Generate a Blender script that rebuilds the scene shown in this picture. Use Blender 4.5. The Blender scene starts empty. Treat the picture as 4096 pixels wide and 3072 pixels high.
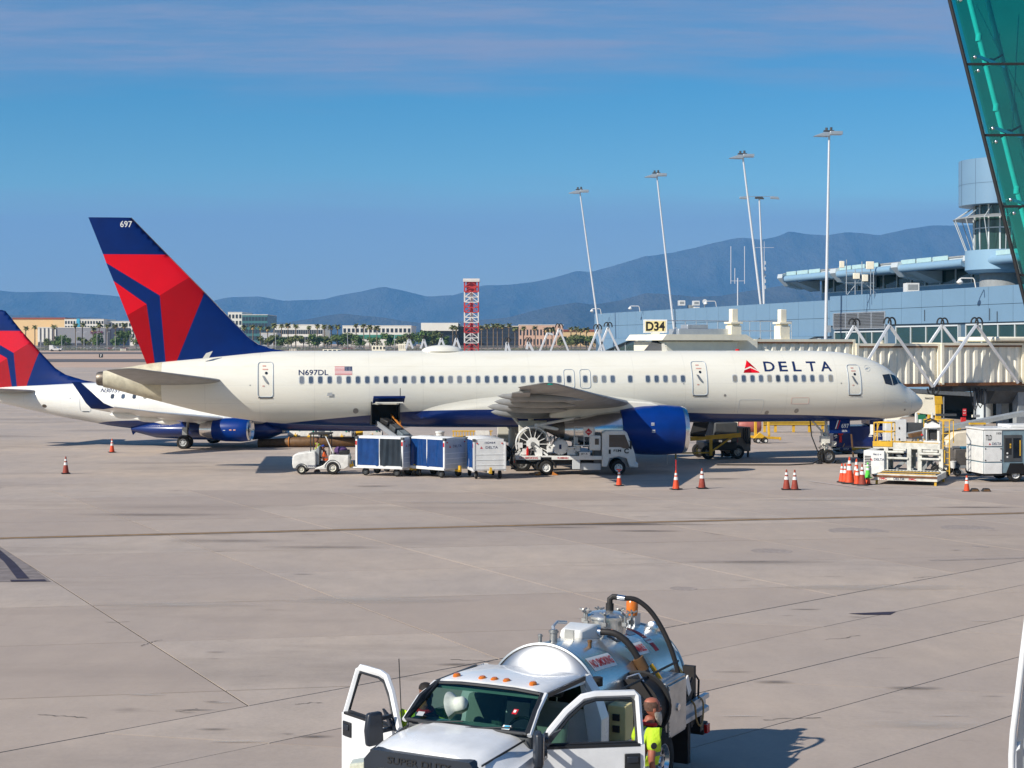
import bpy, bmesh, math, random
from math import sin, cos, pi, radians, sqrt, atan2
from mathutils import Vector, Matrix
random.seed(7)
D = bpy.data
SC = bpy.context.scene
COL = SC.collection

# ------------------------------------------------------------------ camera
FOC, CX, VH, CH = 6200.0, 2048.0, 1375.0, 6.8      # focal length / horizon in photo pixels (4096 wide), eye height
cam = D.cameras.new('camera'); cam.sensor_width = 36; cam.lens = 36*FOC/4096
cam.shift_y = -(1536-VH)/4096; cam.clip_start = .1; cam.clip_end = 60000
camo = D.objects.new('camera', cam); COL.objects.link(camo)
camo.location = (0, 0, CH); camo.rotation_euler = (pi/2, 0, 0); SC.camera = camo

# ------------------------------------------------------------------ light
SUN = Vector((1.20, 0.86, -1.0)).normalized()       # direction in which the light travels
EL = math.asin(-SUN.z); AZ = atan2(-SUN.x, -SUN.y)  # azimuth of the sun from +Y towards +X
sl = D.lights.new('sun', 'SUN'); sl.energy = 5.0; sl.angle = radians(.55); sl.color = (1, .93, .82)
so = D.objects.new('sun', sl); COL.objects.link(so)
so.rotation_euler = (-SUN).to_track_quat('Z', 'Y').to_euler(); so.location = (-60, -50, 80)
W = D.worlds.new('World'); SC.world = W; W.use_nodes = True
nt = W.node_tree; nd = nt.nodes; lk = nt.links
bg = nd['Background']
sky = nd.new('ShaderNodeTexSky'); sky.sky_type = 'NISHITA'; sky.sun_disc = False
sky.sun_elevation = EL; sky.sun_rotation = AZ % (2*pi)
sky.altitude = 700; sky.air_density = 1.15; sky.dust_density = .1; sky.ozone_density = 1.6
gam = nd.new('ShaderNodeHueSaturation'); gam.inputs['Saturation'].default_value = 1.5; gam.inputs['Value'].default_value = 1.0
# thin high cloud: stretched noise on the sky direction
tc = nd.new('ShaderNodeTexCoord'); sx = nd.new('ShaderNodeSeparateXYZ'); lk.new(tc.outputs['Generated'], sx.inputs[0])
def wm(op, a, b=None):
    n = nd.new('ShaderNodeMath'); n.operation = op
    for i, q in enumerate((a, b)):
        if q is None: continue
        if isinstance(q, (int, float)): n.inputs[i].default_value = q
        else: lk.new(q, n.inputs[i])
    return n.outputs[0]
zz = wm('ADD', wm('MAXIMUM', sx.outputs[2], 0.0), .06)
cb = nd.new('ShaderNodeCombineXYZ')
lk.new(wm('DIVIDE', sx.outputs[0], zz), cb.inputs[0]); lk.new(wm('DIVIDE', sx.outputs[1], zz), cb.inputs[1])
def wn(scale, det, rough, off, stretch):
    mp = nd.new('ShaderNodeMapping'); mp.inputs['Scale'].default_value = stretch; mp.inputs['Location'].default_value = off
    lk.new(cb.outputs[0], mp.inputs[0])
    n = nd.new('ShaderNodeTexNoise'); n.inputs['Scale'].default_value = scale; n.inputs['Detail'].default_value = det; n.inputs['Roughness'].default_value = rough
    lk.new(mp.outputs[0], n.inputs['Vector']); return n.outputs[0]
def wr(v, a, b):
    n = nd.new('ShaderNodeMapRange'); n.interpolation_type = 'SMOOTHSTEP'
    n.inputs[1].default_value = a; n.inputs[2].default_value = b; lk.new(v, n.inputs[0]); return n.outputs[0]
px_, py_ = cb.inputs[0].links[0].from_socket, cb.inputs[1].links[0].from_socket
warp = wm('MULTIPLY', wm('SUBTRACT', wn(.45, 4, .55, (3.1, 5.2, 0), (.6, 1, 1)), .5), 2.6)
street = wm('COSINE', wm('MULTIPLY', wm('ADD', wm('ADD', py_, wm('MULTIPLY', px_, .08)), wm('SUBTRACT', warp, 3.5)), 2*pi/4.2))
rag = wm('MULTIPLY', wm('SUBTRACT', wn(1.2, 8, .58, (.3, 1.7, 0), (.55, 1.5, 1)), .5), 2.2)
far_ = wr(py_, 4.8, 7.2); rag = wm('MULTIPLY', rag, wm('SUBTRACT', 1.0, wm('MULTIPLY', far_, .75)))
big = wm('MAXIMUM', wr(wm('ADD', street, rag), -.25, .85), wr(wm('ADD', wm('ADD', py_, warp), rag), 5.8, 7.4))
fine = wr(wn(2.4, 9, .68, (.9, 4.7, 0), (.5, 1.6, 1)), .36, .66)
fine = wm('ADD', wm('MULTIPLY', fine, wm('SUBTRACT', 1.0, far_)), wm('MULTIPLY', far_, .5))
cl = wm('MULTIPLY', big, wm('ADD', wm('MULTIPLY', fine, .55), .45))
mx = nd.new('ShaderNodeMix'); mx.data_type = 'RGBA'
tint = nd.new('ShaderNodeVectorMath'); tint.operation = 'MULTIPLY'; tint.inputs[1].default_value = (.80, .90, .98)
lk.new(sky.outputs[0], tint.inputs[0]); lk.new(tint.outputs[0], gam.inputs['Color']); lk.new(gam.outputs[0], mx.inputs[6]); mx.inputs[7].default_value = (2.7, 3.35, 5.1, 1)
lk.new(cl, mx.inputs[0]); lk.new(mx.outputs[2], bg.inputs[0]); bg.inputs[1].default_value = .082
SC.view_settings.view_transform = 'Standard'; SC.view_settings.look = 'None'
SC.view_settings.exposure = .2; SC.view_settings.gamma = 1
SC.render.engine = 'CYCLES'
cy = SC.cycles; cy.use_denoising = True; cy.max_bounces = 8; cy.volume_bounces = 1; cy.transparent_max_bounces = 12
cy.use_adaptive_sampling = True; cy.adaptive_threshold = .015; cy.caustics_reflective = False; cy.caustics_refractive = False

# ------------------------------------------------------------------ terrain profile and pixel helpers
GP = [(-200, 1.29+2.94), (0, 1.294), (88, 0), (125, -.5), (180, -.62), (260, -.25), (400, .7), (500, 1.6), (600, 2.55), (700, 3.5), (900, 5.0), (1200, 5.75), (3000, 5.9), (9000, 5.0), (40000, 0)]
def g(Y):
    if Y <= 125: return 1.294-.014705*Y if Y < 120 else 1.294-.014705*120+(Y-120)*(-.5-(1.294-.014705*120))/5
    for (a, p), (b, q) in zip(GP, GP[1:]):
        if Y <= b: return p+(q-p)*(Y-a)/(b-a)
    return 0
def at(u, v, Y): return Vector(((u-CX)*Y/FOC, Y, CH-(v-VH)*Y/FOC))
def gr(u, v):                                          # ground point under a photo pixel
    Y = 34137/(v-1466.2) if v > 1760 else None
    if Y is None:
        lo, hi = 100., 5000.
        for _ in range(60):
            m = (lo+hi)/2
            if VH+FOC*(CH-g(m))/m > v: lo = m
            else: hi = m
        Y = lo
    return Vector(((u-CX)*Y/FOC, Y, g(Y)))
def gx(u, Y): return Vector(((u-CX)*Y/FOC, Y, g(Y)))

# ------------------------------------------------------------------ materials
MATS = {}
def mat(name, col, rough=.5, metal=0., var=.12, scale=3., bump=0., emit=None, spec=.5, coat=0., trans=0., alpha=1., stretch=(1, 1, 1), ior=1.45):
    if name in MATS: return MATS[name]
    m = D.materials.new(name); m.use_nodes = True; n = m.node_tree.nodes; l = m.node_tree.links
    b = n['Principled BSDF']; b.inputs['Roughness'].default_value = rough; b.inputs['Metallic'].default_value = metal
    b.inputs['Specular IOR Level'].default_value = spec; b.inputs['Coat Weight'].default_value = coat; b.inputs['IOR'].default_value = ior
    b.inputs['Transmission Weight'].default_value = trans; b.inputs['Alpha'].default_value = alpha
    c4 = (*col, 1)
    if var > 0:
        t = n.new('ShaderNodeTexCoord'); mp = n.new('ShaderNodeMapping'); mp.inputs['Scale'].default_value = stretch
        l.new(t.outputs['Object'], mp.inputs[0])
        no = n.new('ShaderNodeTexNoise'); no.inputs['Scale'].default_value = scale; no.inputs['Detail'].default_value = 7; no.inputs['Roughness'].default_value = .62
        l.new(mp.outputs[0], no.inputs['Vector'])
        mr = n.new('ShaderNodeMapRange'); mr.inputs[1].default_value = .3; mr.inputs[2].default_value = .7
        mr.inputs[3].default_value = 1-var; mr.inputs[4].default_value = 1+var*.5; l.new(no.outputs[0], mr.inputs[0])
        mm = n.new('ShaderNodeVectorMath'); mm.operation = 'SCALE'; mm.inputs[0].default_value = col; l.new(mr.outputs[0], mm.inputs['Scale'])
        l.new(mm.outputs[0], b.inputs['Base Color'])
        m2 = n.new('ShaderNodeMapRange'); m2.inputs[3].default_value = min(1, rough*1.25); m2.inputs[4].default_value = rough*.8; l.new(no.outputs[0], m2.inputs[0]); l.new(m2.outputs[0], b.inputs['Roughness'])
        if bump:
            bp = n.new('ShaderNodeBump'); bp.inputs['Strength'].default_value = bump; bp.inputs['Distance'].default_value = .02; l.new(no.outputs[0], bp.inputs['Height']); l.new(bp.outputs[0], b.inputs['Normal'])
    else: b.inputs['Base Color'].default_value = c4
    if emit: b.inputs['Emission Color'].default_value = (*emit[:3], 1); b.inputs['Emission Strength'].default_value = emit[3]
    MATS[name] = m; return m
def sr(r, g_, b):                                       # sRGB bytes to linear
    return tuple(((c/255+.055)/1.055)**2.4 if c > 10 else c/255/12.92 for c in (r, g_, b))

def tinted(name, col, refl=.08, rough=.03):
    m = D.materials.new(name); m.use_nodes = True; n = m.node_tree.nodes; l = m.node_tree.links; n.remove(n['Principled BSDF'])
    t = n.new('ShaderNodeBsdfTransparent'); t.inputs[0].default_value = (*col, 1); gl = n.new('ShaderNodeBsdfGlossy'); gl.inputs['Roughness'].default_value = rough
    fr = n.new('ShaderNodeFresnel'); fr.inputs[0].default_value = 1.5; ad = n.new('ShaderNodeMath'); ad.operation = 'ADD'; ad.inputs[1].default_value = refl-.04; l.new(fr.outputs[0], ad.inputs[0])
    mx_ = n.new('ShaderNodeMixShader'); l.new(ad.outputs[0], mx_.inputs[0]); l.new(t.outputs[0], mx_.inputs[1]); l.new(gl.outputs[0], mx_.inputs[2]); l.new(mx_.outputs[0], n['Material Output'].inputs[0])
    MATS[name] = m; return m

# ------------------------------------------------------------------ mesh builder
def cr(pts, n=5):
    """smooth curve through points"""
    P_ = [Vector(p) for p in pts]; P_ = [P_[0]]+P_+[P_[-1]]; out = []
    for k in range(1, len(P_)-2):
        a, b, c, d = P_[k-1:k+3]
        for j in range(n):
            t = j/n; out.append(.5*(2*b+(c-a)*t+(2*a-5*b+4*c-d)*t*t+(3*b-a-3*c+d)*t**3))
    return out+[P_[-1]]
class MB:
    def __init__(s): s.v = []; s.f = []; s.m = []; s.c = 0
    def mi(s, i): s.c = i; return s
    def add(s, vs, fs, i=None):
        o = len(s.v); s.v += [tuple(p) for p in vs]; s.f += [[o+k for k in q] for q in fs]; s.m += [s.c if i is None else i]*len(fs); return s
    def box(s, c, d, rot=None, tap=1., i=None):
        vs = []
        for z in (-.5, .5):
            k = tap if z > 0 else 1
            for x, y in ((-.5, -.5), (.5, -.5), (.5, .5), (-.5, .5)):
                p = Vector((x*d[0]*k, y*d[1]*k, z*d[2]))
                if rot is not None: p = rot @ p
                vs.append(p+Vector(c))
        return s.add(vs, [(3, 2, 1, 0), (4, 5, 6, 7), (0, 1, 5, 4), (1, 2, 6, 5), (2, 3, 7, 6), (3, 0, 4, 7)], i)
    def bx(s, x0, x1, y0, y1, z0, z1, i=None): return s.box(((x0+x1)/2, (y0+y1)/2, (z0+z1)/2), (x1-x0, y1-y0, z1-z0), i=i)
    def bar(s, p, q, w, h=None, up=(0, 0, 1), i=None):
        p, q = Vector(p), Vector(q); d = q-p; L = d.length; d.normalize(); u = Vector(up)
        if abs(d.dot(u)) > .98: u = Vector((0, 1, 0))
        r = d.cross(u).normalized(); u = r.cross(d)
        return s.box((p+q)/2, (L, w, h or w), Matrix((d, r, u)).transposed(), i=i)
    def prism(s, pts, ax, a, b, i=None):                # polygon extruded along an axis; pts in the two other axes, in order
        n = len(pts)
        def mk(p, t):
            return {'x': (t, p[0], p[1]), 'y': (p[0], t, p[1]), 'z': (p[0], p[1], t)}[ax]
        vs = [mk(p, a) for p in pts]+[mk(p, b) for p in pts]
        return s.add(vs, [tuple(range(n)), tuple(range(2*n-1, n-1, -1))]+[(k, (k+1) % n, n+(k+1) % n, n+k) for k in range(n)], i)
    def loft(s, rings, cap=True, closed=True, i=None, skip=None):
        n = len(rings[0]); vs = [p for r in rings for p in r]; fs = []
        for a in range(len(rings)-1):
            for k in range(n if closed else n-1):
                if skip and skip(a, k): continue
                fs.append((a*n+k, a*n+(k+1) % n, (a+1)*n+(k+1) % n, (a+1)*n+k))
        if cap: fs += [tuple(range(n-1, -1, -1)), tuple((len(rings)-1)*n+k for k in range(n))]
        return s.add(vs, fs, i)
    def tube(s, pts, r, n=8, i=None, cap=True):
        pts = [Vector(p) for p in pts]; rings = []; u = None
        for k, p in enumerate(pts):
            d = (pts[min(k+1, len(pts)-1)]-pts[max(k-1, 0)]).normalized()
            if u is None: u = d.orthogonal().normalized()
            u = (u-d*u.dot(d))
            u = u.normalized() if u.length > 1e-6 else d.orthogonal().normalized()
            w = d.cross(u); rr = r[k] if isinstance(r, (list, tuple)) else r
            rings.append([p+(u*cos(2*pi*j/n)+w*sin(2*pi*j/n))*rr for j in range(n)])
        return s.loft(rings, cap, True, i)
    def cyl(s, p, q, r, r2=None, n=16, i=None, cap=True): return s.tube([p, q], [r, r if r2 is None else r2], n, i, cap)
    def lathe(s, prof, o, ax='z', n=24, i=None, cap=True):
        o = Vector(o); rings = []
        for r, h in prof:
            rg = []
            for k in range(n):
                a = 2*pi*k/n; c, d = cos(a)*r, sin(a)*r
                rg.append(o+Vector({'z': (c, d, h), 'x': (h, c, d), 'y': (d, h, c)}[ax]))
            rings.append(rg)
        return s.loft(rings, cap, True, i)
    def ball(s, c, r, n=12, i=None):
        r = (r, r, r) if isinstance(r, (int, float)) else r; rings = []
        for a in range(1, n//2):
            t = pi*a/(n//2); rings.append([(c[0]+r[0]*sin(t)*cos(2*pi*k/n), c[1]+r[1]*sin(t)*sin(2*pi*k/n), c[2]+r[2]*cos(t)) for k in range(n)])
        return s.loft(rings, True, True, i)
    def build(s, name, mats, parent=None, smooth=35, bevel=0., kind=None, loc=None, rot=None, seg=2):
        me = D.meshes.new(name); me.from_pydata(s.v, [], s.f)
        for m_ in (mats if isinstance(mats, (list, tuple)) else [mats]): me.materials.append(m_)
        me.polygons.foreach_set('material_index', s.m)
        b = bmesh.new(); b.from_mesh(me); bmesh.ops.recalc_face_normals(b, faces=b.faces); b.to_mesh(me); b.free()
        if smooth:
            me.polygons.foreach_set('use_smooth', [True]*len(me.polygons)); me.set_sharp_from_angle(angle=radians(smooth))
        return place(name, me, parent, loc, rot, bevel, kind, seg)
def place(name, me, parent=None, loc=None, rot=None, bevel=0., kind=None, seg=2):
    o = D.objects.new(name, me); COL.objects.link(o); o.parent = parent
    if loc is not None: o.location = loc
    if rot is not None: o.rotation_euler = rot
    if bevel:
        md = o.modifiers.new('bevel', 'BEVEL'); md.width = bevel; md.segments = seg; md.limit_method = 'ANGLE'; md.angle_limit = radians(40)
    if kind: o['kind'] = kind
    return o
def thing(name, label, cat, loc=(0, 0, 0), rz=0., group=None, parent=None):
    o = D.objects.new(name, None); COL.objects.link(o); o.location = loc; o.rotation_euler = (0, 0, rz); o.empty_display_size = .3
    o.parent = parent
    if label: tag(o, label, cat, group)
    return o
def tag(o, label, cat, group=None):
    o['label'] = label; o['category'] = cat
    if group: o['group'] = group
    return o
def dup(o, parent=None):
    c = o.copy(); COL.objects.link(c); c.parent = parent
    for ch in list(o.children): dup(ch, c)
    return c
# ------------------------------------------------------------------ lettering
TXT = {}
def textmesh(body, bold=0.):
    k = (body, bold)
    if k not in TXT:
        cu = D.curves.new('lettering', 'FONT'); cu.body = body; cu.resolution_u = 3; cu.offset = bold
        ob = D.objects.new('lettering', cu); COL.objects.link(ob)
        dg = bpy.context.evaluated_depsgraph_get(); dg.update()
        me = D.meshes.new_from_object(ob.evaluated_get(dg)); COL.objects.unlink(ob); D.objects.remove(ob)
        vs = [v.co.copy() for v in me.vertices]; fs = [list(p.vertices) for p in me.polygons]; D.meshes.remove(me)
        x0 = min(v.x for v in vs); x1 = max(v.x for v in vs); y0 = min(v.y for v in vs); y1 = max(v.y for v in vs)
        TXT[k] = ([((v.x-x0)/(x1-x0), (v.y-y0)/(y1-y0)) for v in vs], fs)
    return TXT[k]
def text(body, w, h, m, parent, loc, rot=(0, 0, 0), bold=.012, fn=None, name='lettering', cut=0, shear=0.):
    """flat lettering of the box w x h, lower left corner at loc, standing in XZ facing -Y before rot; fn bends it onto a surface"""
    vs, fs = textmesh(body, bold)
    b = MB(); b.add([(x*w+shear*y*h, 0, y*h) for x, y in vs], fs)
    me = D.meshes.new(name); me.from_pydata(b.v, [], b.f); me.materials.append(m)
    if cut or fn:
        bm = bmesh.new(); bm.from_mesh(me)
        for k in range(1, cut): bmesh.ops.bisect_plane(bm, geom=bm.verts[:]+bm.edges[:]+bm.faces[:], plane_co=(0, 0, h*k/cut), plane_no=(0, 0, 1))
        if fn:
            for v in bm.verts: v.co = fn(v.co.x, v.co.z)
        bm.to_mesh(me); bm.free()
        if fn: return place(name, me, parent)
    return place(name, me, parent, loc, rot)
# ------------------------------------------------------------------ ground and terrain
def nodemat(name):
    m = D.materials.new(name); m.use_nodes = True; return m, m.node_tree.nodes, m.node_tree.links, m.node_tree.nodes['Principled BSDF']
def concrete(name, col, col2, slab=False):
    m, n, l, b = nodemat(name)
    t = n.new('ShaderNodeNewGeometry')
    def noise(sc, det, rough, st=(1, 1, 1), off=(0, 0, 0)):
        mp = n.new('ShaderNodeMapping'); mp.inputs['Scale'].default_value = st; mp.inputs['Location'].default_value = off; l.new(t.outputs['Position'], mp.inputs[0])
        q = n.new('ShaderNodeTexNoise'); q.inputs['Scale'].default_value = sc; q.inputs['Detail'].default_value = det; q.inputs['Roughness'].default_value = rough
        l.new(mp.outputs[0], q.inputs['Vector']); return q.outputs[0]
    def rng(v, a, b_, c, d):
        q = n.new('ShaderNodeMapRange'); q.inputs[1].default_value = a; q.inputs[2].default_value = b_; q.inputs[3].default_value = c; q.inputs[4].default_value = d; l.new(v, q.inputs[0]); return q.outputs[0]
    def mixc(f, a, c2, typ='MIX'):
        q = n.new('ShaderNodeMix'); q.data_type = 'RGBA'; q.blend_type = typ
        if isinstance(f, float): q.inputs[0].default_value = f
        else: l.new(f, q.inputs[0])
        for k, w in ((6, a), (7, c2)):
            if isinstance(w, tuple): q.inputs[k].default_value = (*w, 1)
            else: l.new(w, q.inputs[k])
        return q.outputs[2]
    c = mixc(rng(noise(.11, 6, .62), .4, .6, 0, 1), col, col2)
    c = mixc(rng(noise(1.3, 8, .7, (1, .5, 1)), .3, .72, .0, .48), c, tuple(x*.62 for x in col))
    c = mixc(rng(noise(14, 5, .75), .3, .7, 0, .3), c, tuple(min(1, x*1.25) for x in col2))
    st = mixc(rng(noise(.16, 6, .62, (.45, 1.5, 1), (4, 7, 0)), .54, .74, 0, .62), c, tuple(x*.45 for x in col))
    st = mixc(rng(noise(.9, 5, .6, (.5, 1.2, 1), (9, 2, 0)), .66, .76, 0, .5), st, tuple(x*.3 for x in col))
    if slab:
        oi = n.new('ShaderNodeObjectInfo'); st = mixc(rng(oi.outputs['Random'], 0, 1, 0, .62), st, (col2[0]*.68, col2[1]*.67, col2[2]*.7))
    l.new(st, b.inputs['Base Color']); b.inputs['Roughness'].default_value = .88; b.inputs['Specular IOR Level'].default_value = .25
    bp = n.new('ShaderNodeBump'); bp.inputs['Strength'].default_value = .25; bp.inputs['Distance'].default_value = .01; l.new(noise(22, 6, .7), bp.inputs['Height']); l.new(bp.outputs[0], b.inputs['Normal'])
    return m
CON, CON2 = sr(170, 158, 149), sr(187, 171, 156)
m_apron = concrete('apron_concrete', CON, CON2)
m_slab = concrete('slab_concrete', CON, CON2, True)
m_joint = mat('joint_sealant', (.035, .033, .03), .9, var=.3)
m_desert = mat('desert_soil', sr(196, 168, 146), .95, var=.18, scale=.02, stretch=(1, .3, 1))
m_asph = mat('asphalt', (.14, .125, .12), .9, var=.3, scale=.03)
def strip(name, rows, m, lift=0., kind='structure', parent=None):
    """sheet across the scene: rows of (Y, x0, x1), following the terrain"""
    b = MB(); vs = []; K = 9
    for Y, x0, x1 in rows: vs += [(x0+(x1-x0)*k/(K-1), Y, g(Y)+lift) for k in range(K)]
    b.add(vs, [(r*K+k, r*K+k+1, (r+1)*K+k+1, (r+1)*K+k) for r in range(len(rows)-1) for k in range(K-1)])
    return b.build(name, m, parent, smooth=60, kind=kind)
YS = [-80, 0, 30, 60, 90, 120, 125, 150, 180, 220, 260, 330, 400, 450, 500, 550, 600, 650, 700, 800, 900, 1050, 1200, 2000, 3000, 6000, 9000, 20000, 45000]
strip('ground', [(Y, -max(120, Y*.8), max(120, Y*.8)) for Y in YS], m_desert, -.10)
apron = strip('apron', [(Y, -150-.2*Y, 150+.2*Y) for Y in YS if Y <= 400], m_apron, -.022)
strip('runway', [(Y, -500, 400) for Y in (470, 500, 516)], m_asph, -.04)
strip('taxiway', [(Y, -600, 500) for Y in (624, 650, 668)], m_asph, -.04)
strip('perimeter_road', [(Y, -600, 600) for Y in (735, 760)], m_asph, -.03)
# slabs of the near apron: two joint patterns meeting along a diagonal expansion joint
dA, nA = Vector((-.455, .890)), Vector((.890, .455))
dB = Vector((.984, .178)); nB = Vector((-.178, .984))
dC, nC = Vector((.7071, .7071)), Vector((.7071, -.7071))
dE = Vector((.973, -.232)); nE = Vector((.232, .973))
def clip(poly, n_, c, keep_less=True):
    out = []
    for k in range(len(poly)):
        p, q = poly[k], poly[(k+1) % len(poly)]
        a, b_ = n_.dot(p)-c, n_.dot(q)-c
        if not keep_less: a, b_ = -a, -b_
        if a <= 0: out.append(p)
        if a*b_ < 0: out.append(p+(q-p)*(a/(a-b_)))
    return out
GAP = .018
def slab(poly):
    if len(poly) < 3: return
    ar = abs(sum(poly[k].x*poly[(k+1) % len(poly)].y-poly[(k+1) % len(poly)].x*poly[k].y for k in range(len(poly))))/2
    if ar < .5: return
    c = sum(poly, Vector((0, 0)))/len(poly); n = len(poly); dz = random.uniform(-.002, .002)
    vs = [(p.x-c.x, p.y-c.y, g(p.y)-g(c.y)+dz) for p in poly]+[(p.x-c.x, p.y-c.y, g(p.y)-g(c.y)-.06) for p in poly]
    MB().add(vs, [tuple(range(n))]+[(k, n+k, n+(k+1) % n, (k+1) % n) for k in range(n)]).build('concrete_slab', m_slab, apron, smooth=0, loc=(c.x, c.y, g(c.y)))
strip('joint_bed', [(Y, -.62*Y-14, .62*Y+14) for Y in (14, 40, 68.9)], m_joint, -.012, None, apron)
det = nA.x*nB.y-nA.y*nB.x
def XY(n1, c1, n2, c2):
    d = n1.x*n2.y-n1.y*n2.x; return Vector(((c1*n2.y-c2*n1.y)/d, (n1.x*c2-n2.x*c1)/d))
b0 = nB.dot(Vector((-7.3, 31.0)))
def seen(poly): return any(16 < p.y < 69 and abs(p.x) < .36*p.y+5 for p in poly)
for ia in range(-6, 10):
    for ib in range(-6, 12):
        a0, b1 = 7.64+5.42*ia, b0+5.42*.93*ib
        P = [XY(nA, a0+GAP, nB, b1+GAP), XY(nA, a0+5.42-GAP, nB, b1+GAP), XY(nA, a0+5.42-GAP, nB, b1+5.04-GAP), XY(nA, a0+GAP, nB, b1+5.04-GAP)]
        if not seen(P): continue
        P = clip(P, nC, -20.8-GAP*1.4)
        P = clip(P, Vector((0, 1)), 69)
        slab(P)
e0 = nE.dot(Vector((3.07, 27.35)))
for ic in range(0, 14):
    for ie in range(-5, 8):
        c0, e1 = -20.8+2.27*ic, e0+6.1*ie
        P = [XY(nC, c0+GAP*.7, nE, e1+GAP*.7), XY(nC, c0+2.27-GAP*.7, nE, e1+GAP*.7), XY(nC, c0+2.27-GAP*.7, nE, e1+6.1-GAP*.7), XY(nC, c0+GAP*.7, nE, e1+6.1-GAP*.7)]
        if seen(P): slab(clip(P, Vector((0, 1)), 69))
# painted lines, stains and covers lying on the apron
m_yel = mat('worn_yellow_paint', sr(150, 118, 66), .8, var=.35, scale=1.5)
m_blk = mat('black_marking_paint', sr(52, 46, 62), .8, var=.3, scale=2)
m_wht = mat('worn_white_paint', sr(200, 195, 190), .8, var=.3, scale=2)
m_iron = mat('cast_iron_cover', sr(156, 144, 136), .85, 0, var=.25, scale=6)
m_tar = mat('tar_patch', sr(132, 122, 118), .85, var=.35, scale=3)
def decal(name, pts, m, lift=.006, label=None, sub=10):
    """flat paint on the apron: a quad strip through pts [(left point, right point), ...]"""
    b = MB(); vs = []
    for p, q in pts: vs += [(p.x, p.y, g(p.y)+lift), (q.x, q.y, g(q.y)+lift)]
    b.add(vs, [(2*k, 2*k+1, 2*k+3, 2*k+2) for k in range(len(pts)-1)])
    return b.build(name, m, apron, smooth=0)
def band(name, u0, v0, u1, v1, w, m, lift=.006, n=12):
    p, q = gr(u0, v0), gr(u1, v1); d = (q-p); d.z = 0; r = Vector((-d.y, d.x, 0)).normalized()*w/2
    decal(name, [(p+d*k/n-r, p+d*k/n+r) for k in range(n+1)], m, lift)
band('black_line_border', -300, 2161, 4400, 2045, .62, m_tar, .005)
band('yellow_guide_line', -300, 2161, 4400, 2045, .26, m_yel, .009)
band('white_line', 2700+1130/2.107, 1250+1420/2.107, 2700+1720/2.107, 1250+1500/2.107, .10, m_wht)
band('white_line', 3420, 1943, 4300, 1968, .10, m_wht)
patch = [gr(-200, 2000), gr(0, 2185), gr(205, 2335), gr(-140, 2335)]
decal('tar_patch', [(gr(-300, 2190), gr(6, 2190)), (gr(-260, 2260), gr(113, 2260)), (gr(-230, 2328), gr(205, 2328))], m_tar)
decal('black_marking', [(gr(-60, 2180), gr(-25, 2180)), (gr(18, 2250), gr(58, 2250)), (gr(68, 2316), gr(118, 2316))], m_blk, .011)
decal('black_marking', [(gr(40, 2321), gr(178, 2319)), (gr(45, 2328), gr(187, 2326))], m_blk, .012)
for (u, v, a, bb, m) in [(3434, 2125, 1.0, .62, m_iron), (3870, 2113, .9, .5, m_iron), (3085, 2205, .62, .4, m_iron), (2733, 2355, .34, .3, m_iron), (3920, 2187, .25, .2, m_iron)]:
    p = gr(u, v); MB().lathe([(a, -.004), (a, .006), (a*.93, .009), (a*.9, .004), (a*.2, .006)], (0, 0, 0), n=28).build('manhole_cover', m, apron, loc=p, smooth=0)
decal('tar_patch', [(gr(3393, 2455), gr(3585, 2447)), (gr(3455, 2460), gr(3560, 2460))], m_blk, .008)
band('drain_grate', 3720, 2242, 4300, 2226, .28, m_iron)
def stainmat(name, col, amt, sc=1.):
    m, n, l, b = nodemat(name); b.inputs['Base Color'].default_value = (*col, 1); b.inputs['Roughness'].default_value = .8
    t = n.new('ShaderNodeTexCoord'); ge = n.new('ShaderNodeVectorMath'); ge.operation = 'SUBTRACT'; ge.inputs[1].default_value = (.5, .5, 0); l.new(t.outputs['Generated'], ge.inputs[0])
    sx_ = n.new('ShaderNodeSeparateXYZ'); l.new(ge.outputs[0], sx_.inputs[0]); cx_ = n.new('ShaderNodeCombineXYZ'); l.new(sx_.outputs[0], cx_.inputs[0]); l.new(sx_.outputs[1], cx_.inputs[1])
    ln = n.new('ShaderNodeVectorMath'); ln.operation = 'LENGTH'; l.new(cx_.outputs[0], ln.inputs[0])
    no = n.new('ShaderNodeTexNoise'); no.inputs['Scale'].default_value = 1.1*sc; no.inputs['Detail'].default_value = 8; no.inputs['Roughness'].default_value = .68
    mp = n.new('ShaderNodeMapping'); mp.inputs['Scale'].default_value = (.5, 1.3, 1); ps = n.new('ShaderNodeNewGeometry'); l.new(ps.outputs['Position'], mp.inputs[0]); l.new(mp.outputs[0], no.inputs['Vector'])
    def M(op, a, c):
        q = n.new('ShaderNodeMath'); q.operation = op; q.use_clamp = op == 'MULTIPLY'
        for k, w in enumerate((a, c)):
            if isinstance(w, float): q.inputs[k].default_value = w
            else: l.new(w, q.inputs[k])
        return q.outputs[0]
    e = M('SUBTRACT', 1.0, M('MULTIPLY', ln.outputs['Value'], 2.0)); f_ = M('MULTIPLY', M('SUBTRACT', M('ADD', e, no.outputs[0]), .78), 2.6*amt)
    l.new(M('MULTIPLY', f_, amt), b.inputs['Alpha']); return m
m_oil = stainmat('oil_stain', (.05, .044, .04), .55); m_tyre = stainmat('tyre_mark', (.09, .08, .075), .42, .7); m_pale = stainmat('pale_scuff', (.50, .45, .40), .55)
rs_ = random.Random(31)
def stain(u, v, w, h_, m):
    p = gr(u, v); decal('stain', [(Vector((p.x-w/2, p.y-h_/2, 0)), Vector((p.x+w/2, p.y-h_/2, 0))), (Vector((p.x-w/2, p.y+h_/2, 0)), Vector((p.x+w/2, p.y+h_/2, 0)))], m, .013+rs_.uniform(0, .006))
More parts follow.
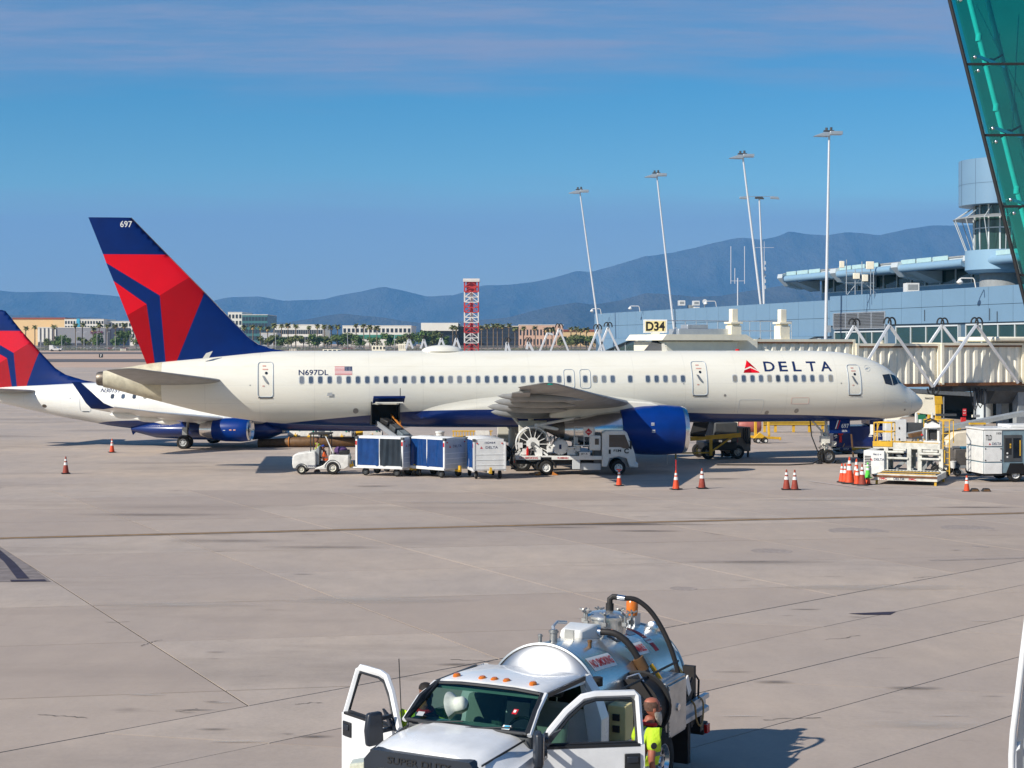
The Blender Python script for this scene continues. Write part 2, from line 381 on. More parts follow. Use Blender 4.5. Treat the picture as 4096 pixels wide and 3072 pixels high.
for u, v, w, h_, m in ((2500, 2098, 9, 1.3, m_oil), (2250, 2110, 5, 1.0, m_tyre), (2900, 2075, 6, 1.0, m_tyre), (900, 2165, 7, 1.6, m_tyre), (1300, 2190, 6, 1.4, m_tyre), (3900, 2030, 6, .9, m_oil), (2600, 2125, 4, 1.0, m_oil), (1500, 1945, 3.6, 1.2, m_oil), (2880, 1915, 4, 1.4, m_oil), (1250, 2950, .9, .25, m_oil), (850, 2810, .6, .2, m_oil), (780, 2842, 1.1, .16, m_oil), (1820, 2660, 1.2, .5, m_oil), (3100, 2730, 1.2, .5, m_oil), (3650, 2755, 1.6, .5, m_oil), (3000, 2250, 7, 1.2, m_tyre), (700, 2420, 6, 1.4, m_pale), (1500, 2400, 7, 2.0, m_pale), (3500, 2350, 8, 1.6, m_pale), (3700, 2900, 3, 1.0, m_pale), (600, 2060, 9, 2.2, m_tyre), (1900, 2010, 10, 2.2, m_pale), (3300, 2000, 9, 2.0, m_pale)): stain(u, v, w, h_, m)
for k in range(24):
    stain(rs_.uniform(100, 4000), rs_.uniform(1990, 3000), rs_.uniform(.3, 1.4), rs_.uniform(.10, .3), rs_.choice((m_oil, m_tyre, m_tyre, m_pale)))

def crack(u0, v0, u1, v1, seed):
    r = random.Random(seed); p, q = gr(u0, v0), gr(u1, v1); n = 14; d = (q-p); sd_ = Vector((-d.y, d.x, 0)).normalized(); pts = []; o_ = 0
    for k in range(n+1):
        o_ += r.uniform(-.04, .04); c = p+d*k/n+sd_*o_; w = .012*r.uniform(.3, 1.2); pts.append((c-sd_*w, c+sd_*w))
    decal('crack', pts, m_joint, .0095)
for k, a in enumerate(((3740, 2305, 3640, 2310), (560, 2585, 640, 2560), (1180, 2820, 1290, 2815), (700, 2845, 790, 2840), (2820, 2130, 2890, 2142), (1800, 2640, 2040, 2655), (420, 2490, 520, 2488), (3300, 2560, 3420, 2540), (3050, 2880, 3250, 2860), (1500, 2860, 1700, 2845), (150, 2860, 330, 2880), (2900, 2250, 3150, 2244))): crack(*a, k)
# ------------------------------------------------------------------ mountains and haze
K = 1.8517
RIDGE = [(-300, 622), (0, 618), (60, 622), (130, 620), (200, 624), (320, 634), (400, 642), (460, 640), (500, 631), (560, 629), (620, 640), (700, 635), (740, 626), (780, 621), (830, 610), (870, 619), (920, 630), (980, 625), (1040, 607), (1100, 605), (1150, 600), (1200, 590), (1245, 575), (1280, 578), (1340, 560), (1395, 541), (1450, 535), (1500, 525), (1560, 512), (1600, 505), (1640, 508), (1680, 500), (1705, 489), (1740, 495), (1780, 498), (1830, 490), (1900, 497), (1960, 485), (2010, 480), (2060, 478), (2120, 474), (2212, 470), (2600, 462)]
def rv(u, tab):
    for (a, p), (b, q) in zip(tab, tab[1:]):
        if u <= b: t = (u-a)/(b-a); return p+(q-p)*t
    return tab[-1][1]
m_mtn, n_, l_, b_ = nodemat('mountain_rock'); tg = n_.new('ShaderNodeNewGeometry'); mq = n_.new('ShaderNodeMapping'); mq.inputs['Scale'].default_value = (1, .55, 1.2); l_.new(tg.outputs['Position'], mq.inputs[0])
nq = n_.new('ShaderNodeTexNoise'); nq.inputs['Scale'].default_value = .0021; nq.inputs['Detail'].default_value = 10; nq.inputs['Roughness'].default_value = .6; l_.new(mq.outputs[0], nq.inputs['Vector'])
rq = n_.new('ShaderNodeValToRGB'); rq.color_ramp.elements[0].position = .35; rq.color_ramp.elements[1].position = .68; rq.color_ramp.elements[0].color = (.03, .03, .028, 1); rq.color_ramp.elements[1].color = (.085, .075, .062, 1); l_.new(nq.outputs[0], rq.inputs[0]); l_.new(rq.outputs[0], b_.inputs['Base Color']); b_.inputs['Roughness'].default_value = .95
bq = n_.new('ShaderNodeBump'); bq.inputs['Strength'].default_value = 1.; bq.inputs['Distance'].default_value = 170; l_.new(nq.outputs[0], bq.inputs['Height']); l_.new(bq.outputs[0], b_.inputs['Normal'])
def mountain(name, tab, Y0, depth, seed, rough=1.):
    rnd = random.Random(seed); ph = [(rnd.uniform(0, 6.3), rnd.uniform(.7, 1.3)) for _ in range(40)]
    n, rows = 300, 26; b = MB(); vs = []
    for r in range(rows+1):
        t = r/rows                                       # 0 foot, 1 crest
        Y = Y0+depth*t
        for k in range(n+1):
            u = (-420+3300*k/n); Yc = Y0+depth
            zc = CH-(rv(u, tab)*K-VH)*Yc/FOC
            x = (u*K-CX)*Yc/FOC
            rid = 0
            for j, (a, s_) in enumerate(ph[:14]):
                w = .0009*1.45**j*s_; rid += abs(sin(x*w+a+t*2.2*sin(x*w*.31+a)))/(1.0+j*.55)
            z = (zc-40)*(t**1.25)*(1-.42*rough*rid*(1-t)*t*2)
            sp = sum(sin(x*.004*(1.7**j)+j*2.1)*10/(1.6**j) for j in range(5))*t*rough
            vs.append((x+120*sin(t*6+x*.001)*(1-t), Y, max(z, 0)+sp*.5-20*(1-t)))
    b.add(vs, [(r*(n+1)+k, r*(n+1)+k+1, (r+1)*(n+1)+k+1, (r+1)*(n+1)+k) for r in range(rows) for k in range(n)])
    o = b.build(name, m_mtn, None, smooth=60, kind='structure'); return o
mountain('mountain_range', RIDGE, 9000, 4200, 3)
FOOT = [(u, 742-(742-v)*.58-8*sin(u*.011)-5*sin(u*.027+1)) for u, v in RIDGE]
mountain('foothills', FOOT, 6300, 1900, 5, .8)
hz = MB().bx(-9000, 11000, -300, 13700, -25, 1120).build('haze', D.materials.new('haze_air'), None, smooth=0, kind='stuff')
hm = hz.data.materials[0]; hm.use_nodes = True; hn = hm.node_tree.nodes; hn.remove(hn['Principled BSDF'])
pv = hn.new('ShaderNodeVolumePrincipled'); pv.inputs['Color'].default_value = (.15, .50, 1.0, 1); pv.inputs['Density'].default_value = 6.0e-5; pv.inputs['Anisotropy'].default_value = .0
hm.node_tree.links.new(pv.outputs[0], hn['Material Output'].inputs['Volume'])
# ------------------------------------------------------------------ airliners
def pchip(tab):
    xs = [t[0] for t in tab]; ys = [t[1:] for t in tab]; n = len(xs); m = len(ys[0])
    dl = [[(ys[i+1][j]-ys[i][j])/(xs[i+1]-xs[i]) for j in range(m)] for i in range(n-1)]
    sl_ = [[0]*m for _ in range(n)]
    for j in range(m):
        sl_[0][j] = dl[0][j]; sl_[-1][j] = dl[-1][j]
        for i in range(1, n-1):
            a, b = dl[i-1][j], dl[i][j]; sl_[i][j] = 0 if a*b <= 0 else 2*a*b/(a+b)
    def f(x):
        x = min(max(x, xs[0]), xs[-1]); i = 0
        while i < n-2 and x > xs[i+1]: i += 1
        h = xs[i+1]-xs[i]; t = (x-xs[i])/h
        return [ys[i][j]*(1+2*t)*(1-t)**2+sl_[i][j]*h*t*(1-t)**2+ys[i+1][j]*t*t*(3-2*t)+sl_[i+1][j]*h*t*t*(t-1) for j in range(m)]
    return f
def livery(name, curve, x0, x1, z0, z1, white, blue):
    """aircraft paint: white above, blue belly below a line given by a float curve over the length; oily streaks"""
    m, n, l, b = nodemat(name); t = n.new('ShaderNodeTexCoord'); s = n.new('ShaderNodeSeparateXYZ'); l.new(t.outputs['Object'], s.inputs[0])
    mr = n.new('ShaderNodeMapRange'); mr.inputs[1].default_value = x0; mr.inputs[2].default_value = x1; l.new(s.outputs[0], mr.inputs[0])
    fc = n.new('ShaderNodeFloatCurve'); l.new(mr.outputs[0], fc.inputs[1]); cv = fc.mapping.curves[0]
    for k, (x, z) in enumerate(curve):
        p = ((x-x0)/(x1-x0), (z-z0)/(z1-z0))
        if k < 2: cv.points[k].location = p
        else: cv.points.new(*p)
    fc.mapping.update()
    zr = n.new('ShaderNodeMapRange'); zr.inputs[1].default_value = z0; zr.inputs[2].default_value = z1; zr.clamp = False; l.new(s.outputs[2], zr.inputs[0])
    lt = n.new('ShaderNodeMath'); lt.operation = 'LESS_THAN'; l.new(zr.outputs[0], lt.inputs[0]); l.new(fc.outputs[0], lt.inputs[1])
    no = n.new('ShaderNodeTexNoise'); no.inputs['Scale'].default_value = 1.4; no.inputs['Detail'].default_value = 8; no.inputs['Roughness'].default_value = .65
    mp = n.new('ShaderNodeMapping'); mp.inputs['Scale'].default_value = (.25, 1, 1.4); l.new(t.outputs['Object'], mp.inputs[0]); l.new(mp.outputs[0], no.inputs['Vector'])
    dr = n.new('ShaderNodeMapRange'); dr.inputs[1].default_value = .48; dr.inputs[2].default_value = .78; dr.inputs[4].default_value = .3; l.new(no.outputs[0], dr.inputs[0])
    c1 = n.new('ShaderNodeMix'); c1.data_type = 'RGBA'; c1.inputs[6].default_value = (*white, 1); c1.inputs[7].default_value = (white[0]*.78, white[1]*.72, white[2]*.6, 1); l.new(dr.outputs[0], c1.inputs[0])
    c2 = n.new('ShaderNodeMix'); c2.data_type = 'RGBA'; l.new(lt.outputs[0], c2.inputs[0]); l.new(c1.outputs[2], c2.inputs[6]); c2.inputs[7].default_value = (*blue, 1)
    def M(op, a, c):
        q = n.new('ShaderNodeMath'); q.operation = op
        for k, w in enumerate((a, c)):
            if isinstance(w, (int, float)): q.inputs[k].default_value = w
            else: l.new(w, q.inputs[k])
        return q.outputs[0]
    # faint skin joints: thin lines across and along the hull
    jx = M('LESS_THAN', M('FRACT', M('DIVIDE', s.outputs[0], 2.9), 0), .007); jz = M('LESS_THAN', M('FRACT', M('DIVIDE', M('ADD', s.outputs[2], .31), .98), 0), .014)
    jj = M('MULTIPLY', M('MAXIMUM', jx, jz), .17)
    cj = n.new('ShaderNodeMix'); cj.data_type = 'RGBA'; l.new(jj, cj.inputs[0]); l.new(c2.outputs[2], cj.inputs[6]); cj.inputs[7].default_value = (.10, .10, .09, 1); c2 = cj
    l.new(c2.outputs[2], b.inputs['Base Color']); b.inputs['Roughness'].default_value = .33; b.inputs['Coat Weight'].default_value = .25; b.inputs['Coat Roughness'].default_value = .12
    n2 = n.new('ShaderNodeTexNoise'); n2.inputs['Scale'].default_value = .9; n2.inputs['Detail'].default_value = 3; l.new(mp.outputs[0], n2.inputs['Vector'])
    bp = n.new('ShaderNodeBump'); bp.inputs['Strength'].default_value = .12; bp.inputs['Distance'].default_value = .03; l.new(n2.outputs[0], bp.inputs['Height']); l.new(bp.outputs[0], b.inputs['Normal'])
    return m
WHITE = (.80, .775, .68); NAVY = (.0015, .021, .14)
m_navy = mat('navy_paint', NAVY, .42, var=.15, scale=1.2, spec=.22)
m_eng = mat('engine_cowl_blue', (.001, .030, .20), .35, var=.2, scale=1.3, spec=.3)
m_red1 = mat('tail_bright_red', (.74, .005, .018), .45, var=.06, scale=.8, spec=.2)
m_red2 = mat('tail_dark_red', (.38, .002, .008), .45, var=.08, scale=.8, spec=.2)
m_white = mat('aircraft_white', WHITE, .35, var=.12, scale=1.2, coat=.2)
m_tailw = mat('tail_cone_cream', (.66, .60, .44), .45, var=.3, scale=2.0)
m_wgrey = mat('wing_grey', (.29, .29, .28), .4, var=.2, scale=1.5)
m_chrome = mat('polished_metal', (.75, .75, .76), .22, 1., var=.15, scale=3)
m_steel = mat('dull_metal', (.38, .38, .37), .45, .8, var=.3, scale=5)
m_exh = mat('hot_exhaust_metal', (.20, .17, .14), .5, .8, var=.4, scale=6)
m_glass = mat('cabin_glass', (.085, .115, .165), .12, var=.25, scale=1.1, spec=.8)
_n = m_glass.node_tree.nodes; _l = m_glass.node_tree.links; _oi = _n.new('ShaderNodeObjectInfo'); _cr = _n.new('ShaderNodeValToRGB'); _cr.color_ramp.interpolation = 'CONSTANT'
_cr.color_ramp.elements[0].color = (.075, .105, .155, 1); _cr.color_ramp.elements[1].color = (.20, .22, .25, 1); _cr.color_ramp.elements[1].position = .72
for _p, _c in ((.30, (.045, .06, .085, 1)), (.5, (.11, .145, .20, 1)), (.88, (.26, .25, .22, 1))): _e = _cr.color_ramp.elements.new(_p); _e.color = _c
_l.new(_oi.outputs['Random'], _cr.inputs[0]); _l.new(_cr.outputs[0], _n['Principled BSDF'].inputs['Base Color'])
m_cock = mat('cockpit_glass', (.012, .016, .022), .05, var=0, spec=1.)
m_frame = mat('window_frame_grey', (.50, .52, .53), .4, .2, var=.1)
m_dark = mat('black_void', (.006, .006, .007), .9, var=0)
m_rub = mat('tyre_rubber', (.016, .015, .014), .85, var=.3, scale=9)
m_black = mat('black_plastic', (.018, .018, .019), .55, var=.2, scale=6)
m_outline = mat('door_outline_grey', (.40, .45, .50), .5, var=.1)
m_txnavy = mat('navy_lettering', (.006, .02, .09), .5, var=0)
m_txwhite = mat('white_lettering', (.78, .78, .76), .5, var=0)
m_txred = mat('red_lettering', (.50, .012, .02), .5, var=0)
m_txblack = mat('black_lettering', (.012, .012, .015), .5, var=0)
m_txpink = mat('faded_red_placard', (.62, .33, .27), .6, var=.1)
m_green = mat('green_lens', (.01, .30, .22), .2, var=0, spec=.8)
m_amber = mat('amber_lens', (.62, .16, .012), .25, var=.1, spec=.8)
m_redl = mat('red_lens', (.55, .012, .012), .25, var=0, spec=.8)

def wheel(name, parent, c, r, w, ax='y', rim=m_steel, n=28, hub=.55):
    """tyre with a rim and hub as its child"""
    t = MB().lathe([(r*hub, -w/2), (r*.86, -w/2), (r*.97, -w*.36), (r, -w*.15), (r, w*.15), (r*.97, w*.36), (r*.86, w/2), (r*hub, w/2)], (0, 0, 0), ax, n, cap=False).build(name, m_rub, parent, loc=c, smooth=40)
    b = MB().lathe([(.001, -w*.38), (r*hub*.3, -w*.42), (r*hub*.36, -w*.30), (r*hub*.8, -w*.28), (r*hub*.93, -w*.47), (r*hub*1.02, -w*.48), (r*hub*1.02, w*.48), (r*hub*.93, w*.47), (r*hub*.8, w*.28), (r*hub*.36, w*.3), (r*hub*.3, w*.42), (.001, w*.38)], (0, 0, 0), ax, n, 0)
    for k in range(8):
        a = 2*pi*k/8; q = r*hub*.6
        o = {'y': (q*sin(a), 0, q*cos(a)), 'x': (0, q*cos(a), q*sin(a))}[ax]; e = {'y': (0, w*.32, 0), 'x': (w*.32, 0, 0)}[ax]
        b.cyl(Vector(o)-Vector(e), Vector(o)+Vector(e), r*.07, n=6, i=1)
    b.build('rim', [rim, m_black], t, smooth=40); return t

class Hull:
    """fuselage with local x forward (nose at x=0), stations s=-x"""
    def __init__(s, tab, p=2.0): s.f = pchip(tab); s.p = p
    def y(s, x, z, off=.0):
        zt, zb, w = s.f(-x); c = (zt+zb)/2; h = max((zt-zb)/2, .01); q = min(1, abs((z-c)/h))
        return -(w*(1-q**s.p)**(1/s.p)+off)
    def pt(s, x, z, off=.008): return Vector((x, s.y(x, z, off), z))
    def ring(s, x, angs):
        zt, zb, w = s.f(-x); c = (zt+zb)/2; h = (zt-zb)/2
        return [(x, w*sin(a), c+h*cos(a)) for a in angs]
    def poly(s, name, pts, m, parent, off=.01, step=.18, n=None):
        """a patch of the skin outlined by pts [(x, z)]"""
        bm = bmesh.new(); bm.faces.new([bm.verts.new((p[0], 0, p[1])) for p in pts])
        xs = [p[0] for p in pts]; zs = [p[1] for p in pts]
        z = min(zs)+step
        while z < max(zs): bmesh.ops.bisect_plane(bm, geom=bm.verts[:]+bm.edges[:]+bm.faces[:], plane_co=(0, 0, z), plane_no=(0, 0, 1)); z += step
        x = min(xs)+step*2
        while x < max(xs): bmesh.ops.bisect_plane(bm, geom=bm.verts[:]+bm.edges[:]+bm.faces[:], plane_co=(x, 0, 0), plane_no=(1, 0, 0)); x += step*2
        for v in bm.verts: v.co.y = s.y(v.co.x, v.co.z, off)
        me = D.meshes.new(name); bm.to_mesh(me); bm.free(); me.materials.append(m)
        me.polygons.foreach_set('use_smooth', [True]*len(me.polygons)); return place(name, me, parent)
    def line(s, name, pts, r, m, parent, closed=True, off=.002):
        """thin raised bead following the skin"""
        q = []
        for k in range(len(pts) if closed else len(pts)-1):
            a, b = Vector(pts[k]), Vector(pts[(k+1) % len(pts)]); n = max(1, int((b-a).length/.12))
            q += [s.pt(*(a+(b-a)*j/n), off) for j in range(n)]
        q.append(s.pt(*pts[0 if closed else -1], off))
        return MB().tube(q, r, 5).build(name, m, parent)
def rrect(x0, x1, z0, z1, r, n=3):
    pts = []
    for cx_, cz_, a in ((x1-r, z1-r, 0), (x0+r, z1-r, 90), (x0+r, z0+r, 180), (x1-r, z0+r, 270)):
        pts += [(cx_+r*cos(radians(a+90*k/n)), cz_+r*sin(radians(a+90*k/n))) for k in range(n+1)]
    return pts
def finskin(name, polys, le, te, thick, mats, parent, names):
    """vertical fin: livery polygons (s, z) mapped on both sides of an aerofoil"""
    def ed(tab, z):
        for (z0, s0), (z1, s1) in zip(tab, tab[1:]):
            if z >= z1: return s0+(s1-s0)*(z-z0)/(z1-z0)
        return tab[-1][1]
    def t(x, z):
        a, b = ed(le, z), ed(te, z); q = min(1, max(0, (-x-a)/(b-a+1e-6))); return thick(z)*(b-a)*(1.9*sqrt(q)*(1-q)+.35*q*(1-q)+.012*q)
    fin = None
    for nm, pts, m in zip(names, polys, mats):
        vs = []; fs = []
        for side in (-1, 1):
            bm = bmesh.new(); bm.faces.new([bm.verts.new((-p[0], 0, p[1])) for p in pts])
            zz_ = sorted(p[1] for p in pts); xx = sorted(-p[0] for p in pts)
            k = math.floor(zz_[0]/.3)*.3
            while k < zz_[-1]: bmesh.ops.bisect_plane(bm, geom=bm.verts[:]+bm.edges[:]+bm.faces[:], plane_co=(0, 0, k), plane_no=(0, 0, 1)); k += .3
            k = math.floor(xx[0]/.3)*.3
            while k < xx[-1]: bmesh.ops.bisect_plane(bm, geom=bm.verts[:]+bm.edges[:]+bm.faces[:], plane_co=(k, 0, 0), plane_no=(1, 0, 0)); k += .3
            o = len(vs); bm.verts.index_update()
            vs += [(v.co.x, side*t(v.co.x, v.co.z), v.co.z) for v in bm.verts]; fs += [[o+v.index for v in f.verts] for f in bm.faces]; bm.free()
        b = MB().add(vs, fs); me = D.meshes.new(nm); me.from_pydata(vs, [], fs); me.materials.append(m)
        bm = bmesh.new(); bm.from_mesh(me); bmesh.ops.remove_doubles(bm, verts=bm.verts, dist=.0005); bmesh.ops.recalc_face_normals(bm, faces=bm.faces); bm.to_mesh(me); bm.free()
        me.polygons.foreach_set('use_smooth', [True]*len(me.polygons))
        o = place(nm, me, parent if fin is None else fin)
        if fin is None: fin = o
    return fin, t
def foil(secs, n=12):
    """rings of an aerofoil: secs of (le point, te point, relative thickness)"""
    rings = []
    for le, te, th in secs:
        le, te = Vector(le), Vector(te); c = (te-le); L = c.length; up = Vector((0, 0, 1)); rg = []
        for k in range(2*n):
            a = 2*pi*k/(2*n); q = (1-cos(a))/2; y = th*L*(1.48*sqrt(q)-.63*q-1.76*q*q+1.42*q**3-.51*q**4)
            rg.append(le+c*q+up*(y*(1. if a < pi else -.75)))
        rings.append(rg)
    return rings
DELTA = [(-.5, 0), (0, 1), (.5, 0)]
def widget(parent, x, z, w, h, fn, m=None, m2=None, hull=None):
    """red triangle emblem of two facets above and a swept base, bent onto a surface by fn(x, z)"""
    F_ = ((0, [(.33, 1), (.10, .32), (.47, .52)]), (1, [(.33, 1), (.47, .52), (.87, .22)]), (1, [(0, 0), (.07, .20), (.47, .38), (.5, 0)]), (0, [(.5, 0), (.47, .38), (.95, .10), (1, 0)]))
    mm_ = (m or m_red1, m2 or m_red2)
    if hull:
        e = thing('emblem', None, None, parent=parent)
        for i, pts in F_: hull.poly('emblem_facet', [(x+(p[0]-.5)*w, z+p[1]*h) for p in pts], mm_[i], e, .012, .08)
        return e
    b = MB()
    for i, pts in F_: b.add([fn(x+(p[0]-.5)*w, z+p[1]*h) for p in pts], [tuple(range(len(pts)))], i)
    return b.build('emblem', mm_, parent, smooth=0)

# ---- the large twin jet in the middle
S = thing('airliner', 'large white twin-engine airliner with navy belly and red-and-blue tail, parked across the middle', 'airplane', (23.67, 89.36, g(88.6)), radians(8))
H = Hull([(0, 3.42, 3.36, .03), (.12, 3.62, 3.13, .30), (.3, 3.80, 2.94, .48), (.7, 4.15, 2.76, .74), (1.3, 4.52, 2.61, 1.03), (1.75, 5.04, 2.54, 1.22), (2.2, 5.42, 2.50, 1.38), (2.8, 5.75, 2.46, 1.55), (3.35, 5.97, 2.43, 1.66), (4, 6.14, 2.41, 1.75), (4.7, 6.29, 2.39, 1.82), (5.7, 6.38, 2.38, 1.87), (7, 6.42, 2.38, 1.88), (15, 6.42, 2.38, 1.88), (24, 6.42, 2.27, 1.88), (28, 6.42, 2.25, 1.88), (32, 6.42, 2.28, 1.88), (35, 6.42, 2.38, 1.82), (36.9, 6.40, 2.51, 1.68), (39, 6.24, 2.78, 1.42), (40.5, 6.08, 3.06, 1.22), (43.15, 5.80, 3.74, .80), (45.3, 5.46, 4.33, .48), (45.55, 5.42, 4.40, .46)])
bl = [(-46.4, 2.2), (-38, 2.2), (-36.1, 2.53), (-34.9, 2.67), (-32.9, 2.87), (-31.7, 2.97), (-29.6, 3.15), (-27.6, 3.22), (-20, 3.22), (-13.7, 2.96), (-11, 2.88), (-8.2, 2.82), (-4.8, 2.70), (-2.8, 2.58), (-1.5, 2.3), (0, 2.2)]
m_liv = livery('airliner_livery', bl, -46.4, 0, 2.0, 4.0, WHITE, NAVY)
ANG = [2*pi*k/64 for k in range(64)]
zc_, hh_ = (6.42+H.f(31)[1])/2, (6.42-H.f(31)[1])/2
def zang(z): return 2*pi-math.acos((z-zc_)/hh_)
HT, HB = 3.54, 2.52                                     # cargo door opening
ANG = sorted([a for a in ANG if abs(a-zang(HT)) > .05 and abs(a-zang(HB)) > .05]+[zang(HT), zang(HB)])
SS = [0, .05, .12, .2, .3, .45, .6, .8, 1, 1.2, 1.4, 1.6, 1.8, 2, 2.3, 2.6, 3, 3.4, 4, 4.6, 5.2, 6, 7, 9, 12, 15, 18, 21, 24, 27, 29, 30.29, 31.75, 33, 34, 35, 36, 37, 38, 39, 40, 41, 42, 43, 44, 44.8, 45.3, 45.55]
i0 = SS.index(30.29); kA = ANG.index(zang(HB)); kB = ANG.index(zang(HT))
b = MB().loft([H.ring(-s_, ANG) for s_ in SS], skip=lambda a, k: a == i0 and kA <= k < kB)
fus = b.build('fuselage', m_liv, S, smooth=50)
b = MB(); b.bx(-31.75, -30.29, -1.75, -.2, 2.45, 2.5).bx(-31.75, -30.29, -.25, -.2, 2.5, 3.7).bx(-31.80, -31.75, -1.85, -.2, 2.45, 3.7).bx(-30.29, -30.24, -1.85, -.2, 2.45, 3.7).bx(-31.75, -30.29, -1.7, -.2, 3.6, 3.7)
b.build('cargo_hold', m_black, S, smooth=0)
# open cargo door, hinged at its top edge
b = MB(); rg = []
for x in (-31.72, -30.05):
    o = [(-1.80-.35-1.05*sin(k/6*1.25), 3.70+.30*sin(k/6*pi*.55)) for k in range(7)]
    rg.append([(x, y, z+.05) for y, z in o]+[(x, y+.02, z-.06) for y, z in reversed(o)])
b.loft(rg); cd = b.build('cargo_door', m_navy, S, smooth=50)
MB().bx(-31.5, -31.38, -2.3, -1.8, 3.55, 3.72).bx(-30.45, -30.33, -2.3, -1.8, 3.55, 3.72).bx(-31.6, -30.15, -3.05, -2.6, 3.66, 3.72).build('door_liner', m_white, cd, smooth=0)
MB().cyl((-30.30, -2.9, 3.9), (-30.30, -2.9, 4.45), .02, n=6).build('prop_rod', m_black, cd)
# tail cone and exhaust
MB().loft([[(p[0], p[1]*1.006, p[2]+.003*(1 if p[2] > 4.8 else -1)) for p in H.ring(-q_, ANG)] for q_ in (42.9, 43.4, 44, 44.6, 45.1, 45.56)], cap=False).build('tail_cone', m_tailw, S, smooth=60)
MB().loft([H.ring(-45.55, ANG), [(-45.98, p[1]*.86, (p[2]-4.91)*.86+4.92) for p in H.ring(-45.55, ANG)]]).build('exhaust_fairing', m_tailw, S)
MB().lathe([(.30, -46.34), (.36, -46.25), (.40, -45.98), (.25, -45.9), (.24, -46.34)], (0, 0, 4.94), 'x', 24, cap=False).build('exhaust_pipe', m_exh, S)
# wing-body fairing
def fair(s_):
    t_ = (s_-14.4)/(30.1-14.4); k = max(0., sin(pi*t_))**.6; zt, zb, w = H.f(s_); top = 3.0+1.08*max(0., sin(pi*min(1, max(0, (s_-14.6)/14.6))))**.55; bot = zb-.10*k; n_ = 40; R_ = []
    for j in range(n_+1):
        q = j/n_; e = min(q, 1-q)*2; z = top-(top-bot)*(1-(1-e)**1.6 if False else e**.8)
        hy = -H.y(-s_, max(z, zb+.005), .012)
        bx_ = 1.97*max(0., 1-min(1, abs((z-3.5)/(3.5-bot+.001)) if z < 3.5 else 0)**3.4)**(1/3.4)
        yy = max(hy, hy+(bx_-hy)*k*min(1., (top-z)*2.2))
        R_.append((-s_, yy if q <= .5 else -yy, z))
    return R_
MB().loft([fair(14.4+15.7*k/40) for k in range(41)], closed=False, cap=False).build('wing_fairing', m_liv, S, smooth=60)
# wings, flap fairings, engines
def wing(sd):
    L = [(1.2, 16.05, 24.5, 3.02, .12), (1.9, 16.4, 24.5, 3.1, .12), (7, 18.9, 24.75, 3.66, .105), (12, 21.35, 25.3, 4.2, .10), (18.4, 24.46, 26.15, 4.93, .10), (18.85, 24.75, 26.28, 4.98, .07), (19.0, 25.1, 26.3, 5.0, .04)]
    nm = 'wing'
    w = MB().loft(foil([((-a, sd*l_, z+.12), (-c, sd*l_, z-.06), th) for l_, a, c, z, th in L], 14)).build(nm, m_wgrey, S, smooth=60)
    for l_, tip, z, r in ((15.4, 26.75, 4.44, .17), (12.0, 26.45, 4.06, .20), (9.0, 26.4, 3.70, .22), (5.6, 25.8, 3.28, .24)):
        pr = [(.001, 0), (r*.5, -.25), (r*.85, -.8), (r, -1.6), (r*.9, -2.5), (r*.6, -3.3), (.02, -4.0)]
        b_ = MB(); b_.lathe([(q, h_) for q, h_ in pr], (0, 0, 0), 'x', 14)
        b_.v = [(-(x), y*.75, zz_*1.15+.0) for x, y, zz_ in b_.v]
        b_.build('flap_track_fairing', m_wgrey, w, loc=(-tip, sd*l_, z+.0), rot=(0, radians(3), 0), smooth=60)
    # slat line and spoiler panels on the underside are left to the loft; navigation light at the tip
    MB().ball((-24.9, sd*18.93, 5.05), (.15, .04, .04), 10).build('navigation_light', m_green if sd < 0 else m_redl, w)
    b_ = MB().bar((-24.85, sd*7.2, 3.53), (-25.95, sd*7.2, 3.37), .02, 5.0, up=(0, 1, .11)); 
    # aileron / flap panels with a gap of their own
    for (l0, l1, s0, s1, z0, z1) in ((2.2, 6.8, 24.55, 24.8, 3.08, 3.58), (7.2, 13.4, 24.8, 25.5, 3.62, 4.28), (13.7, 17.6, 25.52, 26.05, 4.32, 4.76)):
        MB().loft([[(-s0+.5, sd*l0, z0+.05), (-s0-.42, sd*l0, z0-.13), (-s0-.40, sd*l0, z0-.17), (-s0+.5, sd*l0, z0-.14)], [(-s1+.5, sd*l1, z1+.05), (-s1-.32, sd*l1, z1-.10), (-s1-.30, sd*l1, z1-.13), (-s1+.5, sd*l1, z1-.11)]]).build('flap', m_wgrey, w)
    return w
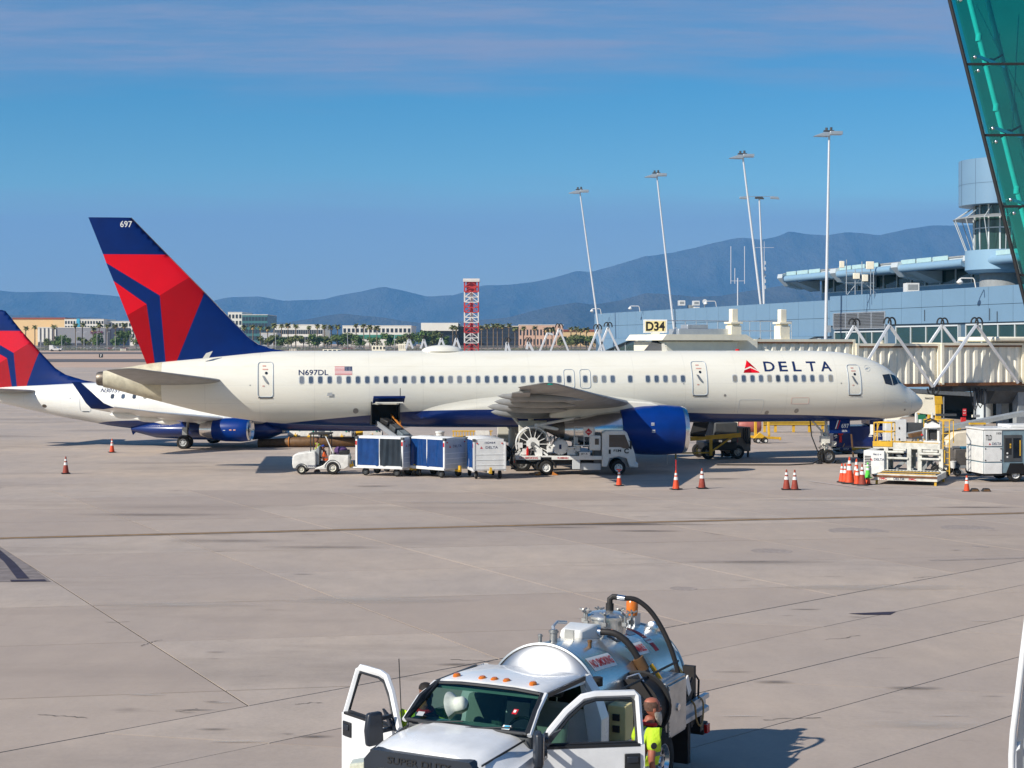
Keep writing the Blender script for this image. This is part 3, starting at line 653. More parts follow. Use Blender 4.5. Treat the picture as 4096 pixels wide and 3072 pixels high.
def engine(sd):
    e = thing('engine', None, None, (-.26, 0, 0), parent=S); ly = sd*6.5; zc = 2.33
    pr = [(1.02, -15.75), (1.10, -15.56), (1.16, -15.50), (1.215, -15.60), (1.25, -15.9), (1.29, -16.5), (1.295, -17.1), (1.26, -17.8), (1.18, -18.4), (1.08, -18.95), (1.05, -18.95), (1.0, -18.2), (1.0, -16.3)]
    b_ = MB().lathe(pr, (0, ly, zc), 'x', 48, 0, cap=False)
    c = b_.build('engine_cowl', m_eng, e, smooth=50)
    MB().lathe([(1.0, -15.95), (1.03, -15.72), (1.10, -15.53), (1.165, -15.48), (1.222, -15.60), (1.237, -15.72)], (0, ly, zc), 'x', 48, cap=False).build('inlet_lip', m_chrome, e, smooth=60)
    MB().lathe([(1.0, -16.9), (.99, -16.9)], (0, ly, zc), 'x', 32).build('fan_backing', m_dark, e)
    MB().lathe([(.02, -16.1), (.22, -16.35), (.3, -16.7)], (0, ly, zc), 'x', 20).build('spinner', m_steel, e)
    for k in range(18):
        a = 2*pi*k/18; r_ = Matrix.Rotation(a, 4, 'X')
        me = D.meshes.get('fan_blade_mesh')
        if me is None:
            q = MB().add([(-16.5, -.06, .28), (-16.75, .06, .28), (-16.45, -.16, .98), (-16.8, .14, .98)], [(0, 1, 3, 2)]); o_ = q.build('fan_blade', m_steel, e, smooth=0); me = o_.data; me.name = 'fan_blade_mesh'
        else: o_ = place('fan_blade', me, e)
        o_.rotation_euler = (a, 0, 0); o_.location = (0, ly, zc)
    MB().lathe([(.98, -18.6), (.97, -19.3), (.86, -20.2), (.66, -21.2), (.52, -21.9), (.46, -21.9)], (0, ly, zc+.04), 'x', 32).build('core_cowl', m_chrome, e, smooth=60)
    MB().lathe([(.47, -21.5), (.45, -22.1), (.02, -22.9)], (0, ly, zc+.05), 'x', 24).build('exhaust_plug', m_exh, e, smooth=60)
    zw = 3.66
    py = [(-16.6, 3.50), (-17.3, 3.78), (-18.6, 3.86), (-20.4, 3.74), (-22.6, 3.25), (-22.6, 3.0), (-20.6, 2.9), (-18.6, 3.1), (-16.8, 3.3)]
    MB().prism(py, 'y', ly-.20, ly+.20).build('pylon', m_white, e, bevel=.08)
    if sd < 0:
        for (x, z) in ((-17.55, 2.64), (-17.52, 2.28)):
            for d in (0, .09): MB().bx(x, x+.17, -.004, .004, z+d, z+d+.04).build('cowl_marking', m_txwhite, c, loc=(0, ly-sqrt(max(.01, 1.29**2-(z-zc)**2))-.01, 0), smooth=0)
        b_ = MB().bx(-16.0, -15.95, ly-.02, ly+.02, 1.08, 1.10); MB().cyl((-16.4, ly, .55), (-16.4, ly, 1.05), .015, n=5).build('drain_mast', m_steel, e)
for sd in (-1, 1): wing(sd); engine(sd)
# tail surfaces
def stab(sd):
    MB().loft(foil([((-39.0, sd*.5, 4.78), (-43.9, sd*.5, 4.62), .09), ((-39.5, sd*.9, 4.80), (-43.9, sd*.9, 4.66), .09), ((-43.55, sd*7.4, 5.58), (-44.95, sd*7.4, 5.50), .08), ((-43.95, sd*7.6, 5.60), (-44.95, sd*7.6, 5.53), .04)], 12)).build('tailplane', m_wgrey, S, smooth=60)
for sd in (-1, 1): stab(sd)
LE = [(13.57, 44.53), (11.6, 42.62), (9.59, 40.66), (7.13, 38.32), (6.75, 37.75), (6.5, 36.9), (6.36, 36.0), (5.0, 36.0)]
TE = [(13.57, 46.77), (5.79, 43.76), (5.0, 43.45)]
P = dict(tt=(46.77, 13.57), tl=(44.53, 13.57), l1=(42.62, 11.6), t1=(46.0, 11.6), vB=(41.45, 10.40), vA=(43.02, 9.4), t2=(45.84, 11.14), l2=(40.66, 9.59), b3=(42.32, 5.4), b2=(42.68, 5.4), b1=(43.25, 5.4), vC=(43.72, 8.93), t3=(45.46, 10.18), t4=(44.75, 8.33), bt=(43.6, 5.4), l3=(38.32, 7.13), l4=(37.75, 6.75), l5=(36.9, 6.5), l6=(36.0, 6.36), l7=(36.0, 5.4))
polys = [[P[k] for k in q.split()] for q in ('tt tl l1 t1', 't1 l1 vB vA t2', 'vB l2 b3 b2 vA', 't2 vA b2 b1 vC t3', 't3 vC t4', 't4 vC b1 bt', 'l2 l3 l4 l5 l6 l7 b3')]
fin, ft = finskin('fin', polys, LE, TE, lambda z: .046, [m_navy, m_red1, m_red2, m_navy, m_red1, m_red2, m_navy], S, ['tail_fin', 'red_panel', 'dark_red_panel', 'blue_stripe', 'red_panel', 'dark_red_panel', 'blue_panel'])
text('697', .62, .34, m_txwhite, fin, None, fn=lambda x, z: Vector((-45.1+x, -ft(-45.1+x, 13.05+z)-.008, 13.05+z)), cut=3)
b = MB(); q = []
for k in range(len(LE)-3):
    (z0, s0), (z1, s1) = LE[k], LE[k+1]
    for j in range(5): q.append((-(s0+(s1-s0)*j/5)+.008, 0, z0+(z1-z0)*j/5))
MB().tube(q, .022, 6).build('leading_edge', m_chrome, fin)
MB().prism([(-40.75, 6.0), (-40.4, 6.05), (-40.2, 6.42), (-40.55, 6.30)], 'y', -.75, -.68).build('tail_strake', m_white, S)
# cabin windows and doors (starboard side)
WZ0, WZ1 = 4.70, 5.06
def windowmesh():
    b_ = MB(); o = rrect(-.155, .155, -.225, .225, .11); i_ = rrect(-.112, .112, -.178, .178, .085)
    pane = [tuple(H.pt(-20+x, 4.88+z, .006)-Vector((-20, 0, 4.88))) for x, z in i_]; fo = [tuple(H.pt(-20+x, 4.88+z, .003)-Vector((-20, 0, 4.88))) for x, z in o]; fi = [tuple(H.pt(-20+x, 4.88+z, .012)-Vector((-20, 0, 4.88))) for x, z in i_]
    b_.add(fo+fi, [(k, (k+1) % len(o), len(o)+(k+1) % len(o), len(o)+k) for k in range(len(o))], 0); b_.add(pane, [tuple(range(len(pane)))], 1); return b_
WM = windowmesh().build('cabin_window', [m_frame, m_glass], S, smooth=0, loc=(-35.48, 0, 4.88))
ws = [34.99, 34.5, 34.0, 33.5, 33.0, 32.5, 32.0, 31.5, 31.0, 30.5, 30.0, 29.51, 29.02, 28.52, 28.02, 27.52, 27.03, 26.53, 26.03, 25.53, 25.03, 24.54, 24.05, 23.56, 23.06, 22.56, 22.06, 21.57, 21.02, 20.12, 19.57, 19.08, 18.59, 17.61, 16.62, 16.13, 15.63, 15.13, 14.64, 11.68, 11.18, 10.68, 10.19, 9.7, 9.21, 8.71, 8.22, 7.73, 7.23, 6.71, 6.16]
for s_ in ws: o = place('cabin_window', WM.data, S, (-s_, H.y(-s_, 4.88)-H.y(-20, 4.88), 4.88))
WM.location.y = H.y(-35.48, 4.88)-H.y(-20, 4.88)
def door(x0, x1, z0, z1):
    d = H.line('cabin_door', rrect(x0, x1, z0, z1, .15), .028, m_outline, S)
    H.poly('door_window', [(x0+.55*(x1-x0)+.075*cos(k*pi/6), z0+.69*(z1-z0)+.075*sin(k*pi/6)) for k in range(12)], m_cock, d, .012)
    w = x1-x0; cz = z0+.52*(z1-z0)
    H.poly('handle', [(x0+.28*w, cz+.18), (x0+.42*w, cz+.16), (x0+.72*w, cz-.22), (x0+.70*w, cz-.30), (x0+.58*w, cz-.24), (x0+.44*w, cz-.10)], m_steel, d, .02)
    H.poly('sill', [(x0+.02, z0-.07), (x1-.02, z0-.07), (x1-.02, z0-.01), (x0+.02, z0-.01)], m_black, d, .03)
    for zz_, wd in ((.88, .22), (.78, .36), (.30, .14)): H.poly('placard', [(x0+.3*w, z0+zz_*(z1-z0)), (x0+.3*w+wd*w, z0+zz_*(z1-z0)), (x0+.3*w+wd*w, z0+zz_*(z1-z0)+.06), (x0+.3*w, z0+zz_*(z1-z0)+.06)], m_txpink, d, .012)
door(-37.79, -36.99, 3.97, 5.82); door(-14.10, -13.26, 3.97, 5.82); door(-5.12, -4.37, 3.96, 5.62)
for a in (-21.30, -20.41): H.line('overwing_exit', rrect(a, a+.58, 4.38, 5.40, .14), .022, m_outline, S)
# cockpit windows
H.poly('side_cockpit_window', [(-2.95, 5.06), (-2.84, 4.56), (-2.36, 4.46), (-2.42, 5.10)], m_cock, S, .012, .1)
H.poly('front_side_cockpit_window', [(-2.36, 5.10), (-2.30, 4.46), (-1.93, 4.55), (-1.99, 5.0)], m_cock, S, .012, .1)
H.poly('windscreen', [(-1.93, 4.98), (-1.87, 4.56), (-1.47, 4.56), (-1.74, 4.94)], m_cock, S, .012, .06)
# radome joint and probes
MB().tube([(-1.02, 0, 0)]*2, .001, 3) if False else None
q = [tuple(Vector(p)*1.0) for p in H.ring(-1.02, [2*pi*k/48 for k in range(49)])]
MB().tube(q, .006, 4).build('radome_joint', m_outline, S)
for (x, z, r) in ((-1.45, 3.05, .06), (-8.0, 3.05, .13), (-9.7, 2.95, .12), (-12.25, 3.95, .07), (-32.6, 3.2, .15), (-5.55, 4.6, .035), (-14.6, 4.6, .035), (-38.2, 4.6, .035)):
    H.poly('vent', [(x+r*cos(k*pi/6), z+r*sin(k*pi/6)) for k in range(12)], m_steel, S, .008)
MB().cyl(H.pt(-1.6, 3.55, 0), H.pt(-1.45, 3.5, .16), .022, n=6).build('pitot_probe', m_steel, S)
H.poly('drain_housing', [(-34.15, 4.02), (-33.85, 4.02), (-33.85, 4.2), (-34.1, 4.2)], m_frame, S, .05)
H.line('hatch_outline', rrect(-8.4, -7.4, 3.45, 3.8, .05), .008, m_txpink, S)
H.line('forward_cargo_outline', rrect(-11.4, -10.0, 2.9, 3.7, .08), .006, m_outline, S)
# crown: dome and aerials
MB().loft([[(-27.8+1.12*k_, .55*k_*cos(2*pi*j/24), 6.40) if False else (-27.8+1.15*k_*cos(2*pi*j/24), .6*k_*sin(2*pi*j/24), 6.38+.36*sqrt(max(0, 1-k_*k_))) for j in range(24)] for k_ in (1, .95, .85, .7, .5, .25, .02)]).build('antenna_dome', m_white, S, smooth=60)
for (x, h_) in ((-15.2, .42), (-9.2, .1)): MB().prism([(x-.18, 6.38), (x+.16, 6.38), (x-.05, 6.40+h_), (x-.2, 6.40+h_)], 'y', -.015, .015).build('blade_antenna', m_white, S)
MB().ball((-11.0, 0, 6.44), (.14, .1, .09), 10).build('beacon', m_redl, S)
# writing
def hull_text(body, x0, x1, z0, z1, m, bold=.012, cut=6): return text(body, x1-x0, z1-z0, m, S, None, bold=bold, fn=lambda x, z: H.pt(x0+x, z0+z, .010), cut=cut)
x = -9.94
for ch, w_ in zip('DELTA', (.62, .48, .47, .56, .64)):
    hull_text(ch, x, x+w_, 5.27, 5.82, m_txnavy, .018); x += (3.85-.64)/4 if ch != 'D' else .87
widget(S, -10.70, 5.20, .92, .70, None, hull=H)
hull_text('N697DL', -35.64, -34.07, 5.13, 5.42, m_txnavy, .01, 3)
fl = thing('flag', None, None, parent=S)
for k in range(13): H.poly('flag_stripe', [(-33.72, 5.14+k*.0346), (-32.8, 5.14+k*.0346), (-32.8, 5.14+(k+1)*.0346), (-33.72, 5.14+(k+1)*.0346)], m_txred if k % 2 == 0 else m_txwhite, fl, .010)
H.poly('flag_canton', [(-33.2, 5.35), (-32.8, 5.35), (-32.8, 5.59), (-33.2, 5.59)], m_txnavy, fl, .016)
for r_ in range(4):
    for c_ in range(5): H.poly('flag_star', [(-33.16+c_*.075+.014*cos(k*1.257), 5.375+r_*.055+.014*sin(k*1.257)) for k in range(5)], m_txwhite, fl, .020)
# round alliance mark behind the forward door
H.line('round_emblem', [(-3.85+.17*cos(k*.5236), 5.42+.17*sin(k*.5236)) for k in range(12)], .008, m_outline, S)
for d in (-.06, 0, .06): H.line('round_emblem_stroke', [(-3.95+d, 5.36), (-3.86+d, 5.44), (-3.76+d, 5.46)], .012, m_outline, S, closed=False)
# landing gear
def gear(x, y0, wheels, zt, rw, ww, strut, doors=None, nm='main_landing_gear'):
    e = thing(nm, None, None, (0, 0, 0), parent=S)
    b_ = MB().cyl((x, y0, rw), (x, y0, zt), strut, n=14).cyl((x, y0, rw*1.5), (x, y0, zt*.6), strut*1.35, n=14)
    b_.cyl((x+.1, y0, zt*.55), (x-1.0, y0, zt), strut*.6, n=8)
    for wx, wy in wheels: b_.cyl((x+wx, y0, rw), (x+wx, y0+wy, rw), strut*.6, n=8)
    if len(wheels) > 2: b_.cyl((x+wheels[0][0], y0, rw), (x+wheels[-1][0], y0, rw), strut*.8, n=8)
    b_.build('strut', m_white, e)
    for wx, wy in wheels: wheel('tyre', e, (x+wx, y0+wy, rw), rw, ww)
    return e
ng = gear(-5.78, 0, [(0, -.32), (0, .32)], 2.6, .40, .30, .085, nm='nose_landing_gear')
MB().bx(-5.80, -4.58, -.62, -.57, 1.72, 2.5).build('gear_door', m_navy, ng, bevel=.02)
text('697', .44, .25, m_txwhite, ng, (-5.10, -.635, 2.02), bold=.02); text('DELTA', .30, .11, m_txwhite, ng, (-5.06, -.635, 1.80))
for d in (0, .10): MB().prism([(-5.48+d, 1.98), (-5.42+d, 1.98), (-5.26+d, 2.47), (-5.32+d, 2.47)], 'y', -.640, -.632).build('door_stripe', m_txwhite if d == 0 else m_txred, ng, smooth=0)
b = MB()
rnd = random.Random(4)
for k in range(26):
    p = Vector((-5.78+rnd.uniform(-.42, .5), rnd.uniform(-.35, .3), rnd.uniform(.75, 1.75))); b.tube([p, p+Vector((rnd.uniform(-.3, .3), rnd.uniform(-.1, .1), rnd.uniform(-.25, .25)))], rnd.uniform(.015, .05), 7, i=rnd.choice((0, 0, 1)))
b.box((-5.9, -.1, 1.35), (.5, .35, .4), i=0).box((-5.4, -.15, 1.1), (.25, .3, .3), i=1).build('gear_fittings', [m_white, m_steel], ng)
for wx in (-.25, .25): MB().box((-5.78+wx*2.2, -.35, .09), (.28, .5, .18), tap=.5).build('wheel_chock', m_black, ng)
for sd in (-1, 1):
    gear(-23.4, sd*3.65, [(.57, -.43), (.57, .43), (-.57, -.43), (-.57, .43)], 3.0, .52, .40, .15)
    MB().box((-23.4, sd*4.3, 1.9), (1.5, .06, 1.7)).build('gear_door', m_white, S, bevel=.03)
# ---- the regional jet at the left
OE = Vector((-21.6, 107.3)); ya = radians(-8); FE = Vector((cos(ya), sin(ya)))
nE_ = OE+FE*16.5
S2 = thing('regional_jet', 'smaller white regional jet with winglets behind the tail of the large airliner', 'airplane', (nE_.x, nE_.y, g(107)-.0), ya)
H2 = Hull([(0, 2.4, 2.34, .03), (.3, 2.75, 2.0, .35), (1, 3.15, 1.65, .75), (2, 3.85, 1.35, 1.1), (3, 4.2, 1.2, 1.35), (5, 4.4, 1.12, 1.5), (12, 4.4, 1.1, 1.5), (20, 4.4, 1.1, 1.5), (22.6, 4.38, 1.32, 1.48), (24.3, 4.37, 1.6, 1.40), (25.6, 4.33, 1.8, 1.3), (28.1, 4.2, 2.27, 1.0), (31.2, 4.0, 2.93, .6), (33, 3.8, 3.3, .3)])
m_liv2 = livery('regional_livery', [(-33, .5), (-25.5, .8), (-23.5, 1.6), (-20.8, 1.80), (-17, 1.76), (-8, 1.7), (-3, 1.4), (0, .6)], -33, 0, 0, 3, (.80, .80, .76), NAVY)
A2 = [2*pi*k/48 for k in range(48)]
MB().loft([H2.ring(-s_, A2) for s_ in (0, .1, .3, .6, 1, 1.5, 2, 2.5, 3, 4, 5, 8, 12, 16, 20, 21, 22, 23, 24, 25, 26, 27, 28, 29, 30, 31, 32, 33)]).build('fuselage', m_liv2, S2, smooth=50)
m_white2 = mat('regional_white', (.80, .80, .76), .32, var=.1, scale=1, coat=.2)
MB().loft([[(-s_, y, z) for y, z in [((1.75*k_)*cos(a), 1.2+.75*k_*sin(a)) for a in A2]] for s_, k_ in ((10.5, .3), (11.5, .85), (13, 1), (17, 1), (19.5, .85), (21.3, .3))]).build('wing_fairing', m_liv2, S2, smooth=60)
Q = dict(tt=(33.1, 9.45), tl=(31.0, 9.46), ta=(30.75, 9.38), tb=(30.6, 9.22), l1=(29.55, 7.98), t1=(32.62, 8.0), vB=(28.81, 7.2), vA=(30.07, 6.44), t2=(32.4, 7.68), l2=(28.2, 6.53), b3=(29.2, 3.8), b2=(29.8, 3.8), b1=(30.18, 3.8), vC=(30.57, 6.06), t3=(32.1, 6.85), t4=(31.7, 5.4), bt=(31.2, 3.8), l3=(27.03, 5.36), l4=(26.3, 4.92), l5=(24.9, 4.52), l6=(23.9, 4.36), l7=(23.9, 3.8))
LE2 = [(9.46, 31.0), (9.38, 30.75), (9.22, 30.6), (7.98, 29.55), (6.53, 28.2), (5.36, 27.03), (4.92, 26.3), (4.52, 24.9), (4.36, 23.9), (3.8, 23.9)]
TE2 = [(9.46, 33.1), (3.8, 31.2)]
po = [[Q[k] for k in q.split()] for q in ('tt tl ta tb l1 t1', 't1 l1 vB vA t2', 'vB l2 b3 b2 vA', 't2 vA b2 b1 vC t3', 't3 vC t4', 't4 vC b1 bt', 'l2 l3 l4 l5 l6 l7 b3')]
m_red3 = mat('regional_red', (.68, .008, .03), .35, var=.05, spec=.4); m_red4 = mat('regional_dark_red', (.36, .006, .014), .35, var=.12, spec=.4)
fin2, ft2 = finskin('fin', po, LE2, TE2, lambda z: .05, [m_navy, m_red3, m_red4, m_navy, m_red3, m_red4, m_navy], S2, ['tail_fin', 'red_panel', 'dark_red_panel', 'blue_stripe', 'red_panel', 'dark_red_panel', 'blue_panel'])
for sd in (-1, 1):
    MB().loft(foil([((-27.9, sd*.4, 3.72), (-31.4, sd*.4, 3.66), .09), ((-30.2, sd*4.9, 4.1), (-31.9, sd*4.9, 4.05), .07)])).build('tailplane', m_wgrey, S2, smooth=60)
    L = [(1.0, 11.2, 17.4, 1.75, .12), (4.4, 13.3, 17.4, 2.05, .11), (9, 16.0, 18.6, 2.62, .10), (12.4, 17.6, 19.1, 3.12, .09)]
    w_ = MB().loft(foil([((-a, sd*l_, z+.08), (-c, sd*l_, z-.04), th) for l_, a, c, z, th in L])).build('wing', m_white2, S2, smooth=60)
    MB().loft([[(-17.6, sd*12.4, 3.15), (-18.3, sd*12.4, 3.22), (-19.1, sd*12.4, 3.10), (-18.3, sd*12.4, 3.05)], [(-18.1, sd*12.85, 3.45), (-18.6, sd*12.83, 3.47), (-19.25, sd*12.85, 3.45), (-18.6, sd*12.9, 3.43)], [(-19.35, sd*13.45, 4.76), (-19.6, sd*13.43, 4.78), (-19.9, sd*13.45, 4.76), (-19.6, sd*13.48, 4.74)]]).build('winglet', m_navy, w_, smooth=60)
    for l_, tip, z in ((10, 18.9, 2.62), (7.3, 18.4, 2.28), (4.6, 18.2, 1.98)):
        b_ = MB().lathe([(.001, 0), (.09, -.15), (.17, -.7), (.16, -1.3), (.02, -2.0)], (0, 0, 0), 'x', 12); b_.v = [(-x, y*.7, zz_*1.2) for x, y, zz_ in b_.v]
        b_.build('flap_track_fairing', m_white2, w_, loc=(-tip, sd*l_, z), rot=(0, radians(4), 0))
    e = thing('engine', None, None, parent=S2); zc = 1.40; ly = sd*4.3
    MB().lathe([(.62, -11.75), (.68, -11.5), (.73, -11.58), (.79, -12.2), (.78, -13.2), (.68, -14.0), (.64, -14.0), (.6, -12)], (0, ly, zc), 'x', 36, cap=False).build('engine_cowl', m_eng, e, smooth=60)
    MB().lathe([(.60, -11.8), (.64, -11.55), (.69, -11.47), (.74, -11.58)], (0, ly, zc), 'x', 36, cap=False).build('inlet_lip', m_chrome, e, smooth=60)
    MB().lathe([(.61, -12.3), (.6, -12.31)], (0, ly, zc), 'x', 24).build('fan_backing', m_dark, e)
    MB().lathe([(.63, -13.9), (.6, -14.3), (.42, -14.9), (.38, -14.9)], (0, ly, zc), 'x', 28).build('core_cowl', m_chrome, e, smooth=60)
    MB().prism([(-12.3, 2.1), (-13.5, 2.28), (-16, 2.15), (-15, 1.75), (-12.8, 1.95)], 'y', ly-.12, ly+.12).build('pylon', m_white2, e)
    if sd < 0:
        for x_, m_ in ((-13.15, m_txwhite), (-12.72, m_txpink), (-12.45, m_txpink)): MB().bx(x_, x_+.16, ly-.80, ly-.78, zc-.02, zc+.06 if m_ is not m_txwhite else zc+.01).build('cowl_marking', m_, e, smooth=0)
    lg = thing('main_landing_gear', None, None, parent=S2)
    MB().cyl((-16.5, sd*2.97, .46), (-16.4, sd*2.6, 1.9), .10, n=10).cyl((-16.5, sd*2.97-.35, .46), (-16.5, sd*2.97+.35, .46), .07, n=8).box((-16.5, sd*2.9, 1.2), (.35, .3, .5)).build('strut', m_steel, lg)
    for d in (-.28, .28): wheel('tyre', lg, (-16.5, sd*2.97+d, .46), .46, .33, rim=m_frame)
lg = thing('nose_landing_gear', None, None, parent=S2)
MB().cyl((-2.6, 0, .3), (-2.6, 0, 1.5), .07, n=8).build('strut', m_steel, lg)
for d in (-.18, .18): wheel('tyre', lg, (-2.6, d, .31), .31, .2)
for x_ in (-22.29, -21.52, -20.72, -19.94, -19.15, -18.36, -17.6): H2.poly('cabin_window', rrect(x_-.13, x_+.13, 3.30, 3.62, .1), m_glass, S2, .012)
H2.line('service_door', rrect(-24.65, -23.85, 2.42, 3.9, .12), .014, m_outline, S2)
H2.poly('door_sill', [(-24.5, 2.36), (-24.0, 2.36), (-24.0, 2.42), (-24.5, 2.42)], m_black, S2, .015)
H2.poly('vent', [(-27.4+.18*cos(k*pi/6), 2.75+.12*sin(k*pi/6)) for k in range(12)], m_exh, S2, .01)
H2.poly('fuselage_light', rrect(-25.55, -25.35, 3.3, 3.42, .04), m_frame, S2, .03)
text('N301SY', 1.45, .27, m_txnavy, S2, None, fn=lambda x, z: H2.pt(-23.22+x, 3.72+z, .012), cut=3, shear=.15)
MB().prism([(-21.5, 1.15), (-20.9, 1.15), (-21.35, .72)], 'y', -.02, .02).build('belly_antenna', m_eng, S2)
# ------------------------------------------------------------------ terminal concourse
m_panel = mat('blue_grey_panel', sr(116, 148, 174), .42, .15, var=.05, scale=.4)
m_panel2 = mat('pale_blue_panel', sr(138, 172, 196), .42, .15, var=.05, scale=.4)
m_joint2 = mat('panel_joint', sr(70, 96, 118), .6, var=0)
m_tglass = mat('terminal_glass', (.02, .055, .05), .06, var=.3, scale=.25, spec=.9)
m_mull = mat('mullion_white', sr(205, 212, 214), .4, .2, var=.05)
m_alu = mat('aluminium', sr(190, 196, 202), .35, .6, var=.12, scale=4)
m_cream = mat('cream_paint', sr(244, 238, 220), .5, var=.1, scale=2)
m_cream2 = mat('cream_paint_plain', sr(240, 232, 210), .5, var=.08, scale=2)
m_rust = mat('rust_stain', sr(120, 78, 48), .8, var=.4, scale=4)
m_whitep = mat('white_vehicle_paint', (.76, .76, .74), .38, var=.14, scale=3.5, coat=.2)
m_dirtyw = mat('dirty_white_paint', (.66, .65, .59), .5, var=.32, scale=4)
m_grey = mat('grey_paint', (.30, .32, .33), .5, var=.2, scale=3)
m_dgrey = mat('dark_grey_paint', (.07, .075, .08), .5, var=.25, scale=3)
m_yellow = mat('safety_yellow', (.68, .40, .03), .45, var=.2, scale=3.5)
m_orange = mat('orange_paint', (.60, .22, .04), .5, var=.2, scale=4)
m_brown = mat('brown_rusty_steel', (.16, .085, .035), .6, var=.4, scale=4)
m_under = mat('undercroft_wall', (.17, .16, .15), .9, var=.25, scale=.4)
dF = Vector((.267, -.9637)); TA = math.atan2(dF.y, dF.x)
T0 = Vector((13.2, 248.0))
T = thing('terminal_building', 'long blue-grey panelled concourse with ribbon windows behind the boarding bridge', 'building', (T0.x, T0.y, 0), TA)
def fx(u):                                               # distance along the facade for a photo column
    r = (u-CX)/FOC; return (r*T0.y-T0.x)/(dF.x-r*dF.y)
XL, XM, XR = 0., fx(3319), 152.
GB = -.6
b = MB()
b.bx(XL, XM-.05, .25, 30, 2.4, 11.55).bx(XM, XR, .25, 30, 2.35, 11.95)
b.build('wall', m_joint2, T, smooth=0)
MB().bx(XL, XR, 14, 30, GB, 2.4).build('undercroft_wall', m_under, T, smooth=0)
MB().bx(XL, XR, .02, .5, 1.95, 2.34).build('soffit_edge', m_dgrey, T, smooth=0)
pw = 3.86
def panel(x0, x1, z0, z1, m=m_panel): MB().bx(x0+.02, x1-.02, 0, .28, z0+.02, z1-.02).build('wall_panel', m, T, smooth=0)
x = XL
while x < XR-1:
    x1 = min(x+pw, XM) if x < XM else min(x+pw, XR)
    if x < XM:
        panel(x, x1, 9.6, 11.6); panel(x, x1, 7.6, 9.6); panel(x, x1, 2.4, 5.2)
    else:
        panel(x, x1, 10.35, 12.0); panel(x, x1, 8.75, 10.35); panel(x, x1, 2.35, 4.6); panel(x, x1, 4.6, 6.75)
    x = x1
def windows(x0, x1, z0, z1, n, frame=True):
    w = MB(); w.bx(x0, x1, -.06, .3, z1, z1+.14).bx(x0, x1, -.06, .3, z0-.14, z0)
    for k in range(n+1): w.bx(x0+(x1-x0)*k/n-.06, x0+(x1-x0)*k/n+.06, -.05, .3, z0, z1)
    f = w.build('window', m_mull, T, smooth=0)
    for k in range(n):
        MB().bx(x0+(x1-x0)*k/n+.06, x0+(x1-x0)*(k+1)/n-.06, .06, .12, z0, z1).build('pane', m_tglass, f, smooth=0)
    return f
windows(fx(3338), fx(3541), 6.6, 8.0, 4); windows(fx(3584), fx(3833), 6.6, 8.45, 4); windows(fx(3864), fx(4130), 6.6, 8.5, 4); windows(fx(4150), 150, 6.6, 8.5, 8)
for u0, u1, n in ((2420, 2545, 3), (2620, 2740, 3), (2960, 3058, 3), (3100, 3275, 5)):
    windows(fx(u0), fx(u1), 5.2, 7.3, n)
    MB().prism([(fx(u0)-3, 7.6), (fx(u1), 7.6), (fx(u0), 5.6)], 'y', -.5, -.02).build('wall_fin', m_panel, T, smooth=0)
lv = MB().bx(fx(3335), fx(3541), -.05, .1, 10.05, 10.15).bx(fx(3335), fx(3541), -.05, .1, 8.35, 8.45)
for k in range(5): xx = fx(3335)+(fx(3541)-fx(3335))*k/4; lv.bx(xx-.08, xx+.08, -.08, .1, 8.45, 10.05)
lo = lv.build('louvre', m_alu, T, smooth=0)
MB().bx(fx(3335), fx(3541), -.015, -.005, 8.4, 10.1).build('louvre_back', m_dgrey, lo, smooth=0)
for k in range(10): MB().box(((fx(3335)+fx(3541))/2, -.05, 8.55+k*.158), (fx(3541)-fx(3335)-.1, .12, .03), Matrix.Rotation(-.7, 3, 'X')).build('slat', m_alu, lo, smooth=0)
# set-back clerestory with gutter pipes, brackets and glass
CL0, CL1, CY_ = fx(3045)-6, 128., 9.0
MB().bx(CL0+4, CL1, CY_, 28, 11.5, 13.0).build('clerestory_wall', m_panel2, T, smooth=0)
MB().bx(CL0+4.5, CL1, CY_+.4, 28, 13.0, 15.2).build('clerestory_core', m_dgrey, T, smooth=0)
cg = MB().bx(CL0+4, CL1, CY_+.02, CY_+.4, 12.98, 13.1)
nP = 22
for k in range(nP+1): xx = CL0+4+(CL1-CL0-4)*k/nP; cg.bx(xx-.07, xx+.07, CY_+.05, CY_+.4, 13.1, 14.6)
cgo = cg.build('clerestory_frame', m_mull, T, smooth=0)
for k in range(nP): xx = CL0+4+(CL1-CL0-4)*k/nP; MB().bx(xx+.08, xx+(CL1-CL0-4)/nP-.08, CY_+.2, CY_+.3, 13.1, 14.6).build('pane', m_tglass, cgo, smooth=0)
rf = MB().prism([(CY_-3.4, 14.9), (CY_-3.2, 15.45), (CY_+22, 16.6), (CY_+22, 15.4), (CY_, 14.6)], 'x', CL0, CL1).build('roof', m_mull, T, smooth=0)
MB().bx(CL0, CL1, CY_-3.3, CY_-2.6, 15.46, 15.62).build('roof_edge', m_grey, rf, smooth=0)
m_frost = mat('frosted_glass', sr(172, 202, 204), .3, var=.1)
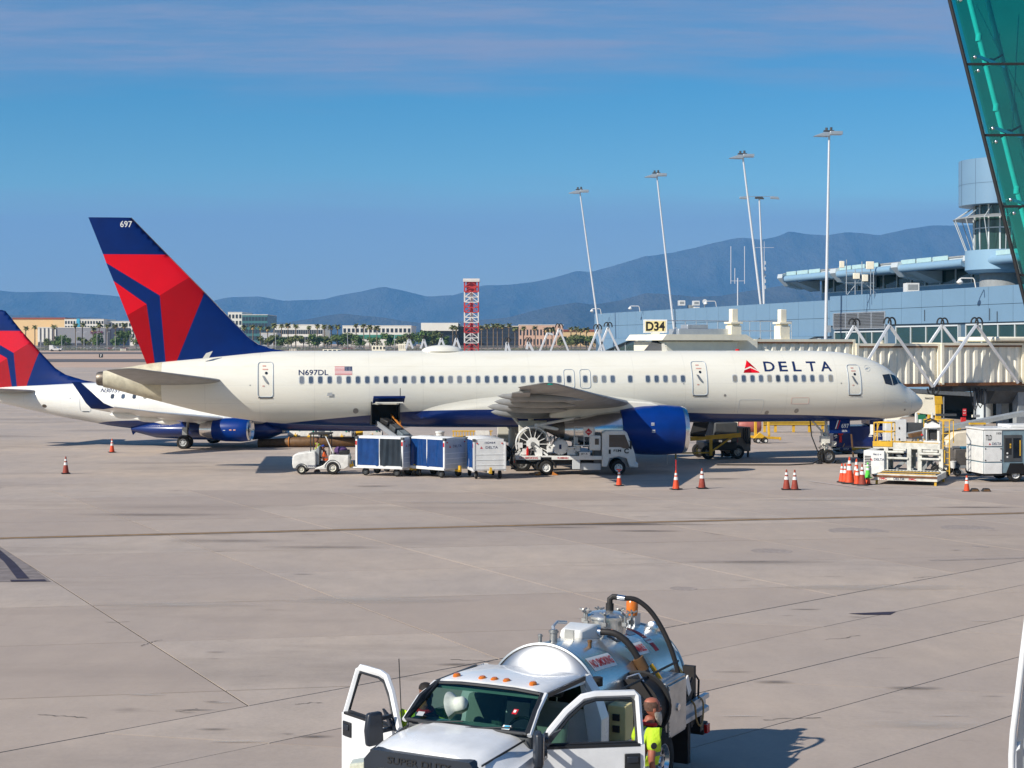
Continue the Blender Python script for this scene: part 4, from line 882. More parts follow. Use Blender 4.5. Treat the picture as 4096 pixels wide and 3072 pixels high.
for k in range(5):
    xa = CL0+(CL1-CL0)*k/5; xb = CL0+(CL1-CL0)*(k+1)/5
    MB().cyl((xa+1.2, CY_-3.5, 14.85), (xb-.6, CY_-3.5, 14.85), .42, n=16).build('gutter_pipe', m_panel2, rf)
    MB().prism([(CY_-4.0, 15.0), (CY_-3.9, 15.5), (CY_-2.5, 15.5), (CY_-1.0, 13.6), (CY_-3.0, 14.0)], 'x', xa-.2, xa+1.2).build('roof_bracket', m_mull, rf, smooth=0)
    MB().prism([(CY_-3.2, 14.45), (CY_, 14.6), (CY_, 13.3)], 'x', xa+.9, xa+3.6).build('soffit_wedge', m_mull, rf, smooth=0)
    for j in range(3): MB().bx(xa+1+j*3.2, xa+3.9+j*3.2, CY_-3.42, CY_-3.34, 15.3, 15.75).build('edge_panel', m_frost, rf, smooth=0)
for u in (3877, 4180, 3560, 3330):
    MB().cyl((fx(u), 1.6, GB), (fx(u), 1.6, 2.0), .75, n=28).build('column', m_mull, T)
MB().cyl((fx(3800), 4, 1.45), (fx(4200), 4, 1.45), .07, n=8).build('pipe', m_grey, T)
for u, z0 in ((3700, 9.0), (3960, 8.9), (3990, 8.6)): MB().cyl((fx(u), -.05, z0), (fx(u), -.05, z0+1.1), .03, n=5).build('conduit', m_black, T)
# fire point on the column: red signs
fp = gx(3857, 139); 
o = MB().bx(-.16, .16, -.04, .04, 0, .66).build('fire_sign', m_txred, None, loc=at(3858, 1664, 139), smooth=0); tag(o, 'upright red fire sign on the white column under the concourse', 'sign')
for k, s_ in enumerate(('FIRE', 'EXT')): text(s_, .22, .10, m_txwhite, o, (-.11, -.05, .45-.25*k))
o = MB().box((0, 0, .22), (.42, .3, .42)).cyl((0, 0, -1.2), (0, 0, 0), .04, n=6).build('fire_box', m_redl, None, loc=at(3853, 1689, 138.5), bevel=.02); tag(o, 'red fire hose box on a post below the upright red sign', 'box')
# rooftop equipment
def roofthing(name, label, cat, u, v, Y, fnb, mats, grp=None):
    o = fnb(MB()).build(name, mats, None, loc=at(u, v, Y), bevel=.02); tag(o, label, cat, grp); return o
def goose(b_): return b_.tube([(.75, 0, -.35), (.62, 0, .35), (.5, 0, .5), (-.55, 0, .5), (-.7, 0, .42)], .06, 8).lathe([(.05, .45), (.28, .2), (.30, .12), (.16, -.02), (.02, -.06)], (-.7, 0, 0), n=16)
for u, v, Y, t_ in ((2386, 1248, 240, 'leftmost white gooseneck camera arm on the concourse parapet'), (2540, 1238, 226, 'white gooseneck camera arm above the gate number sign'), (2844, 1220, 205, 'white gooseneck camera arm beside the roof floodlight boxes'), (3870, 1135, 140, 'white gooseneck camera arm at the right end of the concourse parapet')):
    roofthing('camera_arm', t_, 'camera', u, v, Y, goose, m_whitep, 'gooseneck camera arms on the parapet')
def hvac(w, h_): return lambda b_: b_.bx(-w/2, w/2, 0, 1.4, 0, h_, 0).bx(-w/2+.15, w/2-.15, -.02, 0, .2, h_-.15, 1)
for u, v, Y, w, h_, t_ in ((2728, 1236, 214, .9, .7, 'upper left white floodlight box on the concourse roof'), (2730, 1250, 214, .75, .45, 'lower left white floodlight box on the concourse roof'), (2766, 1236, 214, .75, .7, 'grey cabinet between the floodlight boxes on the roof'), (2786, 1218, 212, .9, .65, 'upper right white floodlight box on the concourse roof'), (2788, 1238, 212, .75, .5, 'lower right white floodlight box on the concourse roof'), (3652, 1163, 158, 1.3, .9, 'cream louvred air unit on the right concourse roof')):
    if u == 2728: v = 1218
    roofthing('roof_unit', t_, 'equipment', u, v+4, Y, hvac(w, h_), [m_whitep if u != 2766 else m_grey, m_grey], 'small boxes on the concourse roof')
sd_ = thing('dish_bracket', 'round white dish aerial on a stalk beside the roof floodlights', 'antenna', at(2818, 1218, 210)); MB().cyl((0, 0, -.8), (0, 0, .4), .05, n=6).build('stalk', m_grey, sd_); MB().lathe([(.02, 0), (.25, -.05), (.32, -.16), (.30, -.16)], (0, -.1, .4), 'y', 16).build('dish', m_whitep, sd_)
ra = thing('rooftop_antenna_rack', 'rack of white panel aerials and struts on the roof left of the air unit', 'antenna', at(3440, 1178, 160))
b = MB()
for k, (x, h_) in enumerate(((-1.4, 3.6), (-.5, 2.6), (.2, 3.4), (1.1, 3.2), (1.4, 2.4))): b.cyl((x, 0, 0), (x, 0, h_), .05, n=6)
b.bar((-1.5, 0, 2.3), (1.5, 0, 2.3), .06).bar((-1.5, 0, 1.2), (1.5, 0, 1.2), .06).bar((0, 0, 1.6), (1.9, .3, 0), .06).bar((0, 0, 1.6), (-1.2, .5, 0), .06).build('frame', m_alu, ra)
for x, z, w, h_ in ((-1.9, 3.1, .5, .7), (1.0, 3.0, .8, .8), (-.4, 1.9, .7, .6), (.5, 1.7, .6, .7)): MB().box((x, -.15, z), (w, .2, h_)).build('panel_antenna', m_cream2, ra, bevel=.04)
# control tower
CT = thing('control_tower', 'round ramp control tower with glazed cab and metal drums at the right', 'tower', at(4010, 1375, 152))
CT.location.z = 0
b = MB().lathe([(4.15, 20.3), (4.15, 24.7), (3.9, 24.72), (.1, 24.8)], (0, 0, 0), n=40); b.build('top_drum', m_panel, CT, smooth=30)
MB().lathe([(3.9, 20.32), (.1, 20.35)], (0, 0, 0), n=40).build('soffit', m_grey, CT)
MB().lathe([(2.7, 15.7), (2.7, 20.3)], (0, 0, 0), n=40, cap=False).build('glazing', m_tglass, CT, smooth=30)
MB().lathe([(.1, 13.6), (3.2, 13.7), (3.55, 14.0), (3.55, 15.9), (3.3, 15.92), (.1, 15.95)], (0, 0, 0), n=40).build('lower_drum', m_panel2, CT, smooth=30)
MB().lathe([(2.2, 11.9), (2.2, 13.7)], (0, 0, 0), n=32).build('stem', m_grey, CT)
for k in range(16):
    a = 2*pi*k/16; MB().bx(2.68, 2.80, -.07, .07, 15.9, 20.3).build('mullion', m_mull, CT, rot=(0, 0, a), smooth=0)
MB().lathe([(2.70, 18.0), (2.78, 18.0), (2.78, 18.12), (2.70, 18.12)], (0, 0, 0), n=40, cap=False).build('transom', m_mull, CT)
MB().lathe([(3.3, 19.35), (4.7, 19.0), (4.7, 18.94), (3.3, 19.27)], (0, 0, 0), n=40, cap=False).build('sunshade', m_grey, CT)
for k in range(14):
    a = 2*pi*k/14; c_, s_ = cos(a), sin(a)
    MB().cyl((4.65*c_, 4.65*s_, 18.97), (2.75*c_, 2.75*s_, 20.2), .05, n=6).cyl((4.65*c_, 4.65*s_, 18.97), (3.5*c_, 3.5*s_, 15.9), .045, n=6).build('brace', m_mull, CT)
for k in range(12):
    a = 2*pi*k/12; MB().bx(4.14, 4.165, -.012, .012, 20.3, 24.7).build('panel_seam', m_joint2, CT, rot=(0, 0, a+.1), smooth=0)
MB().lathe([(4.155, 22.3), (4.168, 22.3), (4.168, 22.33), (4.155, 22.33)], (0, 0, 0), n=40, cap=False).build('panel_seam', m_joint2, CT)
# ------------------------------------------------------------------ light masts
m_mast = mat('galvanised_mast', (.72, .73, .75), .4, .35, var=.08)
def mast(u0, v0, u1, v1, Y, label, heads=2, r=.17):
    p = at(u0, v0, Y); q = at(u1, v1, Y); k = (p.z-g(Y))/(p.z-q.z); base = p+(q-p)*k
    t_ = thing('light_mast', label, 'light mast', base, 0, 'apron light masts'); d = p-base
    MB().tube([(0, 0, 0), d*.5, d], [r*1.25, r, r*.65], 14).build('pole', m_mast, t_)
    if heads == 2:
        MB().prism([(-1.7, -.30), (-.1, -.36), (.3, .12), (-.6, .1)], 'y', -.45, .45).build('lamp_head', m_alu, t_, loc=d, bevel=.04)
        MB().bx(.0, 1.35, -.55, .35, -.16, .2).build('lamp_head', m_alu, t_, loc=d, bevel=.04)
        MB().bx(-.6, .5, -.2, .2, .2, .34).cyl((-.3, 0, .3), (-.3, 0, .62), .14, n=8).cyl((.2, 0, .3), (.2, 0, .66), .14, n=8).build('lamp_bracket', m_dgrey, t_, loc=d)
    else:
        for x in (-2.6, 0, 2.6):
            MB().prism([(x-.7, -.1), (x+.8, -.2), (x+.5, .2), (x-.7, .2)], 'y', -.4, .4).build('lamp_head', m_dgrey if x == 0 else m_alu, t_, loc=d, bevel=.03)
        MB().cyl((-2.6, 0, .25), (2.6, 0, .25), .04, n=6).build('crossbar', m_alu, t_, loc=d)
    e = base+(p-base)*(.30 if heads == 2 else .4); MB().box((r*1.8, -.2, 0), (.35, .3, .75)).build('control_box', m_alu, t_, loc=e-base)
    return t_
mast(2319, 765, 2400, 1350, 236, 'leftmost leaning white light mast, nearest the lattice tower', r=.15)
mast(2627, 700, 2700, 1350, 214, 'leaning white light mast above the gate number sign', r=.15)
mast(2971, 624, 3060, 1350, 190, 'leaning white light mast beside the three-lamp mast', r=.16)
mast(3317, 534, 3303, 1350, 166, 'upright white light mast, tallest and farthest right', r=.17)
mast(3037, 792, 3056, 1210, 262, 'thin mast with three spread lamps behind the concourse', 3, r=.2)
def whip(u, vt, vb, Y, label, kind):
    t_ = thing('antenna_mast', label, 'antenna', at(u, vb, Y)); h_ = (vb-vt)*Y/FOC; b_ = MB()
    if kind:
        b_.cyl((0, 0, -2), (0, 0, h_*.45), .09, n=8).bar((-.9, 0, h_*.4), (.9, 0, h_*.4), .07)
        for x in (-.95, .95): b_.cyl((x, 0, h_*.35), (x, 0, h_), .05, n=6)
        b_.cyl((-.4, 0, h_*.35), (-.4, 0, h_*.62), .05, n=6)
    else:
        b_.cyl((0, 0, -2), (0, 0, h_), .07, .03, n=8).bar((-1.6, 0, h_*.9), (1.4, 0, h_*.9), .05)
        for k in range(5): b_.box((.1, 0, h_*(.25+.1*k)), (.25, .15, .5))
    b_.build('mast', m_mast, t_); return t_
whip(2951, 985, 1216, 215, 'white forked whip aerial standing on the concourse roof', 1)
whip(3057, 966, 1210, 225, 'slim white aerial mast with a crossbar beside the leaning mast', 0)
# ------------------------------------------------------------------ boarding bridge
BR = thing('boarding_bridge', 'cream corrugated passenger boarding bridge behind the nose of the large airliner', 'boarding bridge', (10.2, 92.9, 0), radians(22))
# local x runs along the tunnel to the right and away
def tunnel(x0, x1, hw, z0, z1, name='tunnel_section'):
    n = int((x1-x0)/.62); b_ = MB(); w = .085
    prof = []
    for k in range(n):
        a = x0+(x1-x0)*k/n; L_ = (x1-x0)/n
        prof += [(a, 0), (a+L_*.36, 0), (a+L_*.5, w), (a+L_*.86, w)]
    prof.append((x1, 0))
    for sgn in (-1, 1):
        vs = [(x, sgn*(hw-d if sgn > 0 else hw-d), z) for z in (z0, z1) for x, d in prof]; m_ = len(prof)
        b_.add([(x, sgn*(hw-d), z0) for x, d in prof]+[(x, sgn*(hw-d), z1) for x, d in prof], [(k, k+1, m_+k+1, m_+k) for k in range(m_-1)], 0)
    b_.bx(x0, x1, -hw-.06, hw+.06, z1, z1+.16, 1).bx(x0, x1, -hw-.05, hw+.05, z0-.2, z0, 2).bx(x0, x0+.18, -hw-.08, hw+.08, z0-.1, z1+.1, 1).bx(x1-.18, x1, -hw-.08, hw+.08, z0-.1, z1+.1, 1)
    b_.bx(x0, x1, -hw-.07, -hw-.05, z1-.10, z1, 2)
    o_ = b_.build(name, [m_cream, m_cream2, m_rust], BR, smooth=20)
    for k in range(int((x1-x0)/4)): MB().box((x0+2+4*k, -hw+.1, z1+.26), (.16, .1, .22)).build('roof_hook', m_cream2, o_)
    return o_
tunnel(4.2, 11.4, 1.25, 4.35, 6.92); tunnel(11.4, 17.7, 1.35, 4.28, 6.66); tunnel(17.7, 24.2, 1.5, 4.32, 6.70)
MB().bx(24.2, 25.3, -1.75, 1.75, 4.1, 7.05).build('portal_frame', m_cream2, BR, bevel=.04)
MB().bx(21.6, 26.6, -1.9, 1.9, 6.95, 7.25).build('portal_roof', m_cream2, BR, bevel=.1)
for k in range(8): MB().bx(25.35+k*.4, 25.6+k*.4, -1.6, 1.6, 4.2, 6.85).build('bellows_rib', m_cream, BR)
MB().lathe([(.2, 4.0), (2.6, 4.1), (2.6, 7.0), (2.4, 7.2), (.2, 7.3)], (31.2, 0, 0), n=24).build('rotunda', m_cream2, BR, smooth=30)
MB().cyl((31.2, 0, -.5), (31.2, 0, 4.0), .5, n=24).build('rotunda_column', m_grey, BR)
MB().bx(18.8, 24.8, -1.2, 1.2, 3.75, 4.1).prism([(-1.2, 3.8), (1.2, 3.8), (.5, 2.9), (-.5, 2.9)], 'x', 22.2, 24.9).build('lift_beam', m_dgrey, BR)
for s_ in (-.8, .8): MB().bx(24.1, 24.7, s_-.28, s_+.28, .3, 3.8).build('lift_column', m_grey, BR, bevel=.03)
MB().bx(23.6, 25.3, -1.5, -1.15, .55, 2.1).build('electric_cabinet', m_grey, BR, bevel=.03)
for x_ in (23.8, 25.0): wheel('drive_wheel', BR, (x_, -.3, g(102)+.5), .5, .4)
for k, x_ in enumerate((20.1, 20.5, 20.8, 25.2, 25.6, 25.9)): MB().tube([(x_, -1.3, 4.0), (x_+.05, -1.45, 3.0), (x_+.25, -1.5, 2.5+.2*(k % 3)), (x_+.5, -1.45, 3.0), (x_+.55, -1.3, 3.9)], .04, 6).build('hanging_cable', m_black, BR)
for x_ in (20.7, 21.5): MB().cyl((x_, -1.0, 3.8), (x_, -1.0, 1.4 if x_ > 21 else 2.2), .07, n=8).build('hanging_pipe', m_grey, BR)
MB().box((20.75, -1.05, 2.15), (.5, .2, .16)).build('warning_light', m_cream, BR)
# cab at the aircraft door
cab = MB().bx(-2.2, 2.6, -2.1, 2.1, 3.9, 6.95).build('cab', m_cream2, BR, bevel=.05)
MB().prism([(-2.6, 7.0), (3.6, 7.0), (3.0, 7.35), (-2.3, 7.35)], 'y', -2.4, 2.4).build('cab_roof', m_cream2, BR)
MB().bx(2.6, 4.3, -1.5, 1.5, 3.9, 7.0).build('cab_passage', m_cream, BR)
# folded canopy over the aircraft door (world-aligned on the far side of the hull)
for k in range(9):
    a = k/8
    MB().tube([(-2.9-.05*k, -2.0+.16*k, 4.4), (-2.8, -2.0+.16*k, 6.0+.05*k), (-2.3, -2.0+.16*k, 6.62+.04*k), (1.6, -2.0+.16*k, 6.62+.04*k), (2.2, -2.0+.16*k, 6.0)], .10, 8).build('canopy_fold', m_dgrey, BR)
for x_ in (3.2, 6.6):
    p = MB().bx(x_-.35, x_+.35, -.9, -.2, 6.9, 7.9).bx(x_-.28, x_+.28, -.83, -.27, 7.9, 8.0).bx(x_-.42, x_+.42, -.97, -.13, 8.0, 8.12).bx(x_-.2, x_+.2, -.75, -.35, 8.12, 8.9).build('roof_post', m_cream2, BR, bevel=.02)
rl = MB()
for k in range(14): rl.cyl((-1.5+k*.75, 1.0, 6.95), (-1.5+k*.75, 1.0, 8.2), .025, n=5)
rl.cyl((-1.5, 1.0, 8.2), (8.25, 1.0, 8.2), .03, n=5).cyl((-1.5, 1.0, 7.6), (8.25, 1.0, 7.6), .025, n=5).build('roof_railing', m_alu, BR)
MB().bx(-.5, 3.0, -.5, .8, 7.3, 7.7).bx(.2, 1.6, -.3, .6, 7.7, 7.95).build('roof_unit', m_alu, BR, bevel=.03)
# gate sign on the cab roof
gs = thing('gate_sign', 'cream gate number sign reading D34 on the boarding bridge cab roof', 'sign', at(2621, 1332, 92.2))
MB().bx(-.71, .71, -.09, .09, 0, .80).build('frame', m_whitep, gs, bevel=.02)
MB().bx(-.60, .60, -.10, -.088, .10, .71).build('face', mat('pale_yellow_face', sr(232, 214, 152), .5, var=.05), gs, smooth=0)
MB().prism([(-.28, 0), (.28, 0), (.05, -.32), (-.05, -.32)], 'y', -.08, .08).cyl((0, 0, -.8), (0, 0, -.25), .05, n=8).build('bracket', m_cream2, gs)
text('D34', 1.12, .56, m_txblack, gs, (-.56, -.106, .12), bold=.035)
# jointed hose arms beside the tunnel
def arms(pts, Y, name, label, r=.11, grp='jointed hose arms on the bridges'):
    P_ = [at(u, v, y_) for (u, v), y_ in zip(pts, Y)]; base = P_[0].copy(); t_ = thing(name, label, 'hose arm', base, 0, grp)
    for a, c in zip(P_, P_[1:]): MB().bar(a-base, c-base, r*1.6, r*1.6, up=(0, 1, 0)).build('arm', m_mast, t_, bevel=.02)
    for k, p in enumerate(P_[1:-1]):
        up_ = 1 if p.z > (P_[k].z+P_[k+2].z)/2 else -1; q = p-base
        for d in (-.14, .14): MB().tube([q+Vector((d+.22*cos(t2), -.1, up_*(.12+.34*sin(t2)))) for t2 in [pi*j/8-.3 for j in range(10)]], .055, 7).build('hose_loop', m_black, t_)
    return t_
arms([(3400, 1560), (3557, 1300), (3731, 1548), (3905, 1300), (4072, 1532)], [95.5, 96.3, 97.3, 98.5, 100], 'hose_arm', 'long zigzag of silver hose arms in front of the cream bridge')
arms([(3360, 1400), (3416, 1303), (3480, 1400)], [102, 102, 102], 'hose_arm', 'silver hose arm peak behind the bridge, below the louvre')
arms([(3700, 1400), (3768, 1300), (3845, 1400)], [104, 104, 104], 'hose_arm', 'silver hose arm peak behind the bridge, in front of the dark windows')
rk = lambda x, y: (900+x/1.3825, 1050+y/1.3825)
for k, (pts, Y, t_) in enumerate((([(1740, 492), (1785, 388), (1815, 400)], 150, 'bent silver hose arm left of the leaning mast foot'), ([(1800, 492), (1848, 366), (1900, 492)], 150, 'tall silver hose arm peak left of the leftmost mast'), ([(2010, 492), (2060, 372), (2100, 492)], 140, 'silver hose arm peak at the foot of the leftmost mast'), ([(2065, 492), (2118, 360), (2180, 492)], 140, 'silver hose arm peak left of the gate sign'), ([(1552, 492), (1560, 440), (1576, 492)], 165, 'short silver hose arm beside the crown antenna'), ([(1668, 480), (1678, 440), (1704, 490)], 165, 'small silver hose arm second from the lattice tower'), ([(1000, 476), (1018, 424), (1040, 476)], 190, 'leftmost small hose arm behind the white dome'), ([(1082, 476), (1100, 424), (1116, 476)], 190, 'second small hose arm behind the white dome'), ([(1178, 470), (1196, 418), (1212, 460)], 190, 'third small hose arm behind the white dome'), ([(1262, 470), (1280, 418), (1302, 480)], 190, 'fourth small hose arm, right behind the white dome'))):
    arms([rk(*p) for p in pts], [Y]*3, 'hose_arm', t_, .16 if Y > 160 else .12)
for (x, y, w, h_, Y, t_) in ((815, 460, 75, 26, 200, 'white boxy unit with dark vents beyond the crown, left of dome'), (545, 480, 100, 12, 180, 'long low white unit just showing above the crown'), (962, 450, 42, 36, 195, 'grey white tall unit beside the first small hose arm')):
    u, v = rk(x+w/2, y+h_); W_ = w/1.3825*Y/FOC; h2 = h_/1.3825*Y/FOC; p = at(u, v, Y)
    o = MB().bx(-W_/2, W_/2, -.8, .8, -4, h2, 0).build('rooftop_unit', m_cream2, None, loc=p, bevel=.03); tag(o, t_, 'equipment')
    for k in range(4): MB().bx(-W_/2+.15+k*W_/4, -W_/2+W_/4-.05+k*W_/4, -.83, -.79, h2*.25, h2*.8).build('vent', m_dgrey, o, smooth=0)
# ------------------------------------------------------------------ leaning glass wall close on the right
GW = thing('glass_wall', 'leaning teal glass wall with dark joints and inner tubes at top right', 'glass wall', (0, 0, 0))
m_teal = tinted('teal_glass', (.13, .74, .68), .10)
m_tealb = mat('interior_wall', (.20, .24, .24), .7, var=.3, scale=.3)
m_tubet = mat('white_tube', (.85, .87, .87), .3, var=.08)
YG = 40.
def gwp(u, v, y=YG): return at(u, v, y)
eu = lambda v: 3800+296*v/1185
rows = [-290, -25, 257, 541, 826, 1100, 1380]
for k in range(len(rows)-1):
    v0, v1 = rows[k], rows[k+1]
    for c_ in range(2):
        a, b_ = eu(v0)+8+c_*420, eu(v1)+8+c_*420; w = 412
        P_ = [gwp(a, v0+4), gwp(a+w, v0+4), gwp(b_+w, v1-4), gwp(b_, v1-4)]
        o = MB().add(P_+[p+Vector((0, .05, 0)) for p in P_], [(0, 1, 2, 3), (7, 6, 5, 4), (0, 4, 5, 1), (1, 5, 6, 2), (2, 6, 7, 3), (3, 7, 4, 0)]).build('glass_panel', m_teal, GW, smooth=0)
    MB().bar(gwp(eu(v1)-4, v1), gwp(eu(v1)+900, v1-6), .05, .06).build('horizontal_joint', m_black, GW)
    for dv in (-26, 28):
        q = gwp(eu(v1+dv)+38, v1+dv); MB().ball((q.x, q.y-.08, q.z), .05, 10).build('glass_fixing', m_chrome, GW)
    q = gwp(eu(v1)+100, v1-10, YG+.6); MB().bar(q+Vector((-.5, -.5, .05)), q+Vector((.4, .2, -.1)), .05, .08).bar(q+Vector((-.3, -.2, -.15)), q+Vector((.3, 0, .18)), .05).ball(q, .11, 8).build('spider_clamp', m_chrome, GW)
MB().tube([gwp(eu(v)-2, v, YG-.02) for v in (-300, 200, 700, 1400)], .05, 8).build('edge_strip', m_black, GW)
for off, r in ((78, .07), (150, .07)):
    MB().tube([gwp(eu(v)+off, v, YG+1.2) for v in (-300, 200, 700, 1400)], r, 14).build('inner_tube', m_tubet, GW)
    for v in (150, 430, 760, 1010): q = gwp(eu(v)+off, v, YG+1.2); MB().cyl(q-Vector((.01, 0, .1)), q+Vector((0.0, 0, .1)), r*1.18, n=14).build('tube_collar', m_tubet, GW)
for (u0, v0, u1, v1) in ((3905, 20, 4096, 400), (4075, 60, 4050, 520), (4080, 610, 4250, 1010)): MB().cyl(gwp(u0, v0, YG+.7), gwp(u1, v1, YG+.7), .014, n=5).build('bracing_cable', m_tubet, GW)
P_ = [gwp(eu(-300)+30, -300, YG+3.5), gwp(eu(-300)+1500, -300, YG+3.5), gwp(eu(1400)+1500, 1400, YG+3.5), gwp(eu(1400)+30, 1400, YG+3.5)]
MB().add(P_+[p+Vector((0, .2, 0)) for p in P_], [(0, 1, 2, 3), (7, 6, 5, 4), (0, 4, 5, 1), (1, 5, 6, 2), (2, 6, 7, 3), (3, 7, 4, 0)]).build('inner_wall', m_tealb, GW, smooth=0)
# ------------------------------------------------------------------ the far side of the airfield
m_roofr = mat('red_brown_roof', sr(150, 84, 62), .8, var=.15, scale=.1); m_tan = mat('tan_stucco', sr(226, 196, 146), .85, var=.06, scale=.1)
m_offw = mat('off_white_stucco', sr(226, 224, 214), .8, var=.06, scale=.1); m_lgrey = mat('light_grey_cladding', sr(188, 192, 194), .7, var=.06, scale=.1)
m_cgrey = mat('mid_grey_cladding', sr(140, 142, 148), .7, var=.08, scale=.1); m_char = mat('charcoal_cladding', sr(66, 70, 80), .7, var=.1, scale=.1)
m_cyan = mat('cyan_panel', sr(70, 170, 205), .6, var=0); m_tealw = mat('teal_curtain_wall', sr(70, 118, 122), .25, var=.15, scale=.05, spec=.8)
m_dwin = mat('dark_window', (.03, .04, .055), .15, var=.2, scale=.2, spec=.8); m_pink = mat('pinkish_stucco', sr(206, 172, 150), .85, var=.06, scale=.1)
m_greenb = mat('green_band', sr(60, 130, 110), .6, var=0); m_bglass = mat('dark_blue_glass', (.035, .05, .08), .15, var=.2, scale=.08, spec=.8)
def bld(name, label, u0, u1, vt, Y, depth, m, rows=0, cols=0, wm=None, roof=None, side=None, zw=(.15, .85), base=None, extra=None, wfrac=.6):
    """box building seen across the airfield; each window is a part"""
    x0, x1 = (u0-CX)*Y/FOC, (u1-CX)*Y/FOC; zt = CH-(vt-VH)*Y/FOC; zb = g(Y)-1; c = (x0+x1)/2; hw = (x1-x0)/2; H_ = zt-zb
    t_ = thing(name, label, 'building', (c, Y, zb))
    MB().bx(-hw, hw, 0, depth, 0, H_).build('wall', m, t_, smooth=0)
    if roof: MB().bx(-hw-.4, hw+.4, -.4, depth+.4, H_, H_+1.1).build('roof', roof, t_, smooth=0)
    else: MB().bx(-hw-.15, hw+.15, -.15, depth+.15, H_, H_+.35).build('parapet', m_offw, t_, smooth=0)
    if rows and cols:
        me = None; ww = 2*hw/cols*wfrac; wh = H_*(zw[1]-zw[0])/rows*.6
        for r in range(rows):
            for k in range(cols):
                p = (-hw+2*hw*(k+.5)/cols, -.12, H_*(zw[0]+(zw[1]-zw[0])*(r+.5)/rows))
                if me is None: o = MB().bx(-ww/2, ww/2, 0, .15, -wh/2, wh/2).build('window', wm or m_dwin, t_, loc=p, smooth=0); me = o.data
                else: place('window', me, t_, p)
    if extra: extra(t_, hw, H_)
    return t_
bld('store', 'cream big-box store wall with red roof edge, far left', 52, 212, 1277, 1060, 60, m_tan, roof=m_roofr)
bld('store_annex', 'cream store corner block right of the big-box wall', 212, 258, 1277, 1040, 50, m_tan, roof=m_roofr)
def kx(t_, hw, H_):
    for k in range(5): MB().bx(-hw+hw*.11*k*1.0, -hw+hw*.11*k+hw*.055, -.6, 0, H_*.32, H_*.98).build('white_pier', m_offw, t_, smooth=0)
    MB().bx(hw*.86, hw*1.0, -1.2, 0, 0, H_*.93).build('dark_end', m_char, t_, smooth=0)
    MB().bx(-hw, hw*.86, -.25, 0, 0, H_*.26).build('base_band', m_char, t_, smooth=0)
    text('KONAMI', 48*900/FOC, 12.5*900/FOC, mat('maroon_letters', sr(96, 24, 66), .5, var=0), t_, ((388-364-152+0)*0+(363-298)*900/FOC, -.5, H_*.70), bold=.05)
bld('grey_office', 'grey windowless office with white piers and maroon lettering', 152, 444, 1311, 900, 45, m_cgrey, extra=kx)
def hotel(t_, hw, H_): MB().bx(-hw*.38, -hw*.22, -.4, 0, H_*.3, H_+.6).build('cyan_panel', m_cyan, t_, smooth=0)
bld('hotel', 'white hotel with a cyan panel and square windows, far left', 258, 415, 1278, 1000, 30, m_offw, 4, 14, zw=(.3, .98), extra=hotel)
bld('pale_hotel', 'pale hotel block partly hidden by the red tail', 420, 540, 1286, 1010, 30, m_offw, 3, 9, zw=(.35, .98))
bld('white_office', 'white corner block beside the teal office', 912, 968, 1250, 1020, 40, m_offw, 4, 4, zw=(.25, .98))
bld('teal_office', 'teal glass office block right of the big tail', 968, 1070, 1260, 1015, 40, m_tealw, 4, 8, wm=m_bglass, zw=(.2, .98), wfrac=.8)
bld('low_office', 'low white office with a long dark window band behind palms', 1099, 1290, 1300, 960, 40, m_offw, 2, 22, zw=(.25, .85), wfrac=.8)
def gb(t_, hw, H_): MB().bx(-hw, hw, -.3, 0, H_*.42, H_*.60).build('green_band', m_greenb, t_, smooth=0)
bld('white_warehouse', 'long white warehouse with a green band', 1370, 1645, 1304, 960, 50, m_offw, 1, 16, zw=(.65, .95), extra=gb)
def ov(t_, hw, H_): MB().bx(-hw, hw, -2, 20, H_*.72, H_*1.02).build('roof_fascia', m_offw, t_, smooth=0)
bld('glass_office', 'dark glass office with a deep white roof fascia left of lattice tower', 1685, 1833, 1294, 850, 40, m_bglass, 3, 10, wm=m_dwin, zw=(.1, .7), extra=ov, wfrac=.8)
bld('black_glass_office', 'black glass office block behind the lattice tower', 1833, 2075, 1306, 860, 40, m_bglass, 4, 18, wm=m_dwin, zw=(.1, .95), wfrac=.82)
bld('pink_office', 'pinkish office with tall dark windows right of lattice tower', 2075, 2253, 1301, 850, 35, m_pink, 2, 13, zw=(.12, .9), wfrac=.45)
bld('beige_shop', 'low beige shop with red roof left of the concourse end', 2253, 2390, 1326, 900, 30, m_tan, 1, 8, roof=m_roofr)
bld('grey_shed', 'small grey shed between the palms right of the big tail', 1040, 1105, 1334, 860, 20, m_lgrey, 1, 4)
# red and white lattice tower
LT = thing('lattice_tower', 'red and white banded steel lattice tower across the airfield', 'tower', gx(1886, 640))
m_tr = mat('tower_red', sr(196, 62, 56), .6, var=.12, scale=.5); m_tw = mat('tower_white', sr(226, 222, 216), .6, var=.1, scale=.5)
htw = CH-(1128-VH)*640/FOC-g(640); hwid = 2.85
for k in range(7):
    z0, z1 = htw*k/7, htw*(k+1)/7; b = MB(); n = 2
    for j in range(n):
        a, c = z0+(z1-z0)*j/n, z0+(z1-z0)*(j+1)/n
        for sx, sy in ((-1, -1), (1, -1), (1, 1), (-1, 1)): b.bar((sx*hwid, sy*hwid, a), (sx*hwid, sy*hwid, c), .42)
        for (ax, ay, bx_, by) in ((-1, -1, 1, -1), (1, -1, 1, 1), (1, 1, -1, 1), (-1, 1, -1, -1)):
            b.bar((ax*hwid, ay*hwid, a), (bx_*hwid, by*hwid, a), .3); mx_, my = (ax+bx_)/2*hwid, (ay+by)/2*hwid
            b.bar((ax*hwid, ay*hwid, a), (mx_, my, c), .26).bar((bx_*hwid, by*hwid, a), (mx_, my, c), .26)
        b.bx(-.7, .7, -.7, .7, a, c)
    b.build('lattice_band', m_tr if k % 2 == 0 else m_tw, LT, smooth=0)
